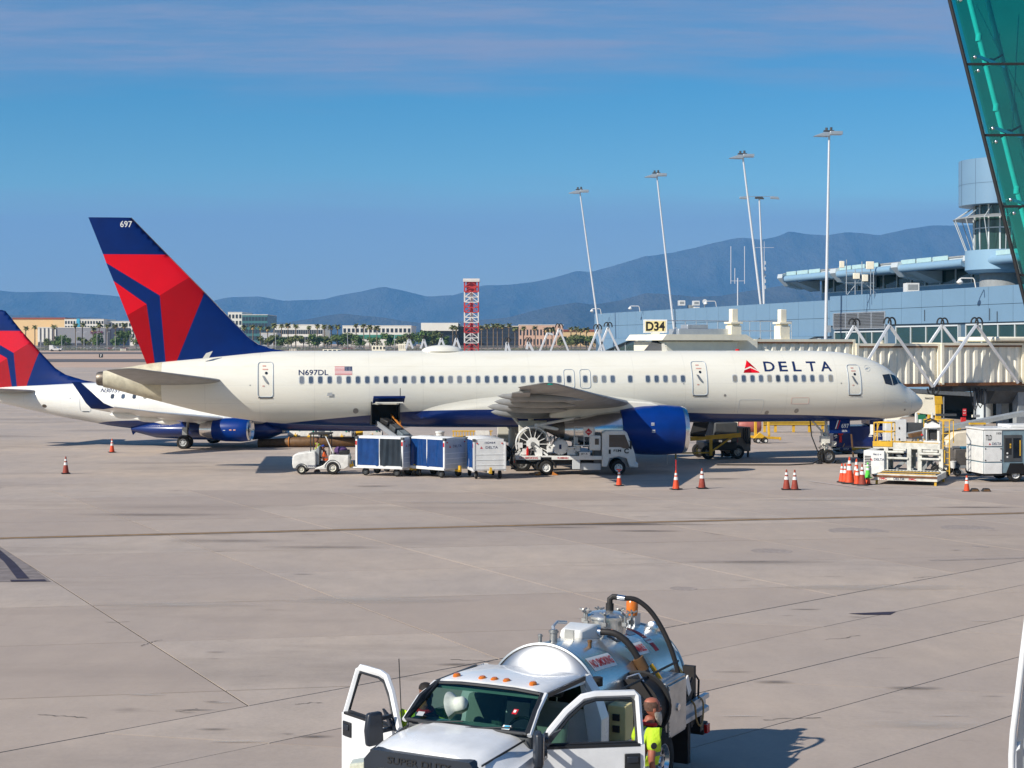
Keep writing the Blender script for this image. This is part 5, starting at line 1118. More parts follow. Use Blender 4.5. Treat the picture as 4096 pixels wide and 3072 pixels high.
MB().bx(-3.4, 3.4, -3.4, 3.4, htw, htw+.5).bx(-3.4, 3.4, -3.45, -3.35, htw+.5, htw+1.3).bx(-1.6, 1.6, -1, 1, htw+.5, htw+1.2).build('platform', m_tw, LT, smooth=0)
MB().bx(-2, 2, -2, 2, htw*.86, htw).build('top_cabin', m_tr, LT, smooth=0)
# palms
m_trunk = mat('palm_trunk', (.20, .15, .10), .9, var=.25, scale=1); m_frond = mat('palm_frond', (.19, .20, .06), .8, var=.5, scale=.6); m_dead = mat('dry_frond', (.42, .29, .13), .9, var=.3, scale=.6)
def palm_mesh(seed):
    r = random.Random(seed); b = MB(); d = MB()
    for k in range(34):
        a = r.uniform(0, 2*pi); e = r.uniform(-.35, 1.25); L = r.uniform(1.5, 2.2); pts = []
        for j in range(5):
            t_ = j/4; pts.append(Vector((cos(a)*L*t_*cos(e*(1-t_*.3)), sin(a)*L*t_*cos(e*(1-t_*.3)), L*t_*sin(e)-1.0*t_*t_)))
        s_ = Vector((-sin(a), cos(a), 0))
        for j in range(4):
            w0, w1 = (.15, .38, .42, .30, .04)[j], (.15, .38, .42, .30, .04)[j+1]
            for sg in (-1, 1): b.add([pts[j], pts[j+1], pts[j+1]+s_*w1*sg-Vector((0, 0, w1*.5)), pts[j]+s_*w0*sg-Vector((0, 0, w0*.5))], [(0, 1, 2, 3)], 0)
    for k in range(16):
        a = r.uniform(0, 2*pi); L = r.uniform(.8, 1.5); p = Vector((cos(a)*.3, sin(a)*.3, -.1)); q = Vector((cos(a)*.75, sin(a)*.75, -L)); s_ = Vector((-sin(a), cos(a), 0))*.22
        b.add([p-s_*.4, p+s_*.4, q+s_, q-s_], [(0, 1, 2, 3)], 1)
    return b
pm = []
def palm(u, vt, Y, label):
    base = gx(u, Y); top = CH-(vt-VH)*Y/FOC; h_ = top-base.z-1.2
    t_ = thing('palm_tree', label, 'palm tree', base, random.uniform(0, 6), 'palms along the far road')
    MB().tube([(0, 0, 0), (.08, .05, h_*.5), (.02, 0, h_)], [.34, .26, .24], 8).build('trunk', m_trunk, t_)
    if len(pm) < 4: o = palm_mesh(len(pm)).build('crown', [m_frond, m_dead], t_, smooth=0); pm.append(o.data)
    else: o = place('crown', pm[random.randrange(4)], t_)
    o.location = (.02, 0, h_); k = random.uniform(.95, 1.25); o.scale = (k, k, k); return t_
PAL = [(103, 1302, 'behind the red tail edge of the regional jet, leftmost'), (139, 1298, 'in front of the white piers of the grey office'), (216, 1296, 'at the corner where the white piers end'), (302, 1290, 'in front of the cyan hotel panel'), (330, 1288, 'just right of the cyan hotel panel'), (397, 1290, 'above the maroon lettering'), (373, 1305, 'short one left of the maroon lettering end'), (429, 1294, 'at the dark end of the grey office'), (462, 1294, 'between the two pale hotels'), (497, 1290, 'nearest the left edge of the big tail'), (975, 1300, 'in front of the white corner block'), (1012, 1298, 'left one in front of the teal office'), (1042, 1300, 'right one in front of the teal office'), (1071, 1304, 'at the right edge of the teal office'), (1096, 1291, 'first of the row over the low office'), (1126, 1293, 'second of the row over the low office'), (1152, 1291, 'third of the row over the low office'), (1183, 1294, 'fourth of the row over the low office'), (1236, 1300, 'short one at the middle of the low office'), (1270, 1294, 'at the right end of the low office'), (1298, 1296, 'left of two between low office and warehouse'), (1325, 1298, 'right of two between low office and warehouse'), (1351, 1296, 'just left of the warehouse'), (1424, 1291, 'tall one over the left of the warehouse'), (1455, 1292, 'second tall one over the warehouse'), (1479, 1298, 'over the middle of the warehouse'), (1508, 1300, 'over the right middle of the warehouse'), (1811, 1298, 'left of two before the lattice tower'), (1826, 1302, 'right of two before the lattice tower'), (1926, 1300, 'just right of the lattice tower'), (1950, 1294, 'second right of the lattice tower'), (1974, 1292, 'third right of the lattice tower'), (1990, 1291, 'fourth right of the lattice tower'), (2010, 1294, 'in front of the black glass office'), (2036, 1291, 'right end of the black glass office'), (2060, 1304, 'short one left of the pink office'), (2094, 1302, 'first in front of the pink office'), (2141, 1302, 'second in front of the pink office'), (2186, 1308, 'third in front of the pink office'), (2208, 1306, 'fourth in front of the pink office'), (2284, 1306, 'first over the beige shop'), (2306, 1304, 'second over the beige shop'), (2322, 1310, 'third over the beige shop'), (2346, 1308, 'nearest the concourse end')]
for u, v, t_ in PAL: palm(u, v, random.uniform(770, 810), 'far fan palm '+t_)
# broadleaf trees: trunk and a crown of many small leaf clumps
m_leaf = mat('tree_leaf', (.12, .19, .045), .85, var=.55, scale=.5); m_leaf2 = mat('olive_leaf', (.17, .20, .06), .85, var=.5, scale=.5); m_bark = mat('tree_bark', (.10, .08, .06), .9, var=.3)
def crown(seed, n=620):
    r = random.Random(seed); b = MB(); cl_ = [(Vector((r.uniform(-.7, .7), r.uniform(-.6, .6), r.uniform(-.25, .55))), r.uniform(.28, .5)) for _ in range(9)]
    for k in range(n):
        c, rad = r.choice(cl_); d = Vector((r.gauss(0, 1), r.gauss(0, 1), r.gauss(0, 1))).normalized(); p = c+d*rad*r.uniform(.55, 1.05)
        nrm = (d+Vector((r.uniform(-.8, .8), r.uniform(-.8, .8), r.uniform(-.3, .8)))).normalized(); u_ = nrm.orthogonal().normalized(); w_ = nrm.cross(u_); s_ = r.uniform(.07, .14)
        b.add([p-u_*s_, p+w_*s_*.7, p+u_*s_, p-w_*s_*.7], [(0, 1, 2, 3)])
    return b
cm = []
def tree(u, vt, wpx, Y, label, m=m_leaf):
    base = gx(u, Y); H_ = CH-(vt-VH)*Y/FOC-base.z; rx = wpx*Y/FOC*.66
    t_ = thing('tree', label, 'tree', base, random.uniform(0, 6), 'trees along the far road')
    MB().tube([(0, 0, 0), (.1, 0, H_*.3), (0, .1, H_*.6)], [.3, .22, .1], 7).tube([(.1, 0, H_*.3), (rx*.3, .2, H_*.6)], [.15, .06], 6).tube([(.1, 0, H_*.3), (-rx*.35, -.2, H_*.6)], [.15, .06], 6).build('trunk', m_bark, t_)
    if len(cm) < 6: o = crown(20+len(cm)).build('crown', m, t_, smooth=0); cm.append(o.data)
    else: o = place('crown', cm[random.randrange(6)], t_)
    o.location = (0, 0, H_*.52); o.scale = (rx, rx, H_*.52); return t_
TR = [(193, 1352, 34, 'yellowish bush'), (232, 1338, 52, 'round tree below the white piers'), (262, 1348, 40, 'low tree'), (342, 1342, 50, 'round tree left of the maroon lettering'), (395, 1328, 40, 'tree under the maroon lettering'), (462, 1345, 40, 'low tree'), (500, 1318, 62, 'big tree by the tail edge'), (545, 1340, 40, 'tree'), (1075, 1332, 60, 'dark tree below the teal office'), (1120, 1340, 60, 'round tree'), (1165, 1338, 66, 'wide tree'), (1215, 1334, 60, 'round tree'), (1262, 1330, 62, 'round tree below the low office'), (1310, 1336, 56, 'tree'), (1350, 1334, 60, 'tree'), (1392, 1328, 60, 'tree left of the warehouse middle'), (1440, 1336, 50, 'small tree'), (1490, 1346, 50, 'bush'), (1560, 1330, 60, 'tree'), (1605, 1334, 60, 'tree'), (1650, 1328, 60, 'tree left of the glass office'), (1690, 1318, 60, 'taller tree by the glass office'), (1735, 1322, 70, 'wide tree by the glass office'), (1775, 1336, 50, 'tree'), (2262, 1342, 60, 'bush'), (2300, 1336, 60, 'tree below the beige shop'), (2345, 1340, 60, 'bush nearest the concourse')]
for k, (u, v, w, t_) in enumerate(TR):
    tree(u, v, w, random.uniform(745, 790), '%s, number %s along the far road' % (('green '+t_).replace('green yellowish', 'yellowish'), ('one two three four five six seven eight nine ten eleven twelve thirteen fourteen fifteen sixteen seventeen eighteen nineteen twenty twenty-one twenty-two twenty-three twenty-four twenty-five twenty-six twenty-seven').split()[k]), m_leaf if k % 3 else m_leaf2)
# low hedge line behind the fence, countless
hb = MB(); r = random.Random(9)
for k in range(5200):
    x = r.uniform(-330, 70); p = Vector((x, r.uniform(722, 742), g(730)+r.uniform(.1, 1.4)*(.6+.4*sin(x*.11)))); s_ = r.uniform(.2, .5); u_ = Vector((r.uniform(-1, 1), r.uniform(-1, 1), r.uniform(-1, 1))).normalized(); w_ = u_.orthogonal().normalized(); hb.add([p-u_*s_, p+w_*s_, p+u_*s_, p-w_*s_], [(0, 1, 2, 3)])
o = hb.build('scrub', m_leaf2, None, smooth=0, kind='stuff'); tag(o, 'low dusty scrub along the far airfield fence', 'shrubs')
# perimeter fence
FN = thing('perimeter_fence', 'long chain-link perimeter fence on posts across the airfield', 'fence', (0, 706, g(706)))
m_mesh = mat('chain_link', (.20, .21, .21), .7, .4, var=.2, alpha=.38)
me = None
for k in range(96):
    x = -330+k*4.5
    if me is None: o = MB().cyl((0, 0, 0), (0, 0, 2.5), .05, n=6).build('post', m_steel, FN, loc=(x, 0, 0)); me = o.data
    else: place('post', me, FN, (x, 0, 0))
MB().bx(-330, 98, -.01, .01, .1, 2.4).build('chain_link_mesh', m_mesh, FN, smooth=0); MB().cyl((-330, 0, 2.42), (98, 0, 2.42), .04, n=6).build('top_rail', m_steel, FN)
# street light poles and parked cars beyond the fence
for k, (u, vt) in enumerate(((163, 1360), (247, 1342), (306, 1328), (336, 1328), (388, 1330), (429, 1328), (461, 1345), (520, 1340), (1102, 1338), (1220, 1345), (1390, 1330), (1578, 1340))):
    t_ = thing('lamp_post', 'thin white lamp post across the airfield, %s from the left' % ('first second third fourth fifth sixth seventh eighth ninth tenth eleventh twelfth'.split()[k]), 'lamp post', gx(u, 715), 0, 'far lamp posts')
    h_ = CH-(vt-VH)*715/FOC-g(715); MB().cyl((0, 0, 0), (0, 0, h_), .12, .07, n=8).build('pole', m_mast, t_); MB().bar((0, 0, h_), (.8, 0, h_+.1), .08).box((1.0, 0, h_+.08), (.5, .25, .12)).build('lamp', m_mast, t_)
cc = [m_whitep, mat('car_silver', (.45, .46, .48), .3, .4, var=.05), mat('car_black', (.02, .02, .025), .3, var=.05), mat('car_red', (.30, .02, .02), .3, var=.05), mat('car_blue', (.03, .06, .16), .3, var=.05)]
def carshape(L=4.6, W=1.8, van=False):
    q = [(-L/2, .35), (-L/2, .85), (-L*.36, .95), (-L*.25, 1.45), (L*.16, 1.48), (L*.28, .98), (L/2, .82), (L/2, .35)]
    if van: q = [(-L/2, .35), (-L/2, 2.0), (L*.22, 2.05), (L*.34, 1.25), (L/2, 1.1), (L/2, .35)]
    return q
words = 'white silver black red blue'.split(); cnt = {}
for k, u in enumerate((205, 228, 262, 281, 300, 352, 376, 410, 447, 470, 492, 1110, 1140, 1175, 1230, 1290, 1340, 1392, 1440, 1505, 1560)):
    c = random.choice((0, 0, 1, 1, 2, 3, 4)); 
    if u == 447: c = 3
    t_ = thing('parked_car', 'small %s car parked beyond the fence, %s in the far row' % (words[c], ('1st 2nd 3rd 4th 5th 6th 7th 8th 9th 10th 11th 12th 13th 14th 15th 16th 17th 18th 19th 20th 21st').split()[k]), 'car', gx(u, 748+random.uniform(-4, 4)), random.choice((0, pi, .2)), 'cars parked beyond the fence')
    MB().prism(carshape(), 'y', -.85, .85).build('body', cc[c], t_, bevel=.12); MB().prism([(-1.3, .98), (-.95, 1.38), (.55, 1.4), (1.05, .98)], 'y', -.87, .87).build('windows', m_dwin, t_)
    for x_ in (-1.45, 1.45): MB().cyl((x_, -.88, .33), (x_, .88, .33), .33, n=12).build('wheel', m_rub, t_)
vt_ = thing('pickup_truck', 'white van and pickup on the perimeter road by the fence, left of the red tail', 'truck', gx(230, 700)+Vector((0, -2, 0)), 0)
MB().bx(-2.9, -1.2, -1, 1, .5, 2.6).prism([(-1.2, .5), (-1.2, 1.9), (.3, 1.9), (.9, 1.2), (2.6, 1.1), (2.6, .5)], 'y', -1, 1).build('body', m_whitep, vt_, bevel=.08); MB().prism([(-.9, 1.2), (-.9, 1.75), (.2, 1.75), (.65, 1.2)], 'y', -1.02, 1.02).build('windows', m_dwin, vt_)
for x_ in (-1.8, 1.7): MB().cyl((x_, -1, .42), (x_, 1, .42), .42, n=12).build('wheel', m_rub, vt_)
# distance-remaining sign and yellow stub posts
sg = thing('runway_sign', 'black runway distance sign with a white 7, left of the red tail', 'sign', gr(404, 1431))
w_ = 16*sg.location.y/FOC*1.0
MB().bx(-w_/2, w_/2, -.1, .1, .1, w_*.95).build('board', m_black, sg); text('7', w_*.42, w_*.62, m_txwhite, sg, (-w_*.21, -.13, w_*.2), bold=.04); MB().bx(-w_*.3, w_*.3, -.05, .05, 0, .12).build('foot', m_steel, sg)
for k, u in enumerate((482, 487, 492, 497, 502, 1160, 1166, 1172, 1178, 1184)):
    o = MB().cyl((0, 0, 0), (0, 0, 1.1), .16, n=8).build('bollard', m_cream, None, loc=gx(u, 700)); tag(o, 'short cream bollard by the far fence, %s in the row beside the big tail' % ('leftmost,second,third,fourth,fifth,sixth,seventh,eighth,ninth,rightmost'.split(',')[k]), 'bollard', 'bollards by the far fence')
# ------------------------------------------------------------------ people
m_skin = mat('skin_brown', (.22, .095, .06), .6, var=.12, scale=9); m_skinr = mat('skin_sunburnt', (.36, .12, .075), .55, var=.18, scale=9)
def vestmat(name, col, hip):
    m, n, l, b = nodemat(name); t = n.new('ShaderNodeTexCoord'); s_ = n.new('ShaderNodeSeparateXYZ'); l.new(t.outputs['Object'], s_.inputs[0])
    def M(op, a, c):
        q = n.new('ShaderNodeMath'); q.operation = op
        for k, w in enumerate((a, c)):
            if isinstance(w, (int, float)): q.inputs[k].default_value = w
            else: l.new(w, q.inputs[k])
        return q.outputs[0]
    near = lambda v, c, w: M('LESS_THAN', M('ABSOLUTE', M('SUBTRACT', v, c), 0), w)
    z, y = s_.outputs[2], s_.outputs[1]
    st = M('MULTIPLY', near(M('ABSOLUTE', y, 0), .105, .022), M('GREATER_THAN', z, hip+.24))
    mk = M('MAXIMUM', M('MAXIMUM', near(z, hip+.07, .026), near(z, hip+.24, .026)), st)
    no = n.new('ShaderNodeTexNoise'); no.inputs['Scale'].default_value = 9; no.inputs['Detail'].default_value = 6; l.new(t.outputs['Object'], no.inputs['Vector'])
    c = n.new('ShaderNodeMix'); c.data_type = 'RGBA'; l.new(mk, c.inputs[0]); c.inputs[6].default_value = (*col, 1); c.inputs[7].default_value = (.13, .18, .18, 1); l.new(c.outputs[2], b.inputs['Base Color']); b.inputs['Roughness'].default_value = .75
    bp = n.new('ShaderNodeBump'); bp.inputs['Strength'].default_value = .9; bp.inputs['Distance'].default_value = .03; l.new(no.outputs[0], bp.inputs['Height']); l.new(bp.outputs[0], b.inputs['Normal']); return m
m_hiv = vestmat('hi_vis_yellow', (.46, .66, .02), .92); m_hio = vestmat('hi_vis_orange', (.78, .12, .02), .5)
m_refl = mat('reflective_tape', (.16, .22, .22), .4, var=.1); m_navyc = mat('dark_trousers', (.02, .022, .03), .85, var=.2); m_beard = mat('white_beard', (.52, .46, .40), .9, var=.25, scale=25, bump=.8)
m_hair = mat('dark_hair', (.015, .011, .009), .8, var=.3, scale=20); m_redc = mat('red_collar', (.55, .02, .02), .8, var=.1); m_eye = mat('eye', (.02, .015, .012), .2, var=0)
def skin(name, J, E_, root, m, parent, sub=2):
    """continuous body grown on a joint skeleton; J = {joint: (position, radius or (rx, ry))}"""
    ks = list(J); me = D.meshes.new(name); me.from_pydata([J[k][0] for k in ks], [(ks.index(a), ks.index(b)) for a, b in E_], [])
    o = place(name, me, parent); me.materials.append(m)
    o.modifiers.new('skin', 'SKIN'); 
    for k, v in zip(ks, me.skin_vertices[0].data):
        r = J[k][1]; v.radius = r if isinstance(r, tuple) else (r, r); v.use_root = (k == root)
    o.modifiers['skin'].use_smooth_shade = True
    s_ = o.modifiers.new('sub', 'SUBSURF'); s_.levels = s_.render_levels = sub
    return o
def person(label, loc, rz, vest, trousers, sk, pose='stand', beard=False, hair=m_hair, lean=0., collar=None, cap=None, arms=None, sub=2, bald=False, head_turn=0.):
    p = thing('person', label, 'person', loc, rz)
    hip = .92 if pose == 'stand' else .50
    def L(x, y, z): return (x+lean*max(0, z-hip), y, z)     # forward is +x
    J = {'pelvis': (L(0, 0, hip), (.15, .13)), 'waist': (L(0, 0, hip+.18), (.16, .13)), 'chest': (L(.01, 0, hip+.40), (.175, .135)), 'neck0': (L(0, 0, hip+.55), .08), 'neck': (L(.02, 0, hip+.60), .068), 'head': (L(.03, 0, hip+.68), .075)}
    E_ = [('pelvis', 'waist'), ('waist', 'chest'), ('chest', 'neck0'), ('neck0', 'neck'), ('neck', 'head')]
    for s_, t_ in ((1, 'l'), (-1, 'r')):
        kn = L(.03, s_*.11, .48) if pose == 'stand' else (.42, s_*.13, .50)
        an = (-.01, s_*.11, .09) if pose == 'stand' else (.42, s_*.13, .10)
        J.update({'hip'+t_: (L(0, s_*.10, hip-.05), .095), 'knee'+t_: (kn, .062), 'ankle'+t_: (an, .045), 'toe'+t_: ((an[0]+.17, an[1], .04), .04), 'sh'+t_: (L(0, s_*.20, hip+.50), .066)})
        el, wr = (L(-.03, s_*.27, hip+.22), L(.06, s_*.27, hip-.02)) if not arms else (L(*arms[0][:1], s_*arms[0][1], hip+arms[0][2]), L(*arms[1][:1], s_*arms[1][1], hip+arms[1][2]))
        d = (Vector(wr)-Vector(el)).normalized(); hp = Vector(wr)+d*.07
        J.update({'el'+t_: (el, .047), 'wr'+t_: (wr, .031), 'palm'+t_: (tuple(hp), (.038, .02))})
        E_ += [('pelvis', 'hip'+t_), ('hip'+t_, 'knee'+t_), ('knee'+t_, 'ankle'+t_), ('ankle'+t_, 'toe'+t_), ('chest', 'sh'+t_), ('sh'+t_, 'el'+t_), ('el'+t_, 'wr'+t_), ('wr'+t_, 'palm'+t_)]
        sd = d.orthogonal().normalized()
        for f_ in range(4):
            a = hp+sd*(.027-.018*f_); k1, k2, k3 = 'f%d%sa' % (f_, t_), 'f%d%sb' % (f_, t_), 'f%d%sc' % (f_, t_); ln = (.085, .095, .09, .07)[f_]
            J[k1] = (tuple(a+d*.02), .009); J[k2] = (tuple(a+d*(.02+ln*.5)+Vector((.006, 0, 0))), .0085); J[k3] = (tuple(a+d*(.02+ln)+Vector((.018, 0, 0))), .007)
            E_ += [('palm'+t_, k1), (k1, k2), (k2, k3)]
        a = Vector(wr)+d*.03+sd*.03; J['t1'+t_] = (tuple(a+sd*.012), .011); J['t2'+t_] = (tuple(a+sd*.03+d*.045), .009); E_ += [('wr'+t_, 't1'+t_), ('t1'+t_, 't2'+t_)]
    b = skin('body', J, E_, 'pelvis', sk, p, sub)
    hd = Vector(L(.05, 0, hip+.765)); hm_ = Matrix.Rotation(head_turn, 3, 'Z')
    # head: shaped skull with brow, nose, chin, ears
    hb_ = MB(); rings = []
    prof = [(-.135, .028, .03, .055), (-.125, .045, .05, .05), (-.10, .062, .062, .035), (-.06, .085, .070, .012), (-.02, .098, .074, 0), (.02, .104, .077, -.004), (.06, .103, .078, -.008), (.09, .092, .070, -.012), (.115, .066, .052, -.014), (.127, .03, .025, -.014)]
    for z, rx, ry, ox in prof: rings.append([hd+hm_ @ Vector((ox+rx*cos(2*pi*k/16), ry*sin(2*pi*k/16), z)) for k in range(16)])
    hb_.loft(rings); ho = hb_.build('head', sk, p, smooth=80)
    f_ = lambda x, y, z: hd+hm_ @ Vector((x, y, z))
    nb = MB(); nb.loft([[f_(.095, -.012, .02), f_(.105, 0, .02), f_(.095, .012, .02)], [f_(.098, -.02, -.03), f_(.130, 0, -.025), f_(.098, .02, -.03)], [f_(.09, -.018, -.042), f_(.108, 0, -.045), f_(.09, .018, -.042)]]).build('nose', sk, ho, smooth=80)
    for s_ in (-1, 1):
        MB().ball(f_(.088, s_*.032, .012), (.012, .012, .008), 8).build('eye', m_eye, ho); MB().ball(f_(-.005, s_*.078, -.015), (.022, .010, .034), 8).build('ear', sk, ho)
        MB().bar(f_(.092, s_*.018, .032), f_(.088, s_*.048, .030), .012, .008).build('eyebrow', hair if not beard else m_beard, ho)
    MB().bar(f_(.085, -.022, -.072), f_(.085, .022, -.072), .014, .007).build('mouth', m_redc if not beard else m_beard, ho)
    if beard:
        hb2 = [pi*k/12-pi*.62*1.0 for k in range(0)]; AA = [-1.75+3.5*k/14 for k in range(15)]
        MB().loft([[f_(.012+(.094+.006*cos(3*a))*cos(a), .084*sin(a), -.035-.02*cos(a)) for a in AA], [f_(.02+.100*cos(a), .082*sin(a), -.085) for a in AA], [f_(.04+.085*cos(a), .068*sin(a), -.135) for a in AA], [f_(.075+.05*cos(a), .045*sin(a), -.185) for a in AA], [f_(.095+.02*cos(a), .02*sin(a), -.225) for a in AA]]).build('beard', m_beard, ho, smooth=80)
        MB().loft([[hd+hm_ @ Vector((ox-.002+(rx+.004)*cos(2*pi*k/16)*(.9 if cos(2*pi*k/16) > .3 else 1), (ry+.004)*sin(2*pi*k/16), z-.005)) for k in range(16)] for z, rx, ry, ox in prof[4:8]], cap=False).build('stubble', mat('grey_stubble', (.13, .07, .05), .8, var=.4, scale=40), ho, smooth=80)
    if not bald:
        MB().loft([[hd+hm_ @ Vector((ox-.004+(rx+.008)*cos(2*pi*k/16)*(1 if cos(2*pi*k/16) < .5 or z > .07 else .96), (ry+.007)*sin(2*pi*k/16), z+.004)) for k in range(16)] for z, rx, ry, ox in prof[6:]]).build('hair', hair, ho, smooth=80)
    if cap:
        MB().lathe([(.098, .05), (.10, .07), (.085, .12), (.04, .145), (.005, .15)], hd, n=18).prism([(.06, -.06), (.17, -.045), (.18, 0), (.17, .045), (.06, .06)], 'z', 0, .001).build('cap', cap, ho, smooth=60)
    # clothing: vest or shirt with short sleeves, trousers
    V = {'a': (L(0, 0, hip+.02), (.172, .150)), 'b': (L(0, 0, hip+.18), (.182, .155)), 'c': (L(.01, 0, hip+.40), (.192, .155)), 'd': (L(0, 0, hip+.53), (.10, .09))}
    EV = [('a', 'b'), ('b', 'c'), ('c', 'd')]
    for t_ in 'lr':
        s0 = Vector(J['sh'+t_][0]); e0_ = Vector(J['el'+t_][0]); V['s'+t_] = (tuple(s0), .097); V['e'+t_] = (tuple(s0+(e0_-s0)*.78), .072); EV += [('c', 's'+t_), ('s'+t_, 'e'+t_)]
    vo = skin('vest', V, EV, 'b', vest, p, sub)
    if collar: MB().tube([Vector(L(.01, 0, hip+.575))+Vector((.085*cos(2*pi*k/14), .09*sin(2*pi*k/14), .015*cos(2*pi*k/14)*-1)) for k in range(15)], .024, 7).build('collar', collar, p)
    T_ = {'p': (L(0, 0, hip), (.165, .142))}; ET = []
    for t_ in 'lr':
        for k, r in (('hip', .105), ('knee', .075)): T_[k+t_] = (J[k+t_][0], r)
        a = Vector(J['ankle'+t_][0]); T_['ankle'+t_] = (tuple(a+Vector((0, 0, .02))), .066); ET += [('p', 'hip'+t_), ('hip'+t_, 'knee'+t_), ('knee'+t_, 'ankle'+t_)]
    skin('trousers', T_, ET, 'p', trousers, p, sub)
    for t_ in 'lr':
        a = Vector(J['ankle'+t_][0]); MB().loft([[(a.x-.09, a.y-.045, 0), (a.x-.09, a.y+.045, 0), (a.x-.08, a.y+.04, .09), (a.x-.08, a.y-.04, .09)], [(a.x+.02, a.y-.05, 0), (a.x+.02, a.y+.05, 0), (a.x+.03, a.y+.045, .11), (a.x+.03, a.y-.045, .11)], [(a.x+.19, a.y-.035, 0), (a.x+.19, a.y+.035, 0), (a.x+.18, a.y+.03, .05), (a.x+.18, a.y-.03, .05)]]).build('shoe', m_black, p, bevel=.015)
    return p
# ------------------------------------------------------------------ ramp equipment
m_cblue = mat('blue_curtain', (.008, .05, .19), .2, var=.25, scale=2.5, bump=.5); m_cdark = mat('dark_curtain', (.022, .032, .045), .3, var=.3, scale=2.5, bump=.5)
m_cartw = mat('cart_white', (.72, .73, .73), .42, var=.14, scale=3); m_cartg = mat('cart_grey_panel', (.48, .52, .56), .45, var=.12, scale=3)
m_rimw = mat('cream_rim', (.68, .66, .55), .5, var=.2, scale=6)
def curtain(x0, x1, y, z0, z1, m, parent, seed, sag=0.):
    r = random.Random(seed); ph = [(r.uniform(1.5, 7), r.uniform(0, 6), r.uniform(.008, .024)) for _ in range(6)]; n, k_ = 26, 16; vs = []
    for i in range(n+1):
        for j in range(k_+1):
            a, c = i/n, j/k_; x = x0+(x1-x0)*a; z = z0+(z1-z0)*c; d = sum(am*sin(w*a*4+p_+2.2*c*sin(p_)) for w, p_, am in ph)*(1-.5*c)
            vs.append((x+sag*(1-c)*(a-.5), y+d, z+.02*(1-c)*sin(7*a+ph[0][1])))
    return MB().add(vs, [(i*(k_+1)+j, (i+1)*(k_+1)+j, (i+1)*(k_+1)+j+1, i*(k_+1)+j+1) for i in range(n) for j in range(k_)]).build('curtain', m, parent, smooth=80)
def cart(loc, rz, label, L=2.6, W=1.55, dark=False, num=None, ends=('DELTA',)):
    c = thing('baggage_cart', label, 'cart', loc, rz, 'covered baggage carts in tow'); z0, z1 = .48, 1.95
    MB().bx(-L/2, L/2, -W/2, W/2, z0-.06, z0+.04).bar((-L/2, 0, z0-.12), (L/2, 0, z0-.12), .2, .12).build('chassis', m_cartw, c, bevel=.015)
    MB().loft([[(x, -W/2, z1-.06), (x, -W/2+.06, z1+.02), (x, 0, z1+.06), (x, W/2-.06, z1+.02), (x, W/2, z1-.06)] for x in (-L/2, L/2)]).build('roof', m_cartw, c, smooth=50)
    for s_ in (-1, 1):
        e = MB().bx(s_*L/2-.02, s_*L/2+.02, -W/2+.02, W/2-.02, z0, z1-.05).build('end_panel', m_cartg if s_ > 0 and not num else m_cartw, c, smooth=0)
        for k in range(3 if s_ > 0 else 5): z = z0+.2+k*.26; MB().bx(s_*(L/2+.02), s_*(L/2+.035), -W/2+.04, W/2-.04, z, z+.035).build('rib', m_cartw, e, smooth=0)
        if s_ > 0:
            R_ = (0, 0, pi/2)
            tx = text('DELTA', .62, .12, m_txnavy, e, (L/2+.024, -.20, 1.50), R_); widget(e, 0, 0, .15, .12, lambda x, z: Vector((L/2+.024, -.40+x, 1.50+z)))
            if num: text(num, .52, .10, m_txnavy, e, (L/2+.024, -.24, 1.74), R_)
            for y in (-.62, .62): MB().cyl((L/2, y, 1.76), (L/2+.05, y, 1.76), .035, n=10).build('reflector', m_redl, e)
        for y in (-1, 1):
            MB().bx(s_*L/2-.06, s_*L/2+.045, y*W/2-.05, y*W/2+.05, z0, z1-.05).build('corner_post', m_cartw, c, bevel=.008); MB().bx(s_*L/2-.09, s_*L/2+.07, y*W/2-.07, y*W/2+.07, z1-.10, z1+.03).build('corner_cap', m_dgrey, c, bevel=.01)
            MB().bx(s_*L/2-.05, s_*L/2+.03, y*(W/2+.052), y*(W/2+.058), 1.55, 1.75).build('reflector_strip', m_redl, c, smooth=0)
    for y in (-1, 1):
        MB().bx(-.025, .025, y*W/2-.02, y*W/2+.02, z0, z1-.05).build('centre_post', m_cartw, c, smooth=0)
        MB().bx(-L/2, L/2, y*W/2-.045, y*W/2+.045, z0-.10, z0+.05).build('side_rail', m_cartw, c, bevel=.01)
        for k, (a, b) in enumerate(((-L/2+.05, -.02), (.02, L/2-.05))): curtain(a, b, y*(W/2+.01), z0+.05, z1-.06, m_cdark if dark and k else m_cblue, c, k+int(L*10)+7*y, .14 if dark else .03)
        for x in (-L*.34, L*.34): wheel('wheel', c, (x, y*(W/2-.18), .20), .20, .13, rim=m_dgrey, n=20)
    MB().bar((L/2, 0, .36), (L/2+.35, 0, .34), .1, .1, i=0).bar((-L/2, 0, .36), (-L/2-.75, 0, .32), .07, .06, i=1).bar((-L/2, -.25, .38), (-L/2-.5, 0, .33), .05, .05, i=1).bar((-L/2, .25, .38), (-L/2-.5, 0, .33), .05, .05, i=1).box((L/2+.3, 0, .45), (.14, .1, .3), i=0).build('tow_bar', [m_yellow, m_cartw], c)
    return c
def gpos(u, v, up=0.): p = gr(u, v); p.z += up; return p
cart(gpos(1548, 1900), radians(-24), 'baggage cart with one blue and one dark curtain, nearest the tractor', 2.62, dark=True)
cart(gpos(1752, 1904), radians(-42), 'middle baggage cart with two blue curtains', 2.45)
cart(gpos(1938, 1908), radians(-78), 'white baggage cart seen end-on, numbered 102464', 2.6, num='102464')
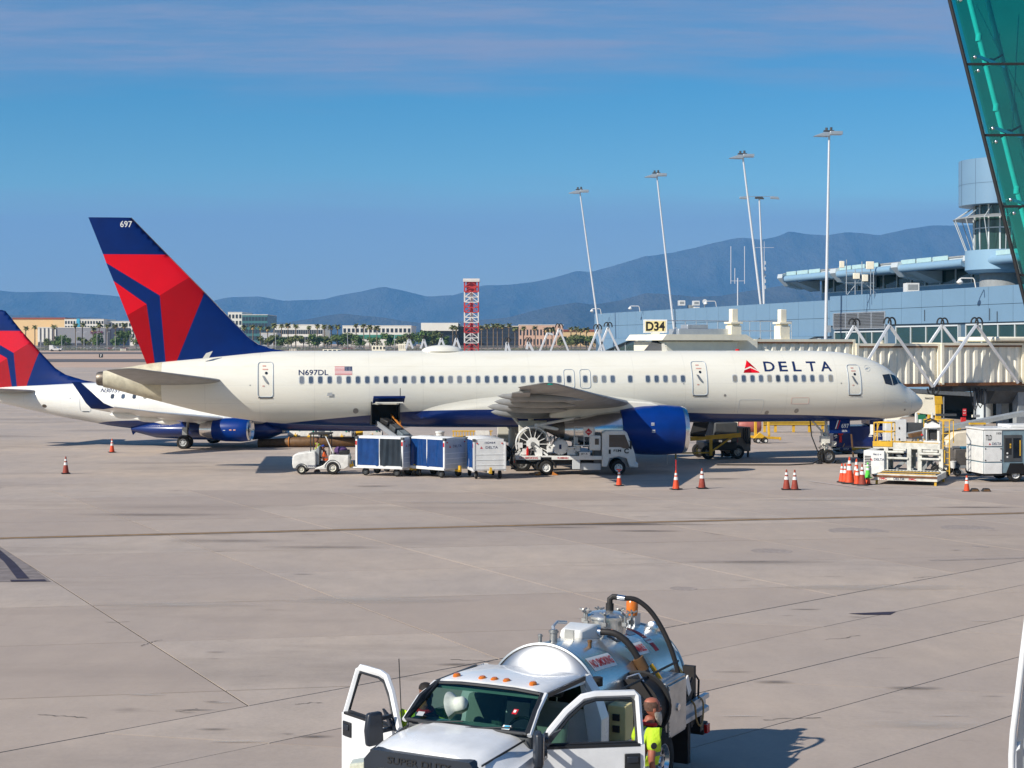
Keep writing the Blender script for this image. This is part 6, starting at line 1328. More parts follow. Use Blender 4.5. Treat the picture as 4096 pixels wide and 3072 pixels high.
# baggage tractor
def tractor(loc, rz, label, full=True):
    t_ = thing('baggage_tractor', label, 'tractor', loc, rz, None if full else 'white tow tractors in a row'); P_ = mat('tractor_white', (.72, .71, .67), .45, var=.22, scale=4)
    MB().prism([(.25, .30), (1.42, .30), (1.46, .55), (1.44, .92), (1.30, 1.04), (.55, 1.16), (.28, 1.18), (.25, .9)], 'y', -.68, .68).build('hood', P_, t_, bevel=.05)
    MB().prism([(-1.42, .42), (-1.42, .98), (-.45, .98), (-.42, .75), (-.1, .45), (.28, .32), (.28, .26), (-1.2, .26)], 'y', -.70, .70).build('rear_body', P_, t_, bevel=.04)
    MB().bx(-.42, .28, -.66, .66, .28, .42).build('floor', m_dgrey, t_)
    MB().prism([(.22, .45), (.30, 1.15), (.16, 1.42), (.08, 1.40), (.12, .45)], 'y', -.55, .55).build('dashboard', m_grey, t_, bevel=.02)
    MB().tube([Vector((.0+.05*cos(a), .18*sin(a)-.2, 1.25+.18*cos(a))) for a in [2*pi*k/12 for k in range(13)]], .018, 6).build('steering_wheel', m_black, t_)
    MB().bx(-.62, -.22, -.5, .1, .50, .62).prism([(-.62, .6), (-.50, .6), (-.60, 1.08), (-.70, 1.08)], 'y', -.5, .1).build('seat', m_black, t_, bevel=.03)
    for s_ in (-1, 1):
        wheel('front_wheel', t_, (.98, s_*.62, .245), .245, .18, rim=m_rimw); wheel('rear_wheel', t_, (-.62, s_*.62, .33), .33, .26, rim=m_rimw)
        for x, r in ((.98, .30), (-.62, .40)): MB().tube([(x+r*cos(a), s_*.70, (.245 if x > 0 else .33)+r*sin(a)) for a in [pi*k/10 for k in range(11)]], .02, 5).build('wheel_arch', m_dgrey, t_)
    MB().bx(-1.62, -1.42, -.1, .1, .30, .48).cyl((-1.55, 0, .3), (-1.55, 0, .62), .03, n=8).build('tow_hitch', m_yellow, t_)
    for y in (-.5, -.3): MB().cyl((-1.42, y, .78), (-1.45, y, .78), .06, n=12).build('tail_lamp', m_black if y < -.4 else m_green, t_)
    MB().cyl((1.46, -.45, .78), (1.50, -.45, .78), .07, n=12).cyl((1.46, .45, .78), (1.50, .45, .78), .07, n=12).build('headlamp', m_chrome, t_)
    if full:
        text('170557', .52, .10, m_txnavy, t_, (.72, .692, .38), (0, 0, pi))
        MB().bx(-.5, .62, -.62, .62, 2.02, 2.10).build('canopy', m_black, t_, bevel=.03)
        for x in (.52, -.42):
            for y in (-.58, .58): MB().cyl((x, y, .95 if x > 0 else .95), (x, y, 2.05), .025, n=6).build('canopy_post', m_black, t_)
        MB().bar((-.25, .62, 1.95), (-.62, .62, 1.1), .08, .05).build('brace', m_whitep, t_)
        MB().ball((-.95, -.05, 1.18), (.36, .34, .24), 10).build('purple_bag', mat('purple_bag', (.10, .05, .16), .8, var=.3), t_, smooth=40); MB().bx(-1.38, -.92, -.5, .4, .98, 1.20).build('toolbox', m_black, t_, bevel=.04)
    return t_
p = gpos(1289, 1893)
tractor(p, pi, 'white baggage tractor with a black canopy, numbered 170557')
person('person in an orange hi-vis vest and blue cap seated on the baggage tractor', p+Vector((.20, -.15, .08)), pi, m_hio, m_navyc, m_skin, 'sit', lean=.12, cap=mat('blue_cap', (.02, .06, .35), .7, var=.1), arms=((.12, .24, .22), (.30, .17, .25)), sub=1)
person('person in a dark shirt and yellow vest standing behind the baggage tractor', p+Vector((-.35, 1.0, 0)), radians(200), m_hiv, m_navyc, m_skin, 'stand', sub=1)
# belt loader feeding the aft hold
hold = S.matrix_basis @ Vector((-31.02, -1.55, 2.62)); BLr = radians(-62)
bl_ = thing('belt_loader', 'belt loader with an orange guard rail leaning up into the open cargo hold', 'belt loader', (hold.x, hold.y, g(hold.y)), BLr)
hz_ = hold.z-g(hold.y); LB = 5.6; zE = 1.0
MB().bar((-.3, 0, hz_-.08), (LB, 0, zE), .72, .10).build('belt', m_black, bl_)
for s_ in (-1, 1): MB().bar((-.3, s_*.42, hz_-.05), (LB, s_*.42, zE+.03), .09, .26).build('side_rail', m_alu, bl_, bevel=.01)
MB().bx(1.2, 5.4, -.85, .85, .35, .75).build('chassis', m_dirtyw, bl_, bevel=.04)
for x in (1.9, 4.6):
    for s_ in (-1, 1): wheel('wheel', bl_, (x, s_*.72, .32), .32, .2, rim=m_rimw)
MB().bar((2.0, .3, .7), (2.6, .3, 1.9), .1).bar((2.0, -.3, .7), (2.6, -.3, 1.9), .1).build('lift_strut', m_grey, bl_)
MB().bar((-.35, .50, hz_+.35), (2.6, .50, 1.6), .07, .07, i=0).bar((-.35, .50, hz_+.35), (-.1, .50, hz_-.5), .05, i=0).bar((.9, .50, 2.65), (.9, .50, 1.9), .05, i=0).bar((1.8, .5, 2.0), (1.9, .5, 1.2), .05, i=0).build('guard_rail', m_orange, bl_)
MB().bx(3.4, 4.3, -.9, -.2, .75, 1.5).build('operator_box', m_yellow, bl_, bevel=.04)
def bag(x, z, d, col, label, rx=0.):
    k = (x+.3)/(LB+.3); zz_ = hz_-.08+(zE-hz_+.08)*k+.06
    w_ = bl_.matrix_basis @ Vector((x, 0, zz_)); c = thing('suitcase', label, 'suitcase', w_, BLr+rx)
    R_ = Matrix.Rotation(atan2(hz_-zE, LB), 3, 'Y')
    MB().box((0, 0, d[2]/2), d, R_).build('shell', col, c, bevel=.05); MB().tube([R_ @ Vector((d[0]/2, -.1, d[2]/2)), R_ @ Vector((d[0]/2+.05, -.08, d[2]/2)), R_ @ Vector((d[0]/2+.05, .08, d[2]/2)), R_ @ Vector((d[0]/2, .1, d[2]/2))], .012, 6).build('handle', m_black, c)
    for y in (-.18, .18): MB().box(R_ @ Vector((0, y, d[2]+.002)), (d[0]*.96, .02, .012), R_).build('rib', m_black, c)
bag(.15, 0, (.72, .42, .26), m_black, 'black suitcase highest on the belt, entering the hold', .3)
bag(1.45, 0, (.75, .5, .30), m_dgrey, 'dark suitcase with a red tag midway on the belt')
bag(2.45, 0, (.72, .5, .28), mat('grey_suitcase', (.14, .17, .19), .35, var=.1), 'grey ribbed suitcase lowest on the belt')
# hydrant fuelling truck
ft_ = gpos(2298, 1894); FT = thing('fuel_truck', 'white hydrant fuelling truck with a big hose reel under the wing', 'truck', ft_, radians(0))
MB().bx(-3.0, 1.2, -.45, .45, .52, .72).build('chassis', m_black, FT)
MB().bx(-3.05, -1.75, -1.05, 1.05, .78, .98).bx(-1.2, 1.35, -1.05, 1.05, .78, .98).bx(-1.75, -1.2, -1.0, 1.0, .9, .98).build('deck', m_whitep, FT, bevel=.02)
for a, b_, t2 in ((-2.85, -1.9, 'NO SMOKING'), (-.9, -.35, 'FLAMMABLE')): text(t2, b_-a, .10, m_txred, FT, (a, -1.06, .83))
cab_ = [(1.35, .55), (1.35, 2.12), (1.55, 2.27), (2.45, 2.27), (2.62, 2.18), (2.98, 1.25), (3.06, .95), (3.06, .42), (2.75, .42), (2.6, .85), (2.2, .95), (1.75, .85), (1.62, .42), (1.35, .42)]
MB().prism(cab_, 'y', -.98, .98).build('cab', m_whitep, FT, bevel=.05)
MB().bx(.95, 1.33, -.9, .9, .55, 2.1).build('cab_rear', m_dgrey, FT, bevel=.04)
MB().bx(.72, 1.3, -.97, .97, 1.25, 2.02).build('equipment_locker', m_whitep, FT, bevel=.06)
for s_ in (-1, 1):
    y = s_*.985
    MB().prism([(1.72, 1.42), (1.72, 2.05), (2.52, 2.05), (2.80, 1.36), (2.45, 1.36), (2.3, 1.42)], 'y', min(y, y-s_*.02), max(y, y-s_*.02)+.003).build('side_window', m_cock, FT)
    MB().bx(1.70, 1.80, min(y, y+s_*.02), max(y, y+s_*.02), 1.08, 1.30).build('door_handle', m_black, FT); MB().bx(1.0, 1.2, min(y, y+s_*.02), max(y, y+s_*.02), 1.55, 1.85).build('rear_window', m_cock, FT)
    MB().bar((2.72, s_*.98, 1.75), (2.78, s_*1.25, 1.7), .03).box((2.80, s_*1.28, 1.55), (.08, .2, .42)).build('mirror', m_black, FT, bevel=.02)
    wheel('front_wheel', FT, (2.2, s_*.86, .37), .37, .24, rim=m_whitep, n=32); wheel('rear_wheel', FT, (-1.47, s_*.86, .37), .37, .24, rim=m_whitep, n=32); wheel('rear_wheel', FT, (-1.47, s_*.58, .37), .37, .24, rim=m_whitep)
    MB().tube([(-1.47+.47*cos(a), s_*.9, .37+.47*sin(a)) for a in [pi*k/12 for k in range(13)]], .06, 6).build('mudguard', m_black, FT)
MB().bx(2.75, 3.2, -.95, .95, .38, .62).build('bumper', m_whitep, FT, bevel=.05); MB().bx(3.0, 3.08, -.9, -.5, .68, .82).bx(3.0, 3.08, .5, .9, .68, .82).build('headlamp', m_chrome, FT)
MB().prism([(2.63, 2.12), (2.95, 1.32), (2.97, 1.32), (2.65, 2.12)], 'y', -.85, .85).build('windscreen', m_cock, FT)
text('FSM', .38, .13, m_txblack, FT, (1.95, -.992, 1.18)); text('C', .24, .26, m_txblack, FT, (2.48, -.992, 1.10), bold=.04)
MB().cyl((1.42, 0, 2.2), (1.42, 0, 2.5), .06, n=8, i=1).cyl((1.42, 0, 2.5), (1.42, 0, 2.66), .08, n=10, i=0).build('beacon', [m_amber, m_black], FT); MB().bx(2.2, 2.45, -.3, .3, 2.27, 2.35).build('roof_light', m_redl, FT)
# reel: two spoked discs and the hose pack
RL = thing('hose_reel', None, None, parent=FT); rc = Vector((-2.15, 0, 1.55)); RR = .86
for y in (-.55, .55):
    b = MB().tube([rc+Vector((RR*cos(a), y, RR*sin(a))) for a in [2*pi*k/36 for k in range(37)]], .035, 7)
    for k in range(14): a = 2*pi*k/14; b.bar(rc+Vector((.28*cos(a), y, .28*sin(a))), rc+Vector((RR*cos(a), y, RR*sin(a))), .035)
    b.build('reel_disc', m_whitep, RL); MB().prism([(rc.x+.36*cos(2*pi*k/8+.39), rc.z+.36*sin(2*pi*k/8+.39)) for k in range(8)], 'y', y-.03, y+.03).build('reel_hub', m_whitep, RL)
MB().lathe([(.4, -.5), (.7, -.5), (.7, .5), (.4, .5)], rc, 'y', 28).build('hose_pack', m_black, RL); MB().cyl(rc-Vector((0, .75, 0)), rc+Vector((0, .75, 0)), .12, n=12).build('reel_axle', m_steel, RL)
MB().bar((-2.9, -.7, .98), (-2.15, -.7, 1.55), .09).bar((-1.4, -.7, .98), (-2.15, -.7, 1.55), .09).bar((-2.9, .7, .98), (-2.15, .7, 1.55), .09).bar((-1.4, .7, .98), (-2.15, .7, 1.55), .09).build('reel_stand', m_whitep, RL)
# filter vessel, pipework, boom, platform
MB().lathe([(.02, -.95), (.30, -.93), (.40, -.88), (.40, .8)], (-.75, 0, 1.42), 'y', 24).build('filter_vessel', m_whitep, FT, smooth=40)
for k in range(12): a = 2*pi*k/12; MB().cyl((-.75+.37*cos(a), -.95, 1.42+.37*sin(a)), (-.75+.37*cos(a), -.85, 1.42+.37*sin(a)), .025, n=6).build('bolt', m_steel, FT)
MB().bx(-.82, -.70, -.965, -.94, 1.32, 1.55).build('gauge_plate', m_txnavy, FT, smooth=0)
pp = MB(); r = random.Random(12)
for k in range(46):
    x = r.uniform(-2.9, .5); z = r.uniform(1.0, 1.75 if x < 0 else 1.45); y = r.uniform(-.95, .6); d = Vector(r.choice(((1, 0, 0), (0, 0, 1), (0, 1, 0), (.7, 0, .7))))*r.uniform(.15, .55)
    pp.tube([(x, y, z), Vector((x, y, z))+d, Vector((x, y, z))+d+Vector((r.uniform(-.1, .1), 0, -r.uniform(.05, .25)))], r.uniform(.025, .06), 7, i=r.choice((0, 0, 0, 1)))
for x, z, s_ in ((-2.55, 1.18, .3), (-1.85, 1.15, .35), (-1.3, 1.3, .3), (-.2, 1.2, .4), (.1, 1.35, .3), (-2.8, 1.5, .25)): pp.box((x, -.6, z), (s_, .4, s_))
pp.build('pipework', [m_whitep, m_dgrey], FT)
MB().tube([(-1.95, -.3, 2.50), (-.4, -.3, 2.78), (.02, -.3, 2.86)], [.07, .07, .05], 10).tube([(-1.95, -.3, 2.5), (.05, -.3, 2.12)], .09, 10).cyl((.05, -.3, .98), (.05, -.3, 2.1), .15, n=4).cyl((-1.95, -.3, 2.4), (-1.95, -.3, 2.58), .12, n=10).build('boom', m_whitep, FT)
MB().cyl((-.05, -.3, 2.83), (.30, -.3, 2.88), .06, n=8).build('boom_nozzle', m_steel, FT)
rb = MB()
for x in (-.05, .45, .98): rb.cyl((x, -.9, 1.5), (x, -.9, 2.45), .022, n=6).cyl((x, .5, 1.5), (x, .5, 2.45), .022, n=6)
for z in (2.45, 2.0): rb.cyl((-.05, -.9, z), (.98, -.9, z), .02, n=6).cyl((-.05, .5, z), (.98, .5, z), .02, n=6)
rb.bx(-.1, 1.0, -.9, .5, 1.46, 1.52).build('lift_platform', m_alu, FT); MB().bx(.42, .94, -.93, -.915, 1.95, 2.42).build('placard_board', m_whitep, FT, smooth=0)
MB().prism([(.68, 2.0), (.86, 2.19), (.68, 2.38), (.50, 2.19)], 'y', -.94, -.932).build('hazard_diamond', m_txred, FT, smooth=0); text('1863', .2, .07, m_txwhite, FT, (.58, -.944, 2.15))
MB().cyl((-2.42, -.98, 1.0), (-2.42, -.98, 1.36), .075, n=12).cyl((-2.42, -.98, 1.36), (-2.42, -.98, 1.46), .03, n=8).build('fire_extinguisher', m_redl, FT, smooth=40)
MB().bx(-.15, .25, -1.04, -.8, .3, .78).bx(.25, 1.3, -.9, .9, .25, .6).build('under_locker', m_lgrey, FT, bevel=.02); MB().bx(.2, .75, -1.065, -1.05, .98, 1.18).build('side_panel', m_whitep, FT); text('JET A', .34, .11, m_txblack, FT, (.28, -1.07, 1.02))
for x in (-1.9, -1.03): MB().prism([(x-.16, 0), (x+.16, 0), (x+(.12 if x < -1.5 else -.12), .18)], 'y', -1.02, -.7).build('wheel_chock', m_orange, FT)
MB().tube([(-2.9, -.8, 1.3), (-3.2, -.85, 1.0), (-3.3, -.8, .6), (-3.0, -.8, .35), (-3.25, -.6, .3)], .05, 8).tube([(-3.0, -.5, 1.6), (-3.25, -.5, 1.2), (-3.2, -.5, .5)], .05, 8).build('rear_hose', m_black, FT)
for y in (-.9, -.7): MB().bx(-3.12, -3.06, y-.06, y+.06, .62, .72).build('tail_lamp', m_redl, FT)
# ------------------------------------------------------------------ cones
m_cone = mat('cone_orange', (.70, .075, .02), .55, var=.15, scale=6); m_cone2 = mat('faded_cone_red', (.30, .05, .03), .65, var=.2, scale=6); m_coneg = mat('cone_green', (.10, .62, .06), .55, var=.1); m_sleeve = mat('cone_sleeve', (.74, .74, .72), .45, var=.15, scale=8)
CG = 'traffic cones on the apron'
def cone(u, v, hpx, label, m=m_cone, base=m_black, wand=False, tee=False, lean=0.):
    p = gpos(u, v); h_ = hpx*p.y/FOC; t_ = thing('traffic_cone', label, 'cone', p, random.uniform(0, 6), CG); t_.rotation_euler[0] = lean; r = h_*.19
    R = lambda z: r+(.03-r)*z
    MB().lathe([(R(0), .03*h_), (R(.55), .55*h_), (R(1), h_), (.01, h_)], (0, 0, 0), n=18).build('body', m, t_, smooth=50)
    MB().bx(-r*1.35, r*1.35, -r*1.35, r*1.35, 0, .045*h_).build('base', base, t_, bevel=.015)
    for a, b_ in ((.50, .66), (.74, .86)): MB().lathe([(R(a)+.004, a*h_), (R(b_)+.004, b_*h_)], (0, 0, 0), n=18, cap=False).build('reflective_sleeve', m_sleeve, t_, smooth=50)
    if wand: MB().cyl((0, 0, h_), (0, 0, h_*1.55), .022, n=8).build('light_wand', m_redl, t_)
    if tee: MB().bx(-.16, .16, -.03, .03, h_*.98, h_*1.06).build('topper', m_redl, t_)
    return t_
cone(448, 1809, 54, 'orange cone below the regional jet wing, farther of the left pair'); cone(263, 1894, 68, 'orange cone alone on open concrete at far left', m_cone2)
cone(2476, 1942, 62, 'orange cone with a red crosspiece before the fuel truck wheel', tee=True); cone(2704, 1957, 76, 'orange cone carrying a tall red wand below the engine', wand=True); cone(2808, 1953, 80, 'faded red cone standing alone right of the wand cone', m_cone2)
cone(3146, 1958, 80, 'left cone of the faded pair below the nose gear', m_cone2); cone(3179, 1959, 80, 'right cone of the faded pair below the nose gear', m_cone2)
cone(3368, 1928, 74, 'small leftmost cone of the cluster beside the loader'); cone(3381, 1930, 76, 'second cone from the left in the cluster beside the loader'); cone(3398, 1933, 106, 'tallest cone in the cluster beside the loader'); cone(3426, 1925, 90, 'cone at the back of the cluster beside the loader'); cone(3429, 1938, 74, 'front middle cone of the cluster beside the loader'); cone(3449, 1940, 84, 'darker red cone in the front of the cluster', m_cone2)
c_ = gpos(3471, 1937); cone(3471, 1937, 60, 'orange cone under the green cone, nearest the loader')
t_ = cone(3471, 1937, 62, 'bright green cone stacked on an orange cone by the loader', m_coneg, m_coneg); t_.location.z += .30
cone(3867, 1966, 64, 'orange cone before the loader corner at right')
for u, t2 in ((3898, 'left of the two black chocks beside the right orange cone'), (3944, 'right of the two black chocks beside the right orange cone')):
    c = thing('wheel_chock', t2, 'chock', gpos(u, 1966), .1, 'loose black chocks'); MB().prism([(-.2, 0), (.2, 0), (.12, .14), (-.10, .15)], 'y', -.12, .12).build('block', m_black, c, bevel=.02); MB().prism([(-.19, .02), (.14, .02), (.1, .10), (-.12, .1)], 'y', -.128, -.122).build('faded_label', m_brown, c)
# ------------------------------------------------------------------ cargo loader, power unit and things around the nose
LD = thing('cargo_loader', 'white and yellow cargo loader with a lowered roller platform right of the nose', 'cargo loader', gpos(3640, 1926), radians(-24))
W_ = m_dirtyw
def roller_deck(t_, x0, x1, y0, y1, z, name):
    d = MB().bx(x0, x1, y0, y0+.09, z-.28, z+.02, 0).bx(x0, x1, y1-.09, y1, z-.28, z+.02, 0).bx(x0, x0+.09, y0+.09, y1-.09, z-.28, z, 0).bx(x1-.09, x1, y0+.09, y1-.09, z-.28, z, 0).bx(x0+.09, x1-.09, y0+.09, y1-.09, z-.2, z-.08, 1).build(name, [W_, m_grey], t_, bevel=.01)
    me = None; n = int((x1-x0-.3)/.16)
    for k in range(n):
        q = (x0+.2+k*.16, (y0+y1)/2, z-.03)
        if me is None: o = MB().cyl((0, -(y1-y0)/2+.12, 0), (0, (y1-y0)/2-.12, 0), .045, n=8).build('roller', m_steel, d, loc=q); me = o.data
        else: place('roller', me, d, q)
    for y in (y0+.13, (y0+y1)/2): MB().bx(x0+.1, x1-.1, y-.03, y+.03, z+.02, z+.05).build('guide_rail', m_yellow, d)
    return d
dk = roller_deck(LD, -1.3, 1.6, -2.1, .6, .48, 'main_platform')
# the front corner faces the camera: markings on the outer beams
for a, t2, m in ((-.1, 'FMC', m_txred), (.55, 'DELTA', m_txnavy), (1.25, 'FMC', m_txred)): text(t2, .34 if t2 == 'FMC' else .5, .12, m, dk, (a-.95, -2.106, .225), bold=.03)
for x, y in ((-1.2, -2.0), (1.5, -2.0), (1.5, .4)): MB().bx(x-.05, x+.05, y-.05, y+.05, 0, .22).build('jack_foot', m_yellow, LD)
MB().bx(-1.3, 1.6, -2.15, -2.10, .36, .44).build('rust_strip', m_rust, dk)
# scissor lift frame and bridge platform behind
fr = thing('lift_frame', None, None, parent=LD)
for x in (-1.25, -.15, .35, 1.35):
    MB().bx(x-.10, x+.10, .62, .78, .1, 1.55).build('column', W_, fr, bevel=.01); MB().bx(x-.10, x+.10, 1.9, 2.05, .1, 1.55).build('column', W_, fr, bevel=.01)
for z, x0, x1 in ((1.05, -1.2, -.2), (1.35, -1.2, -.4), (1.45, -.9, -.3), (1.05, .4, 1.3), (1.42, .5, 1.2), (1.3, .35, 1.3)): MB().cyl((x0, .60, z), (x1, .60, z), .06, n=10).build('cross_tube', W_, fr)
MB().bar((-1.1, 1.2, .3), (.2, 1.2, 1.5), .12, .16).bar((.2, 1.2, .3), (-1.1, 1.2, 1.5), .12, .16).bar((.2, 1.4, .3), (1.3, 1.4, 1.5), .12, .16).bar((1.3, 1.4, .3), (.2, 1.4, 1.5), .12, .16).build('scissor_arm', m_grey, fr)
MB().bx(-1.3, 1.5, 1.0, 2.3, .25, .45).build('undercarriage', m_black, fr); MB().tube([(.9, .7, .6), (1.1, .6, .9), (1.2, .65, .5), (1.0, .7, .4)], .05, 7).ball((1.05, .72, .6), (.2, .1, .2), 10).build('hydraulic_hose', m_black, fr)
roller_deck(LD, -1.9, 1.3, .7, 2.4, 1.78, 'bridge_platform')
MB().bx(-2.3, -1.3, .45, 2.3, .25, 1.40).build('engine_box', m_whitep, LD, bevel=.03)
for k in range(7): MB().bx(-2.25, -1.95, .43, .45, .62+k*.08, .66+k*.08).build('grille_slat', m_black, LD, smooth=0)
text('DELTA', .50, .12, m_txnavy, LD, (-1.80, .44, .92)); widget(LD, 0, 0, .14, .12, lambda x, z: Vector((-1.92+x, .44, .92+z))); text('78613 4', .4, .08, m_txnavy, LD, (-1.85, .44, 1.18))
MB().bx(-2.35, -2.0, .3, .45, .1, .7).build('side_step', W_, LD, bevel=.02)
for x in (-1.6, 1.2):
    for y in (.75, 2.1): wheel('wheel', LD, (x, y, .38), .38, .26, rim=m_whitep)
# yellow guard on the bridge platform
yr = MB()
for (x, y) in ((-1.85, .75), (-1.0, .75), (-1.85, 1.6), (-1.0, 1.6)): yr.bar((x, y, 1.78), (x, y, 2.75), .045)
for z in (2.75, 2.3): yr.bar((-1.85, .75, z), (-1.0, .75, z), .045).bar((-1.85, 1.6, z), (-1.0, 1.6, z), .045).bar((-1.85, .75, z), (-1.85, 1.6, z), .045).bar((-1.0, .75, z), (-1.0, 1.6, z), .045)
yr.bar((-1.85, .78, 1.8), (-1.6, .78, 2.75), .035).bx(-1.9, -.95, .66, .72, 1.6, 1.85).build('guard_rail', m_yellow, LD); MB().bx(-2.05, -1.9, .8, .86, 2.15, 2.65).build('lamp_panel', m_whitep, LD)
# operator station and ladder
op = thing('operator_station', None, None, parent=LD)
MB().bx(.45, 1.25, 1.1, 1.9, 1.78, 1.9).bx(.5, .62, 1.1, 1.8, 1.9, 2.75).bx(1.08, 1.2, 1.2, 1.8, 1.9, 2.6).prism([(.45, 2.5), (.65, 2.85), (1.25, 2.75), (1.28, 2.55)], 'y', 1.0, 1.8).build('station_shell', m_whitep, op, bevel=.02)
MB().bx(.66, 1.06, 1.3, 1.6, 1.95, 2.45).build('seat', m_black, op, bevel=.04); MB().bx(.40, .52, 1.0, 1.06, 2.0, 2.5).build('control_box', m_grey, op, bevel=.02); MB().cyl((.4, .98, 2.2), (.4, .94, 2.2), .05, n=10).build('stop_button', m_redl, op)
MB().tube([(.5, 1.0, 2.85), (.8, 1.0, 2.98), (1.1, 1.05, 2.85)], .04, 7).tube([(.6, .95, 2.8), (.9, 1.0, 2.9), (1.2, 1.0, 2.75)], .035, 7).build('cable_bundle', m_black, op)
ly_ = MB()
for x in (1.42, 1.72): ly_.bar((x, .8, .3), (x, .8, 2.9), .05)
for k in range(8): ly_.bar((1.42, .8, .5+k*.3), (1.72, .8, .5+k*.3), .03)
for x in (.35, 1.3, 1.75): ly_.bar((x, 1.9, 1.78), (x, 1.9, 2.9), .04)
ly_.bar((.35, 1.9, 2.9), (1.75, 1.9, 2.9), .04).bar((1.75, .8, 2.9), (1.75, 1.9, 2.9), .04).bar((1.3, .8, 2.9), (1.75, .8, 2.9), .04).bx(1.38, 1.52, .7, .85, .9, 1.5).build('ladder', m_yellow, op)
# ground power unit at the right edge
GP_ = thing('ground_power_unit', 'white and steel-blue ground power unit on wheels at the right edge', 'power unit', gpos(3945, 1922), radians(8))
m_sblue = mat('steel_blue_paint', (.20, .29, .34), .45, var=.2, scale=3)
MB().bx(-.55, 3.2, -.95, .95, .42, 2.48).build('housing', m_sblue, GP_, bevel=.03)
MB().bx(-.62, 3.25, -1.0, 1.0, 2.48, 2.58).build('top_cover', m_whitep, GP_, bevel=.03); MB().bx(.9, 3.0, -.7, .7, 2.58, 2.72).build('roof_hatch', m_whitep, GP_, bevel=.03)
for z0, z1 in ((1.72, 2.46), (.98, 1.66), (.40, .92)): MB().bx(-.60, -.555, -.92, .92, z0, z1).build('end_panel', m_whitep, GP_, bevel=.012); MB().bx(-.56, .34, -.985, -.955, z0, z1).build('side_panel', m_whitep, GP_, bevel=.012)
text('TLD', .30, .26, m_txblack, GP_, (-.48, -.99, 2.0), bold=.02); text('31828', .26, .10, m_txblack, GP_, (.04, -.99, 2.28)); text('DELTA', .45, .12, m_txnavy, GP_, (-.16, -.99, 1.78)); widget(GP_, 0, 0, .13, .11, lambda x, z: Vector((-.27+x, -.99, 1.78+z)))
for x in (-.5, .28):
    for z in (1.6, 1.05): MB().box((x, -.99, z), (.06, .02, .05)).build('latch', m_black, GP_)
MB().bx(.42, 1.34, -.985, -.952, .98, 2.25).build('control_panel', m_dgrey, GP_, bevel=.01); MB().bx(.90, 1.28, -.99, -.984, 1.15, 2.1).build('display_window', m_cock, GP_, smooth=0)
MB().bx(.50, .82, -.99, -.984, 1.3, 2.1).build('switch_panel', m_black, GP_, smooth=0)
for z in (1.62, 1.75): MB().bx(.72, .79, -1.0, -.988, z, z+.09).build('yellow_label', m_yellow, GP_, smooth=0)
for z in (1.2, 1.38): MB().cyl((.6, -1.0, z), (.6, -.985, z), .045, n=10).build('dial', m_whitep, GP_)
MB().bx(1.22, 1.27, -1.0, -.988, 1.25, 2.0).build('yellow_label', m_yellow, GP_, smooth=0); MB().bx(1.5, 3.2, -.99, -.952, .5, 2.46).build('service_door', m_whitep, GP_, bevel=.02)
MB().bx(1.62, 1.9, -1.0, -.988, 2.2, 2.26).build('door_latch', m_black, GP_)
for s_ in (-1, 1):
    wheel('wheel', GP_, (1.05, s_*.80, .36), .36, .28, rim=m_whitep); wheel('wheel', GP_, (2.9, s_*.80, .36), .36, .28, rim=m_whitep)
MB().prism([(.55, .40), (.75, .9), (1.4, .9), (1.6, .40)], 'y', -1.0, -.94).build('wheel_well', m_dark, GP_); MB().bx(-.4, 3.1, -.7, .7, .28, .42).build('chassis', m_black, GP_)
# cream tug and bin cart between loader and power unit
BT = thing('cream_tug', 'cream belt loader hood numbered 270998 behind the power unit', 'belt loader', gpos(3880, 1868), radians(6))
MB().prism([(-1.6, .5), (-1.7, 1.35), (-1.1, 1.95), (1.6, 2.2), (1.7, .5)], 'y', -.8, .8).build('hood', mat('tug_cream', (.70, .62, .48), .45, var=.15, scale=3), BT, bevel=.06); text('270998', .85, .18, m_txblack, BT, (-.5, -.81, 1.45)); text('TR', .4, .18, m_txblack, BT, (.55, -.81, 1.85), bold=.03)
MB().bar((-3.4, .2, 1.75), (3.2, .2, 2.95), .8, .22).build('conveyor', m_grey, BT); MB().bar((-3.5, -.25, 1.75), (-2.2, -.25, 2.0), .5, .2).build('conveyor_end', m_brown, BT); MB().bx(-.2, .7, -.5, -.3, 2.35, 2.45).build('yellow_bar', m_yellow, BT)
for x in (-1.0, 1.2):
    for s_ in (-1, 1): wheel('wheel', BT, (x, s_*.7, .38), .38, .25)
BC = thing('bin_cart', 'grey-brown metal bin cart with a white bucket beside the loader ladder', 'cart', gpos(3850, 1900), radians(4))
MB().bx(-.65, .75, -.7, .7, .55, 1.35).build('bin', mat('brown_grey_steel', (.17, .155, .14), .5, .4, var=.3, scale=3), BC, bevel=.03); MB().bx(-.8, .9, -.75, .75, .42, .55).build('bed', m_grey, BC); MB().bar((-.6, -.72, .55), (-.2, -.72, .15), .06).build('leg', m_grey, BC)
MB().bx(-.1, .2, -.715, -.70, .95, 1.2).build('paper_label', m_cream2, BC, smooth=0); MB().cyl((-.7, -.5, 1.42), (-.35, -.5, 1.42), .09, n=12).build('pipe_end', m_steel, BC); MB().bx(-.25, .3, -.6, -.2, 1.35, 1.48).build('blue_rag', mat('blue_rag', (.02, .14, .24), .8, var=.2), BC, bevel=.04)
for x in (-.5, .6): wheel('wheel', BC, (x, -.6, .22), .22, .15); wheel('wheel', BC, (x, .6, .22), .22, .15)
bk = thing('white_bucket', 'white plastic bucket hanging beside the yellow ladder', 'bucket', BC.location+Vector((-.72, -.85, .42))); MB().lathe([(.11, 0), (.15, .32), (.165, .32), (.165, .35), (.14, .35), (.1, .03)], (0, 0, 0), n=20, cap=False).build('shell', m_whitep, bk); MB().tube([(-.16, 0, .32), (-.1, 0, .46), (.1, 0, .46), (.16, 0, .32)], .01, 5).build('handle', m_black, bk)
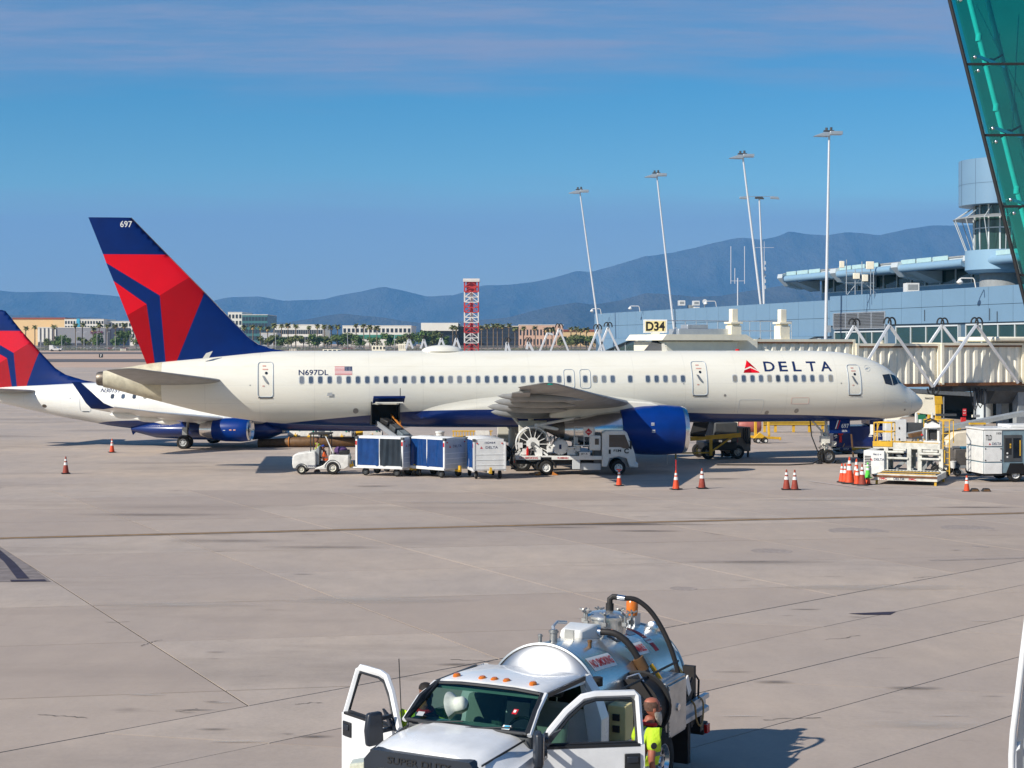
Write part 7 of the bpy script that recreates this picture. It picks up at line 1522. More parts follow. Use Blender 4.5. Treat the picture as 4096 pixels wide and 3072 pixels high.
# navy service vehicle behind the nose gear
NV = thing('navy_tug', 'navy blue pushback tug behind the nose landing gear', 'tug', gpos(3450, 1812), radians(4)); m_nv = mat('tug_navy', (.008, .02, .12), .3, var=.15, scale=2, coat=.3)
MB().prism([(-2.1, .45), (-2.2, 1.2), (-2.0, 1.75), (1.9, 1.80), (2.1, 1.5), (2.1, .45)], 'y', -1.1, 1.1).build('body', m_nv, NV, bevel=.08); MB().bx(.2, 1.8, -1.0, 1.0, 1.8, 2.35).build('cab', m_nv, NV, bevel=.08); text('DELTA', .75, .20, m_txwhite, NV, (.45, -1.11, 1.12)); widget(NV, 0, 0, .26, .24, lambda x, z: Vector((.18+x, -1.112, 1.10+z)), m_txwhite, m_txwhite)
MB().cyl((-1.75, -1.12, 1.35), (-1.75, -1.18, 1.35), .17, n=16).build('red_lamp', m_redl, NV); MB().bx(-1.83, -1.67, -1.16, -1.11, .75, 1.15).build('red_lamp', m_redl, NV)
for x in (-1.3, 1.3):
    for s_ in (-1, 1): wheel('wheel', NV, (x, s_*.9, .46), .46, .35)
o = MB().bx(-.04, .04, -.05, .05, 0, 1.4).build('brown_post', m_brown, None, loc=gpos(3413, 1828)); o.rotation_euler = (0, radians(-5), 0); tag(o, 'rust-brown metal stake leaning before the navy tug', 'stake')
DL = thing('roller_dolly', 'low grey roller dolly in front of the navy tug', 'dolly', gpos(3530, 1838), radians(8)); MB().bx(-1.6, 1.6, -.8, .8, .42, .58).build('bed', m_cartg, DL, bevel=.03)
for k in range(9): MB().cyl((-1.4+k*.35, -.75, .60), (-1.4+k*.35, .75, .60), .05, n=8).build('roller', m_steel, DL)
for x in (-1.1, 1.1):
    for s_ in (-1, 1): wheel('wheel', DL, (x, s_*.6, .22), .22, .16, rim=m_cartg)
EC = thing('electric_cabinet', 'white electrical cabinet beside the navy tug', 'cabinet', gx(3578, 97)); MB().bx(-.65, .65, -.4, .4, .3, 2.2).build('case', m_cartw, EC, bevel=.03); MB().bx(.66, 1.9, -.3, .3, 1.0, 2.0).build('side_case', m_dgrey, EC, bevel=.03)
for x in (-.25, .2):
    for z in (1.6, .9): MB().bx(x-.04, x+.04, -.42, -.40, z, z+.14).build('handle', m_black, EC)
for x in (-.5, .5): MB().bx(x-.06, x+.06, -.3, .3, 0, .3).build('foot', m_black, EC)
# stair truck with a white numbered side behind the radome
SB = thing('service_stair', 'white stair truck side panel numbered 780029 behind the radome', 'stair truck', gx(3690, 97), 0)
p0 = SB.location; zA = at(0, 1577, 97).z-p0.z; zB = at(0, 1650, 97).z-p0.z
MB().prism([(-.55, zB), (-.55, zA+.05), (.72, zA-.05), (.80, zB-.18), (-.2, zB-.05)], 'y', -.06, .06).build('side_panel', m_cream2, SB, bevel=.01); text('780029', .52, .12, m_txblack, SB, (.12, -.07, zA-.32))
MB().prism([(-2.4, zB-.25), (-1.0, zB-.05), (-2.2, zB-.95)], 'y', -.05, .05).build('canvas', m_cream2, SB)
for x in (-.4, .6): MB().cyl((x, 0, 0), (x, 0, zB), .08, n=8).build('leg', m_whitep, SB)
MB().bar((-.9, 0, .3), (-.1, 0, 1.9), .08).bar((-.1, 0, .3), (-.9, 0, 1.9), .08).cyl((-.15, -.1, 0), (-.15, -.1, 2.2), .12, n=10).build('brace', m_whitep, SB); MB().bx(.85, 2.1, -.1, .1, zB-.22, zB-.08).build('boarding_bar', m_dgrey, SB)
for k, (u, vt, vb, t2) in enumerate(((3670, 1650, 1720, 'first yellow guard post behind the nose'), (3718, 1655, 1730, 'second yellow guard post behind the nose'), (3748, 1612, 1735, 'tall yellow post with a flared head beside the white panel'), (3836, 1706, 1722, 'short yellow post under the concourse'))):
    Y = 112+k; b0_ = gx(u, Y); h_ = at(u, vt, Y).z-b0_.z; q = MB().bx(-.14, .14, -.1, .1, 0, h_); 
    if k == 2: q.prism([(-.2, h_-.1), (.42, h_-.1), (.36, h_+.5), (-.25, h_+.5)], 'y', -.12, .12).bx(.05, .3, -.1, .1, h_-1.2, h_)
    o = q.build('yellow_post', m_yellow, None, loc=b0_, bevel=.04); tag(o, t2, 'post', 'yellow guard posts')
o = MB().cyl((0, 0, 0), (0, 0, 3.4), .05, n=8).build('steel_pole', m_steel, None, loc=gx(3775, 108)); tag(o, 'thin grey steel pole rising behind the operator station', 'pole')
gb_ = thing('green_board', 'green-edged white board between the yellow posts', 'board', gx(3686, 110)); MB().bx(-.3, .3, -.06, .06, .9, 2.1).build('panel', mat('green_board', (.02, .18, .09), .5, var=.1), gb_, bevel=.02); MB().bx(-.42, -.28, -.08, .04, .8, 2.1).build('edge', m_whitep, gb_); MB().cyl((0, 0, 0), (0, 0, .9), .05, n=8).build('leg', m_steel, gb_)
# tow bar lying from the nose wheel to the loader
TB = thing('tow_bar', 'yellow and blue tow bar between the nose wheels and the loader', 'tow bar', gpos(3420, 1838), 0); L0 = Vector((-1.1, 0, .78)); 
MB().cyl((-.9, 0, .62), (-.2, 0, .62), .11, n=14, i=1).cyl((-.2, 0, .62), (1.4, 0, .60), .10, n=14, i=0).cyl((-1.3, 0, .60), (-.9, 0, .62), .06, n=10, i=2).build('bar', [m_yellow, m_nv, m_steel], TB); text('B757', .32, .09, m_txwhite, TB, (-.7, -.115, .58)); MB().bar((-.75, 0, .62), (-.62, 0, .95), .03).build('handle', m_yellow, TB)
MB().bar((.6, -.3, .62), (.6, .3, .62), .06).build('axle', m_yellow, TB); wheel('wheel', TB, (.6, -.35, .2), .2, .1); wheel('wheel', TB, (.6, .35, .2), .2, .1); MB().bar((.6, -.3, .25), (.6, -.05, .6), .05).bar((.6, .3, .25), (.6, .05, .6), .05).build('wheel_leg', m_yellow, TB)
CB = MB().tube([S.matrix_basis @ Vector(q) for q in ((-6.9, -.5, 2.45), (-6.85, -.6, 1.6), (-6.6, -.7, .9), (-6.3, -.6, .3), (-6.9, -1.0, .05), (-8.5, -1.6, .04), (-12.5, -1.0, .05))], .035, 7).build('ground_power_cable', m_black, None); tag(CB, 'black ground power cable hanging from the fuselage beside the nose wheel', 'cable')
# under the forward fuselage: dark loader with yellow frame, brown cabinet, yellow tow dolly, guard rail
DLd = thing('dark_belt_loader', 'dark belt loader with a yellow frame under the forward fuselage', 'belt loader', gpos(2865, 1832), radians(10))
MB().bar((-.4, .9, 3.0), (-1.6, -1.4, 1.45), .9, .15).build('belt', m_black, DLd); MB().bx(-.9, .9, -1.2, 1.2, .55, 1.0).build('chassis', m_black, DLd, bevel=.05); MB().bx(-.5, .95, -1.25, .6, 1.0, 2.2).build('engine_cover', m_dgrey, DLd, bevel=.08)
MB().bar((-2.0, -1.3, 1.25), (1.1, -1.3, 1.45), .12, .25).bar((-.75, -1.3, 1.3), (-.75, -1.3, .25), .16).bar((-.7, -1.3, .5), (.6, -1.3, 1.35), .09).bar((-2.9, -1.3, .42), (-.7, -1.3, .42), .08).bar((-2.9, -1.3, .1), (-2.9, -1.3, .5), .08).bar((-1.6, -1.3, .35), (-1.6, -1.3, .7), .05).build('yellow_frame', m_yellow, DLd)
for x in (-.8, 1.0):
    for s_ in (-1, 1): wheel('wheel', DLd, (x, s_*.95, .42), .42, .3)
for x in (-.15, .4): MB().box((x, -1.27, 1.1), (.2, .03, .12)).build('lamp', m_chrome, DLd)
BX = thing('brown_cabinet', 'brown metal equipment cabinet with hanging hoses under the forward fuselage', 'cabinet', gpos(2940, 1829), radians(30))
MB().bx(-.72, .72, -.62, .62, .38, 1.85).build('case', mat('brown_cabinet', (.16, .13, .105), .55, var=.25, scale=3), BX, bevel=.04)
for x in (-.6, .6):
    for y in (-.5, .5): MB().bx(x-.05, x+.05, y-.05, y+.05, 0, .4).build('leg', m_black, BX)
MB().bx(-.66, -.25, -.635, -.62, 1.3, 1.7).build('green_label', m_greenb, BX, smooth=0); MB().bx(-.62, -.28, -.635, -.62, .95, 1.2).build('red_label', m_txred, BX, smooth=0)
for k in range(3): MB().tube([(.15+.15*k, -.65, 1.8), (.1+.15*k, -.72, 1.2), (.35+.1*k, -.74, .85), (.6, -.7, 1.0+.1*k)], .035, 7).build('hose', m_black, BX)
MB().tube([(.72, -.3, .75), (.95, -.3, .75), (.95, -.3, 1.2), (.72, -.3, 1.2)], .03, 6).build('push_handle', m_black, BX)
YD = thing('yellow_tow_dolly', 'yellow tow bar dolly on small white wheels beyond the brown cabinet', 'dolly', gpos(3052, 1772), radians(4))
MB().bar((-.9, 0, .45), (1.25, 0, .34), .16, .18).prism([(-.75, .35), (-.1, .35), (.1, .5), (-.3, .78), (-.55, .55)], 'y', -.3, .3).bar((-.55, 0, .5), (-.55, 0, 1.55), .18).bar((.45, 0, .5), (.45, .3, 1.7), .16).bx(1.2, 1.3, -.15, .15, .2, .42).build('frame', m_yellow, YD, bevel=.02)
for x in (-.45, .1): wheel('wheel', YD, (x, -.35, .19), .19, .12, rim=m_whitep); wheel('wheel', YD, (x, .35, .19), .19, .12, rim=m_whitep)
GR = thing('guard_rail', 'yellow steel guard rail on posts beneath the forward fuselage', 'guard rail', gx(3180, 128), 0)
MB().loft([[(x, 0, .55), (x, -.09, .62), (x, -.03, .72), (x, -.09, .82), (x, 0, .9)] for x in (-2.6, 2.5)]).build('rail', mat('dull_yellow', (.42, .27, .03), .5, var=.2), GR)
MB().bx(-2.6, 2.5, -.04, .04, 1.05, 1.15).build('upper_rail', m_yellow, GR)
for x in (-2.5, -1.6, -.1, 1.2, 2.3): MB().bx(x-.1, x+.1, .02, .2, 0, 1.5 if x in (-1.6, -.1) else .95).build('post', m_yellow, GR)
TK = thing('red_tank', 'faded red round tank and cream unit behind the yellow tow dolly', 'tank', gx(2998, 118)); MB().lathe([(.02, -.9), (.4, -.85), (.55, -.6), (.55, .6), (.4, .85), (.02, .9)], (0, 0, 1.0), 'x', 20).build('tank', mat('faded_red_tank', (.40, .12, .10), .5, var=.2), TK, smooth=50); MB().bx(-2.4, -.9, -.3, .5, .5, 2.4).build('cream_unit', m_cream2, TK, bevel=.04); MB().bx(-.6, .6, -.3, .3, 0, .55).build('stand', m_steel, TK)
# white tow tractors parked in a row beyond the belly
wrd = ['leftmost', 'second', 'third', 'fourth', 'rightmost']
for k, (u, Y) in enumerate(((1215, 116.5), (1262, 115), (1322, 116.5), (1378, 115), (1492, 115.5))): tractor(gx(u, Y), radians(74+5*k), '%s white tow tractor in the row beyond the belly' % wrd[k], False)
YT = thing('yellow_tug', 'yellow tug with a blue seat beyond the belly, beside the white tractors', 'tug', gx(1445, 118), radians(-100)); MB().prism([(-1.1, .35), (-1.1, .9), (-.2, .95), (0, .6), (.3, .6), (.35, 1.0), (1.2, .9), (1.2, .35)], 'y', -.8, .8).build('body', m_yellow, YT, bevel=.05); MB().bx(-.7, .1, -.7, .7, 1.3, 1.45).build('seat', m_cblue, YT, bevel=.04); MB().bx(.6, 1.1, -.5, .5, .95, 1.3).build('engine', m_grey, YT, bevel=.05)
for x in (-.8, .8):
    for s_ in (-1, 1): wheel('wheel', YT, (x, s_*.7, .35), .35, .22, rim=m_whitep)
AD = thing('air_duct', 'thick brown preconditioned air duct lying beyond the baggage tractor', 'duct', gx(1300, 106)); MB().tube([(-4.6, .3, .22), (-2.4, .1, .32), (-2.2, .0, .34), (0, .2, .34), (2.6, .5, .34)], [.30, .30, .33, .33, .33], 18).build('duct', m_brown, AD); MB().tube([(-2.5+.02*k, .1, .33) for k in range(4)], .37, 18).build('band', m_orange, AD)
for x in (-1.6, .6, 2.2): MB().bx(x-.1, x+.1, .1, .6, 0, .12).build('cradle', m_black, AD)
YC = thing('yellow_rack', 'yellow slatted loading rack beyond the middle baggage cart', 'rack', gx(1890, 100)); MB().bx(-1.3, 1.3, -.3, .3, .9, 1.02).bx(-1.3, 1.3, -.32, -.28, 1.32, 1.4).bx(-1.3, 1.3, -.32, -.28, 1.0, 1.06).build('frame', m_yellow, YC, bevel=.01)
for k in range(14): MB().bx(-1.25+k*.185, -1.19+k*.185, -.31, -.29, 1.06, 1.32).build('slat', m_yellow, YC)
for x in (-1.2, 1.2): MB().bx(x-.05, x+.05, -.05, .05, 0, .9).build('leg', m_yellow, YC)
MB().bx(.2, 1.1, -.36, -.32, 1.1, 1.4).build('white_sheet', m_whitep, YC, bevel=.01)
WT = thing('white_drum', 'white drum standing above the middle baggage cart', 'drum', gx(1760, 98)); MB().lathe([(.22, 0), (.26, .1), (.26, 1.3), (.3, 1.32), (.3, 1.42), (.02, 1.45)], (0, 0, 0), n=20).build('shell', m_whitep, WT, smooth=40)
# ------------------------------------------------------------------ tank truck in the foreground
AL = radians(27); fw = Vector((-sin(AL), -cos(AL), 0)); lf = Vector((cos(AL), -sin(AL), 0))
TO = Vector(((1862-CX)*17.4/FOC, 17.4, g(17.4)))
TT = thing('tank_truck', 'white pickup-cab fuel tank truck with both doors open in the foreground', 'truck', TO, atan2(fw.y, fw.x))
m_tw2 = mat('truck_white', (.76, .77, .78), .28, var=.12, scale=3, coat=.35); m_trim = mat('black_trim', (.02, .022, .026), .4, var=.15, scale=5)
m_grn = tinted('windscreen_glass', (.22, .40, .34), .07); m_seat = mat('seat_fabric', (.20, .24, .21), .9, var=.15, scale=6)
m_tank = mat('polished_tank', (.80, .79, .76), .24, .85, var=.12, scale=2.2, bump=.012); m_dome = mat('brushed_tank_head', (.50, .51, .52), .34, 1., var=.12, scale=2)
m_alp = mat('aluminium_plate', (.55, .55, .54), .38, .9, var=.2, scale=5); m_hose = mat('black_hose', (.02, .018, .018), .6, var=.2, scale=12)
m_lens = mat('headlamp_lens', (.55, .56, .45), .1, var=.2, scale=14, spec=.9); m_mirror = mat('mirror_housing', (.022, .028, .04), .35, var=.1)
def half(pts): return pts+[(-y, z) for y, z in reversed(pts[:-1] if pts[-1][0] == 0 else pts)]
def sect(x, h_, w, fend, low=.55):
    P_ = [(w, low), (w, h_-fend-.10), (w-.03, h_-fend-.03), (w-.12, h_-fend), (w-.26, h_-.05), (w-.36, h_-.012), (.46, h_+.012), (.40, h_+.03), (0, h_+.034)]
    return [(x, y, z) for y, z in half(P_)]
bo = MB().loft([sect(-.12, 1.46, .96, .16), sect(.0, 1.455, .97, .17), sect(.35, 1.45, .985, .19), sect(.65, 1.43, .985, .20), sect(.82, 1.405, .97, .21), sect(.92, 1.37, .955, .22), sect(.96, 1.31, .94, .22)])
hood = bo.build('hood', m_tw2, TT, smooth=28); hood.scale = (1, .93, 1)
[MB().bar((.0, e_*.80, 1.395), (.90, e_*.74, 1.325), .012, .02).build('hood_seam', m_trim, hood) for e_ in (-1, 1)]
for y in (.22, -.22): MB().ball((.16, y, 1.462), (.03, .022, .014), 8).build('washer_nozzle', m_trim, hood)
MB().bx(-.16, .03, -.74, .74, 1.45, 1.475).build('cowl', m_trim, TT, bevel=.01)
# grille and lamps
gq = [(-.66, .55), (-.70, 1.16), (-.60, 1.275), (.60, 1.275), (.70, 1.16), (.66, .55)]; gi = [(-.50, .55), (-.56, 1.04), (-.50, 1.10), (.50, 1.10), (.56, 1.04), (.50, .55)]
vs = [(1.02, y, z+.10) for y, z in gq]+[(1.04, y, z+.10) for y, z in gi]+[(.88, y, z+.10) for y, z in gq]
gf = MB().add(vs, [(k, (k+1) % 6, 6+(k+1) % 6, 6+k) for k in range(5)]+[(k, (k+1) % 6, 12+(k+1) % 6, 12+k) for k in range(5)]).build('grille_surround', m_mirror, TT, smooth=20)
MB().bx(.90, .94, -.52, .52, .5, 1.20).build('grille_back', m_dark, gf)
for z in (.98, .84, .70): MB().bx(.94, 1.0, -.52, .52, z+.1, z+.15).build('grille_bar', m_trim, gf, bevel=.008)
for y in (-.36, -.18, 0, .18, .36): MB().bx(.93, .97, y-.012, y+.012, .55, 1.2).build('grille_rib', m_trim, gf)
text('SUPER DUTY', .78, .075, m_black, gf, (1.040, -.39, 1.255), (0, 0, pi/2), bold=.01)
for s_ in (-1, 1):
    MB().loft([[(1.02, s_*.70, 1.22), (1.02, s_*.70, .86), (.96, s_*.93, .88), (.94, s_*.94, 1.15)], [(.80, s_*.72, 1.24), (.80, s_*.72, .86), (.80, s_*.995, .88), (.78, s_*.995, 1.17)]]).build('headlamp', m_lens, TT, bevel=.02); MB().bx(.95, .98, s_*.84-.06, s_*.84+.06, .80, .86).build('turn_lamp', m_amber, TT)
    wheel('front_wheel', TT, (.42, s_*.86, .42), .42, .26, rim=m_chrome)
    for d in (0, .27): wheel('rear_wheel', TT, (-3.25, s_*(.98-d), .42), .42, .25, rim=m_chrome)
MB().bx(.93, 1.16, -.98, .98, .35, .62).build('front_bumper', m_trim, TT, bevel=.05)
MB().prism([(-.05, 1.22), (.28, 1.16), (.24, 1.20), (-.05, 1.30)], 'y', .978, .998).build('side_vent', m_trim, TT); text('F-550', .24, .07, m_chrome, TT, (.22, 1.002, 1.185), (0, 0, pi), bold=.02)
# cab shell: pillars, roof, back wall
zr = 1.84
roof = MB().loft([[(x, y, z) for y, z in half([(w, zz_-.10), (w-.03, zz_-.03), (w-.14, zz_+.01), (.3, zz_+.022), (0, zz_+.026)])] for x, w, zz_ in ((-.58, .70, zr-.02), (-.66, .72, zr-.005), (-1.1, .74, zr-.012), (-1.6, .74, zr-.035), (-1.78, .73, zr-.08))]).build('roof', m_tw2, TT, smooth=50)
for y in (-.50, -.16, 0, .16, .50): MB().ball((-.70, y, zr+.016), (.065, .045, .035), 10).build('marker_lamp', m_amber, roof)
for s_ in (-1, 1):
    MB().tube([(.0, s_*.80, 1.45), (-.28, s_*.765, 1.66), (-.58, s_*.72, zr-.06)], .030, 8).build('windscreen_pillar', m_tw2, TT); MB().tube([(.0, s_*.78, 1.46), (-.28, s_*.745, 1.67), (-.57, s_*.70, zr-.07)], .036, 6).build('pillar_trim', m_trim, TT)
    MB().loft([[(-1.58, s_*.96, .5), (-1.58, s_*.97, 1.3), (-1.60, s_*.86, 1.6), (-1.62, s_*.73, zr-.06)], [(-1.80, s_*.96, .5), (-1.80, s_*.97, 1.3), (-1.80, s_*.86, 1.6), (-1.80, s_*.73, zr-.06)], [(-1.80, s_*.88, .5), (-1.80, s_*.88, 1.3), (-1.80, s_*.78, 1.6), (-1.80, s_*.66, zr-.06)], [(-1.60, s_*.88, .5), (-1.60, s_*.88, 1.3), (-1.60, s_*.78, 1.6), (-1.62, s_*.66, zr-.06)]]).build('rear_pillar', m_tw2, TT, smooth=20)
    MB().bar((-.58, s_*.735, zr-.07), (-1.62, s_*.735, zr-.07), .03, .05).build('door_seal', m_trim, TT); MB().bx(-1.6, .0, s_*.86-.1, s_*.86+.1, .42, .56).build('rocker', m_tw2, TT, bevel=.02)
MB().bx(-1.82, -1.78, -.94, .94, .5, 1.35).bx(-1.82, -1.78, -.70, .70, zr-.20, zr-.12).build('cab_back', m_tw2, TT); MB().bx(-1.81, -1.79, -.72, .72, 1.35, zr-.14).build('rear_window', m_grn, TT, smooth=0)
MB().bx(-1.75, .0, -.85, .85, .45, .55).build('cab_floor', m_dgrey, TT)
ws_ = [(.0, -.77, 1.47), (.035, -.4, 1.475), (.045, 0, 1.477), (.035, .4, 1.475), (.0, .77, 1.47)]; wt_ = [(-.57, -.68, zr-.06), (-.54, -.35, zr-.03), (-.53, 0, zr-.025), (-.54, .35, zr-.03), (-.57, .68, zr-.06)]
wsc = MB().add(ws_+wt_, [(k, k+1, 6+k, 5+k) for k in range(4)]).build('windscreen', m_grn, TT, smooth=60)
MB().tube(ws_, .022, 6).tube(wt_, .022, 6).tube([ws_[0], wt_[0]], .03, 6).tube([ws_[-1], wt_[-1]], .03, 6).build('windscreen_seal', m_trim, wsc)
wq = lambda a, b: Vector(ws_[2]).lerp(Vector(wt_[2]), b)+Vector((.012, a, .012))
for y, w, z_, m in ((.52, .035, .03, m_txwhite), (-.60, .03, .10, m_frame)): MB().add([wq(y-w*1.4, z_), wq(y+w*1.4, z_), wq(y+w*1.4, z_+.1), wq(y-w*1.4, z_+.1)], [(0, 1, 2, 3)]).build('sticker', m, wsc, smooth=0)
MB().add([wq(.535-.038, .042), wq(.535+.022, .042), wq(.535+.022, .118), wq(.535-.038, .118)], [(0, 1, 2, 3)]).build('sticker_print', m_cyan, wsc, smooth=0, loc=(.006, 0, .006))
MB().add([wq(.49, .40), wq(.55, .40), wq(.55, .52), wq(.49, .52)], [(0, 1, 2, 3)]).build('sticker', m_txred, wsc, smooth=0); MB().add([wq(.505, .43), wq(.535, .43), wq(.535, .49), wq(.505, .49)], [(0, 1, 2, 3)]).build('sticker_print', m_txwhite, wsc, smooth=0, loc=(.006, 0, .006))
for y0, y1 in ((-.55, -.02), (.05, .6)): MB().tube([(.10, y0, 1.475), (.055, (y0+y1)/2, 1.50), (.02, y1, 1.525)], [.014, .011, .008], 6).build('wiper', m_trim, TT)
# interior
MB().prism([(-.05, 1.05), (-.02, 1.44), (-.30, 1.44), (-.42, 1.34), (-.42, 1.05)], 'y', -.80, .80).build('dashboard', m_dgrey, TT, bevel=.04)
for y in (-.42, .42):
    MB().bx(-1.25, -.70, y-.27, y+.27, .75, .95).prism([(-1.22, .9), (-1.12, .9), (-1.28, 1.52), (-1.40, 1.52)], 'y', y-.26, y+.26).build('seat', m_seat, TT, bevel=.06)
    MB().box((-1.40, y, 1.66), (.11, .28, .20)).build('headrest', m_seat if y < 0 else m_black, TT, bevel=.05); [MB().cyl((-1.37, y+e_, 1.5), (-1.39, y+e_, 1.6), .008, n=5).build('headrest_post', m_chrome, TT) for e_ in (-.06, .06)]
MB().tube([Vector((-.55, .42, 1.30))+Vector((-.10*cos(a), .19*sin(a), .17*cos(a))) for a in [2*pi*k/20 for k in range(21)]], .017, 7).build('steering_wheel', m_black, TT); MB().cyl((-.4, .42, 1.25), (-.55, .42, 1.30), .03, n=8).build('steering_column', m_black, TT)
MB().bx(-.72, -.68, -.1, .1, 1.70, 1.77).build('rear_view_mirror', m_black, TT, bevel=.01)
hatl = TT.matrix_basis @ Vector((-.24, -.22, 1.452)); ht = thing('sun_hat', 'pale bucket hat propped on the truck dashboard behind the windscreen', 'hat', hatl, 0); m_hat = mat('hat_cloth', (.62, .66, .58), .9, var=.15, scale=14)
b = MB().lathe([(.01, .13), (.06, .125), (.085, .10), (.098, .03), (.105, 0), (.14, -.02), (.185, -.055), (.18, -.06), (.13, -.025), (.09, -.005)], (0, 0, 0), n=24); b.v = [(x+.02*sin(5*y*8)*abs(z), y, z) for x, y, z in b.v]
b.build('crown_and_brim', m_hat, ht, rot=(0, radians(68), radians(-25)), loc=(-.02, 0, .17), smooth=50); 
pc = thing('clipboard', 'white paper sheet lying on the truck dashboard', 'paper', TT.matrix_basis @ Vector((-.16, .08, 1.452)), TT.rotation_euler.z); MB().bx(-.11, .11, -.16, .16, 0, .004).build('sheet', m_txwhite, pc, smooth=0)
# doors
def tdoor(s_, ang):
    d = thing('door', None, None, (-.06, .76 if s_ > 0 else -.88, 0), parent=TT); d.rotation_euler[2] = ang; d.scale = (.90 if s_ > 0 else .86, 1, 1)
    # door plane: local -x runs from hinge to latch edge, outer face towards s_*y
    o = [(0, .48), (0, 1.27), (-.14, 1.33), (-.50, 1.66), (-.72, 1.80), (-.86, 1.84), (-1.38, 1.84), (-1.46, 1.80), (-1.46, .48)]
    i_ = [(-.27, 1.34), (-.545, 1.60), (-.75, 1.74), (-.88, 1.775), (-1.33, 1.775), (-1.37, 1.74), (-1.37, 1.30), (-.30, 1.30)]
    tilt = lambda x, z: -s_*max(0, z-1.28)*.36
    y0, y1 = (0, -.09*s_)
    vs = [(x, y0+tilt(x, z), z) for x, z in o]+[(x, y1+tilt(x, z), z) for x, z in o]
    low = [0, 1, 2]; b_ = MB(); n_ = len(o)
    # lower skin
    lo_ = [(0, .48), (0, 1.27), (-.14, 1.29), (-1.46, 1.29), (-1.46, .48)]
    b_.prism(lo_, 'y', min(y0, y1), max(y0, y1))
    # window frame as bars along outline
    fr_ = [(-.10, 1.28), (-.50, 1.64), (-.72, 1.785), (-.88, 1.81), (-1.38, 1.81), (-1.42, 1.78), (-1.42, 1.28)]
    b_.tube([(x, y1*.5+tilt(x, z), z) for x, z in fr_], .045, 6)
    p = b_.build('door_shell', m_tw2, d, bevel=.015)
    MB().tube([(x, y1*.5+tilt(x, z), z) for x, z in [(-.24, 1.31), (-.535, 1.585), (-.74, 1.725), (-.89, 1.76), (-1.33, 1.76), (-1.365, 1.73), (-1.365, 1.31), (-.24, 1.31)]], .02, 6).build('window_seal', m_trim, d)
    MB().bx(-1.40, -.22, min(y0, y1)-.004, max(y0, y1)+.004, 1.275, 1.305).build('belt_moulding', m_trim, d)
    MB().bx(-1.40, -1.20, s_*.012-.012, s_*.012+.012, 1.02, 1.20).build('handle', m_trim, d, bevel=.01); MB().bx(-1.37, -1.23, s_*.03-.01, s_*.03+.01, 1.10, 1.17).build('handle_pull', m_mirror, d, bevel=.008)
    MB().bx(-1.3, -.1, min(y1*.9, y1*1.2), max(y1*.9, y1*1.2), .6, 1.2).build('inner_trim', m_dgrey, d)
    # towing mirror
    MB().prism([(-.10, 1.29), (-.22, 1.29), (-.40, 1.50), (-.30, 1.46)], 'y', min(0, s_*.03), max(0, s_*.03)+.004).build('mirror_base', m_mirror, d)
    mm_ = MB().bar((-.22, 0, 1.44), (-.18, s_*.26, 1.44), .05).bar((-.20, 0, 1.30), (-.16, s_*.26, 1.30), .05).build('mirror_arm', m_mirror, d, bevel=.01)
    MB().loft([[(-.11+dx, s_*(.22), 1.18), (-.11+dx, s_*(.44), 1.18), (-.11+dx, s_*(.46), 1.36), (-.11+dx, s_*.43, 1.56), (-.11+dx, s_*.24, 1.56)] for dx in (0, .10)]).build('mirror_head', m_mirror, mm_, bevel=.03)
    MB().bx(-.117, -.112, min(s_*.25, s_*.42), max(s_*.25, s_*.42), 1.22, 1.52).build('mirror_glass', m_chrome, mm_)
    return d
tdoor(1, radians(-55)); tdoor(-1, radians(66))
MB().cyl((.06, -.80, 1.44), (.02, -.86, 2.15), .006, n=5).build('aerial', m_black, TT)
# tank: tilted down a little to the rear
TK2 = thing('tank', None, None, (-2.0, 0, 1.26), parent=TT); TK2.rotation_euler[1] = radians(-4.0); RT, LT_ = .78, 2.9
def tx(a, r=RT, off=0.): return lambda x, s2: Vector((-x, (r+off)*sin(a+s2/r), (r+off)*cos(a+s2/r)))
MB().lathe([(RT, 0), (RT, -LT_)], (0, 0, 0), 'x', 64, cap=False).build('barrel', m_tank, TK2, smooth=60)
MB().lathe([(.01, .19), (.2, .18), (.45, .13), (.65, .06), (.75, .015), (RT-.005, -.01)], (0, 0, 0), 'x', 64).build('front_head', m_dome, TK2, smooth=60)
MB().lathe([(.01, -LT_-.17), (.4, -LT_-.12), (RT-.005, -LT_)], (0, 0, 0), 'x', 64).build('rear_head', m_dome, TK2, smooth=60)
for x in (0.0, -LT_): MB().lathe([(RT-.01, x-.03), (RT+.014, x-.025), (RT+.014, x+.012), (RT-.01, x+.017)], (0, 0, 0), 'x', 64, cap=False).build('rim_band', m_dome, TK2, smooth=40)
MB().tube([(.10, .05, .40), (.17, .06, .42), (.20, .06, .38), (.19, .06, .12)], .018, 7).build('vent_pipe', m_exh, TK2); MB().lathe([(.05, .0), (.03, .03)], (.10, .05, .40), 'x', 12).build('vent_flange', m_chrome, TK2)
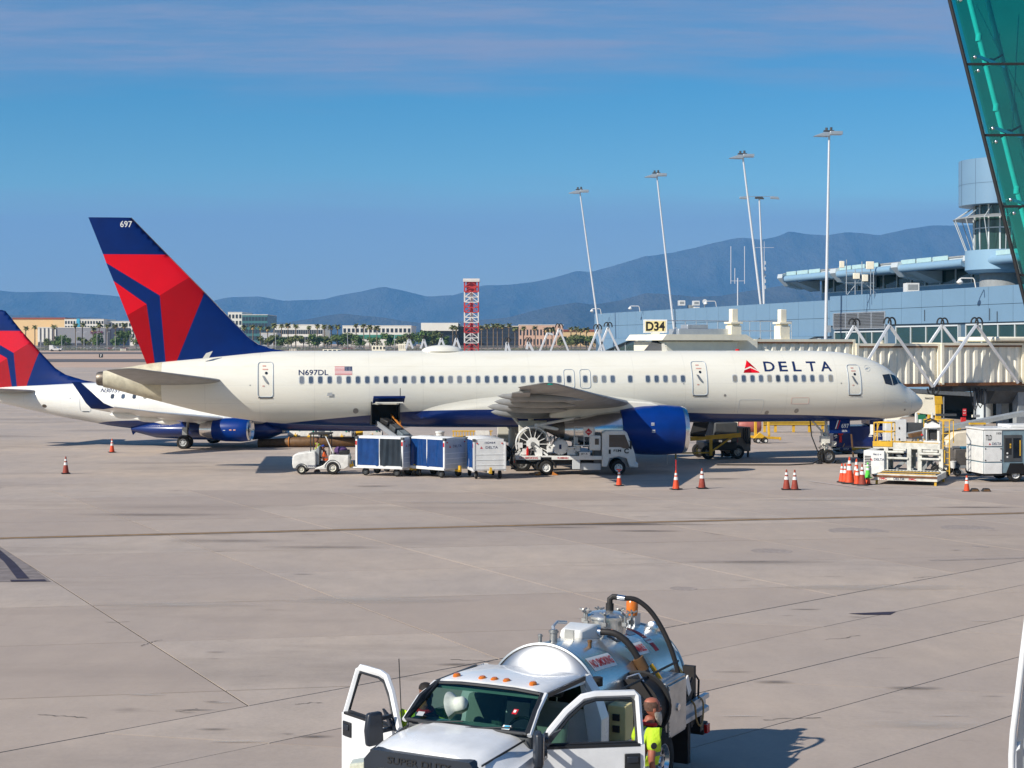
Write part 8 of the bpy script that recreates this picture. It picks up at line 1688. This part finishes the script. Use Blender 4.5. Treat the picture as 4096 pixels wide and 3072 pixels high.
# manhole
MH = MB().lathe([(.265, .56), (.265, .80), (.30, .80), (.30, .83), (.285, .85), (.22, .885), (.1, .905), (.01, .91)], (-1.55, 0, 0), n=36).build('manhole', m_tank, TK2, smooth=35)
for k in range(7):
    a = 2*pi*k/7+.3; q = Vector((-1.55+.33*cos(a), .33*sin(a), .80)); b = MB().cyl(q-Vector((0, 0, .10)), q+Vector((0, 0, .09)), .016, n=6).box(q-Vector((0, 0, .05)), (.06, .06, .05))
    for j in range(4): b.bar(q+Vector((0, 0, .07)), q+Vector((.07*cos(j*pi/2+a), .07*sin(j*pi/2+a), .105)), .02, .02)
    b.build('clamp_knob', m_steel, MH)
MB().cyl((-1.55, .03, .9), (-1.55, .03, 1.0), .055, n=12).tube([(-1.55, .03, .98), (-1.55, .03, 1.06), (-1.56, .07, 1.09), (-1.57, .13, 1.09)], .04, 10).build('elbow', m_hose, MH); MB().cyl((-1.57, .12, 1.09), (-1.58, .24, 1.08), .038, n=12).build('coupling', m_chrome, MH)
MB().tube(cr([(-1.58, .22, 1.08), (-1.66, .38, 1.06), (-1.75, .58, .88), (-1.83, .78, .52), (-1.9, .90, .12), (-1.95, .95, -.25)]), .034, 12).build('overhead_hose', m_hose, TK2, smooth=60)
# filler hump, fittings, side hose and valve
MB().loft([[(-.62, -.22, .60), (-.62, .12, .62), (-.62, .10, .74), (-.62, -.18, .74)], [(-.95, -.28, .58), (-.95, .20, .60), (-.95, .17, .80), (-.95, -.22, .80)], [(-1.18, -.25, .58), (-1.18, .18, .60), (-1.18, .15, .77), (-1.18, -.2, .77)]]).build('filler_hump', m_whitep, TK2, bevel=.03)
for (x, y, r_, h_) in ((-.10, -.12, .025, .12), (-.28, -.02, .05, .16), (-.62, .33, .025, .1)): zb_ = sqrt(RT*RT-y*y)-.01; MB().cyl((x, y, zb_), (x, y, zb_+h_), r_, n=12).cyl((x, y, zb_+h_*.75), (x, y, zb_+h_*.9), r_*1.3, n=12).build('tank_fitting', m_steel if y < .3 else m_brown, TK2)
MB().box((-.45, .03, .70), (.02, .13, .13)).build('lug', m_steel, TK2); MB().tube([(-.55, -.2, .62), (-.65, -.3, .76), (-.85, -.33, .80), (-1.05, -.3, .78)], .022, 8).build('rail_tube', m_alu, TK2)
MB().tube(cr([(-1.02, .08, .70), (-1.06, .30, .69), (-1.12, .48, .56), (-1.18, .60, .36)]), .044, 12).build('side_hose', m_hose, TK2, smooth=60); MB().cyl((-1.02, .15, .70), (-1.03, .22, .70), .06, n=14).build('hose_clamp', m_chrome, TK2); MB().tube([(-1.045, .25, .735), (-1.10, .42, .65), (-1.15, .54, .50)], .016, 6).build('hose_stripe', mat('hose_orange', (.55, .18, .10), .6, var=.1), TK2)
MB().cyl((-1.17, .585, .39), (-1.22, .66, .24), .075, n=14).build('valve_body', m_brown, TK2)
vb = MB()
for k in range(4): q = Vector((-1.22-.012*k, .66+.02*k, .24-.05*k)); vb.bar(q+Vector((-.13, -.05, .03)), q+Vector((.13, .05, -.02)), .02)
vb.cyl((-1.22, .66, .24), (-1.27, .73, .06), .06, n=12).build('cam_coupling', m_dgrey, TK2); MB().bar((-1.30, .72, .30), (-1.46, .86, .02), .03, .05).build('valve_lever', m_yellow, TK2); MB().cyl((-1.27, .73, .06), (-1.32, .76, -.12), .045, n=12).build('outlet', m_brown, TK2)
# tank writing: plates bent onto the barrel side, seen from the left
def plate(x0, x1, a, h_, m, body=None, mt=None, inset=.06):
    fn = tx(a, RT, .004); n = 8; vs = []
    for k in range(n+1):
        for j in (0, 1): vs.append(fn(x0+(x1-x0)*j, -h_*k/n))
    q = MB().add(vs, [(2*k, 2*k+1, 2*k+3, 2*k+2) for k in range(n)]).build('plate', m, TK2, smooth=80)
    if body:
        fn2 = tx(a, RT, .008); w = x1-x0-2*inset; hh = h_-.08
        t_ = text(body, w, hh, mt, q, None, bold=.03, fn=lambda x, z: fn2(x0+inset+x, -.04-z), cut=5)
    return q
a0 = radians(52)
plate(.16, .86, a0, .20, m_txwhite, 'NO SMOKING', m_txred, .03); plate(1.50, 2.02, a0-.05, .20, m_txwhite, 'FLAMMABLE', m_txred, .03); plate(1.42, 1.84, a0-.42, .17, m_dgrey, 'JET A', m_txwhite, .05)
plate(1.86, 2.20, a0-.72, .12, m_txwhite, 'DANGER', m_txred, .04); plate(1.98, 2.22, a0-.50, .14, m_txwhite); plate(2.24, 2.36, a0-.05, .75, m_txred); plate(2.20, 2.40, a0-.22, .1, m_txwhite, 'FIRE', m_txred, .02)
dm = tx(a0+.5, RT, .01)
for (pts, m) in (([(2.72, .16), (2.56, 0), (2.72, 0), (2.80, .08)], m_txred), ([(2.72, .16), (2.88, 0), (2.72, -.0)], m_txred), ([(2.56, 0), (2.72, -.16), (2.72, 0)], m_cyan), ([(2.88, 0), (2.72, 0), (2.72, -.16)], m_yellow)): MB().add([dm(*p) for p in (pts[0], pts[1], pts[2])], [(0, 1, 2)]).build('hazard_diamond', m, TK2, smooth=0)
BEA = MB().cyl((-2.45, .06, .60), (-2.45, .06, .78), .05, n=12).bx(-2.62, -2.42, -.02, .12, .62, .80).build('beacon_bracket', m_alu, TK2); MB().lathe([(.075, .78), (.08, .80), (.085, .96), (.07, .99), (.01, 1.0)], (-2.45, .06, 0), n=20).build('beacon_lens', m_amber, BEA, smooth=40)
MB().lathe([(.06, -2.86), (.10, -2.88), (.10, -2.98), (.08, -3.0)], (0, .30, .60), 'x', 16).build('rear_lamp', m_chrome, TK2)
for o_ in TK2.children:
    if o_.name.split('.')[0] in ('manhole', 'overhead_hose', 'filler_hump', 'lug', 'rail_tube', 'side_hose', 'hose_clamp', 'hose_stripe', 'valve_body', 'cam_coupling', 'valve_lever', 'outlet', 'beacon_bracket', 'rear_lamp'):
        o_.location.z += .13; o_.location.x += {'manhole': -.38, 'overhead_hose': -.38, 'beacon_bracket': -.2, 'filler_hump': -.22, 'rail_tube': -.2, 'rear_lamp': .1}.get(o_.name.split('.')[0], -.2); o_.location.y += .10 if o_.name.split('.')[0] in ('side_hose', 'hose_stripe', 'valve_body', 'cam_coupling', 'valve_lever', 'outlet') else 0.
# frame, catwalk, cabinets and bed
MB().bx(-5.0, -1.9, -.45, .45, .50, .66).build('chassis', m_black, TT); MB().bx(-4.98, -1.95, -1.02, 1.02, .66, .76).build('bed', m_alp, TT, bevel=.01)
MB().bx(-3.5, -1.95, .80, .84, .98, 1.22).build('catwalk_panel', m_alp, TT)
for k in range(6): MB().bx(-3.5, -1.95, .84, .852, 1.0+k*.036, 1.012+k*.036).build('tread_rib', m_steel, TT)
MB().bx(-1.98, -1.95, -.9, .9, .9, 1.3).build('headboard', m_alp, TT)
for s_ in (-1, 1):
    MB().loft([[(x, s_*1.0, .70), (x, s_*1.07, .70), (x, s_*1.07, .76), (x, s_*1.02, .78), (x, s_*1.02, .86), (x, s_*1.07, .88), (x, s_*1.07, .94), (x, s_*1.0, .94)] for x in (-5.05, -1.95)]).build('side_rail', m_alu, TT, smooth=20)
CBX = MB().bx(-4.05, -3.35, .62, 1.10, .66, 1.40).build('steel_cabinet', m_alp, TT, bevel=.012); MB().bx(-4.01, -3.39, 1.10, 1.125, .70, 1.36).build('cabinet_door', m_dgrey if False else m_alp, CBX, bevel=.006); MB().lathe([(.05, 0), (.05, .02), (.03, .025)], (-3.7, 1.125, 1.03), 'y', 16).build('latch', m_chrome, CBX)
for k in range(12): MB().cyl((-3.40, 1.13, .73+k*.053), (-3.40, 1.12, .73+k*.053), .008, n=5).build('rivet', m_steel, CBX)
HRL = MB().lathe([(.20, -.13), (.36, -.13), (.36, .13), (.20, .13)], (-2.95, .86, 1.18), 'x', 30, cap=False).build('hose_coil', m_hose, TT, smooth=30); MB().lathe([(.40, -.15), (.42, -.13), (.40, -.11), (.34, -.12)], (-2.95, .86, 1.18), 'x', 30, cap=False).build('reel_flange', m_black, HRL); MB().tube([(-2.85, .72, 1.35), (-2.85, .78, 1.55), (-2.86, .92, 1.60), (-2.87, .98, 1.50)], .02, 8).tube([(-2.8, .70, 1.05), (-2.78, .85, 1.08), (-2.8, .95, 1.2)], .022, 8).build('handle_tube', m_chrome, HRL)
MB().bx(-2.35, -2.10, .82, 1.06, .92, 1.36).build('meter_box', mat('pale_yellow_box', (.66, .56, .26), .5, var=.15), TT, bevel=.01)
for z in (1.22, 1.08): MB().box((-2.09, .94, z), (.02, .09, .08)).build('meter_switch', m_black, TT)
MB().prism([(-2.6, .9), (-2.46, 1.46), (-2.44, 1.46), (-2.44, .9)], 'y', .80, 1.03).build('meter_bracket', m_alp, TT); MB().bx(-2.75, -2.25, .74, 1.0, .90, 1.02).build('pump_base', m_black, TT); MB().lathe([(.07, 1.02), (.07, 1.10), (.05, 1.12)], (-2.48, .9, 0), n=14).build('pump_cap', m_chrome, TT); text('HAZMAT', .22, .04, m_txwhite, TT, (-2.28, 1.003, .95), (0, 0, pi))
MB().cyl((-2.0, 1.0, 1.56), (-4.3, .9, 1.50), .016, n=6).build('grounding_rod', m_black, TT); MB().cyl((-2.02, .72, 1.60), (-2.02, .72, 1.70), .07, n=14).build('breather_cap', m_hose, TT)
# reel and clutter at the rear of the bed
RLB = MB().lathe([(.06, -.2), (.28, -.2), (.28, -.18), (.15, -.17), (.15, .17), (.28, .18), (.28, .2), (.06, .2)], (-4.85, .55, 1.22), 'y', 26).build('rear_reel', m_alp, TT, smooth=30); MB().bx(-5.1, -4.6, .2, .9, .92, 1.06).bar((-5.15, .9, .95), (-5.15, .9, 1.52), .08, .16).bar((-4.75, .98, 1.0), (-5.05, .98, 1.35), .05, .16).build('reel_motor', m_hose, RLB); MB().box((-4.82, 1.0, 1.32), (.12, .02, .26), Matrix.Rotation(.5, 3, 'Y')).build('reel_plate', m_whitep, RLB); MB().tube([(-5.15, .95, 1.45), (-5.3, .98, 1.3), (-5.28, .98, 1.1), (-5.15, .95, 1.0)], .015, 6).build('reel_cable', m_black, RLB)
MB().tube(cr([(-4.42, 1.04, .955), (-4.40, 1.10, .90), (-4.44, 1.11, .70), (-4.55, 1.12, .60), (-4.68, 1.11, .66), (-4.72, 1.10, .88), (-4.70, 1.04, .955)]), .014, 6).build('rope', mat('jute_rope', (.38, .24, .10), .9, var=.3, scale=30), TT)
RLB.location = (.42, 0, -.16)
MB().bx(-5.25, -5.06, -.9, .98, .34, .50).build('rear_bumper', m_black, TT, bevel=.01); MB().bx(-5.22, -5.10, .98, 1.02, .36, .48).build('bumper_reflector', m_redl, TT); MB().bx(-4.9, -4.78, .9, 1.04, .46, .66).bar((-5.0, .95, .70), (-4.6, .95, .58), .05, .08).build('tail_lamp_bracket', m_trim, TT)
MB().bx(-4.5, -4.4, .6, 1.0, .1, .66).build('mudflap', m_hose, TT)
# men at the truck
bm_ = TT.matrix_basis @ Vector((-1.92, 1.52, 0)); bm_ = at(2582, 2807, 17.9); 
bp_ = Vector((bm_.x, bm_.y, g(bm_.y)))
pp_ = person('bald bearded man in a yellow hi-vis vest beside the tank truck cabinet', bp_, radians(18), m_hiv, m_navyc, m_skinr, 'stand', beard=True, bald=True, lean=.06, collar=m_redc, arms=((-.06, .29, .22), (.0, .27, -.04)), sub=2); pp_.scale = (.925,)*3
MB().lathe([(.038, -.004), (.042, 0), (.038, .004)], (-.03, -.335, 1.30), 'y', 14).build('shoulder_patch', m_trim, pp_)
wp_ = at(1692, 2760, 18.35); q = person('man in a yellow hi-vis vest bending behind the windscreen on the far side', Vector((wp_.x, wp_.y, g(wp_.y)-.02)), radians(-75), m_hiv, m_navyc, m_skin, 'stand', lean=.16, collar=m_redc, arms=((.12, .27, .25), (.32, .20, .22)), sub=2)
# white railing of a boarding stair cut by the right edge
RS = thing('white_stair_rail', 'white tubular stair rail cut by the bottom right edge', 'railing', at(4060, 3072, 17.0)); k_ = 17.0/FOC
r_ = lambda u, v, dy=0: Vector(((u-4060)*k_, dy, -(v-3072)*k_))
MB().tube([r_(4114, 2440), r_(4096, 2580), r_(4070, 2790), r_(4052, 2930), r_(4046, 3020), r_(4046, 3200)], .036, 10).build('handrail', m_tw2, RS, smooth=60); MB().tube([r_(4048, 2990), r_(4060, 3005), r_(4074, 2995), r_(4090, 2960, .1)], .02, 8).tube([r_(4060, 2930), r_(4062, 3200)], .018, 8).build('stay', m_tw2, RS)
MB().prism([(.02, -1.5), (.02, .1), (.16, 1.3), (.8, 1.3), (.8, -1.5)], 'y', .05, .07).build('side_panel', m_alu, RS, smooth=0)
for kk in range(5): MB().bx(.13+.05*kk, .145+.05*kk, -.02, 0, -1.5, 1.1).build('panel_rib', m_alu, RS)
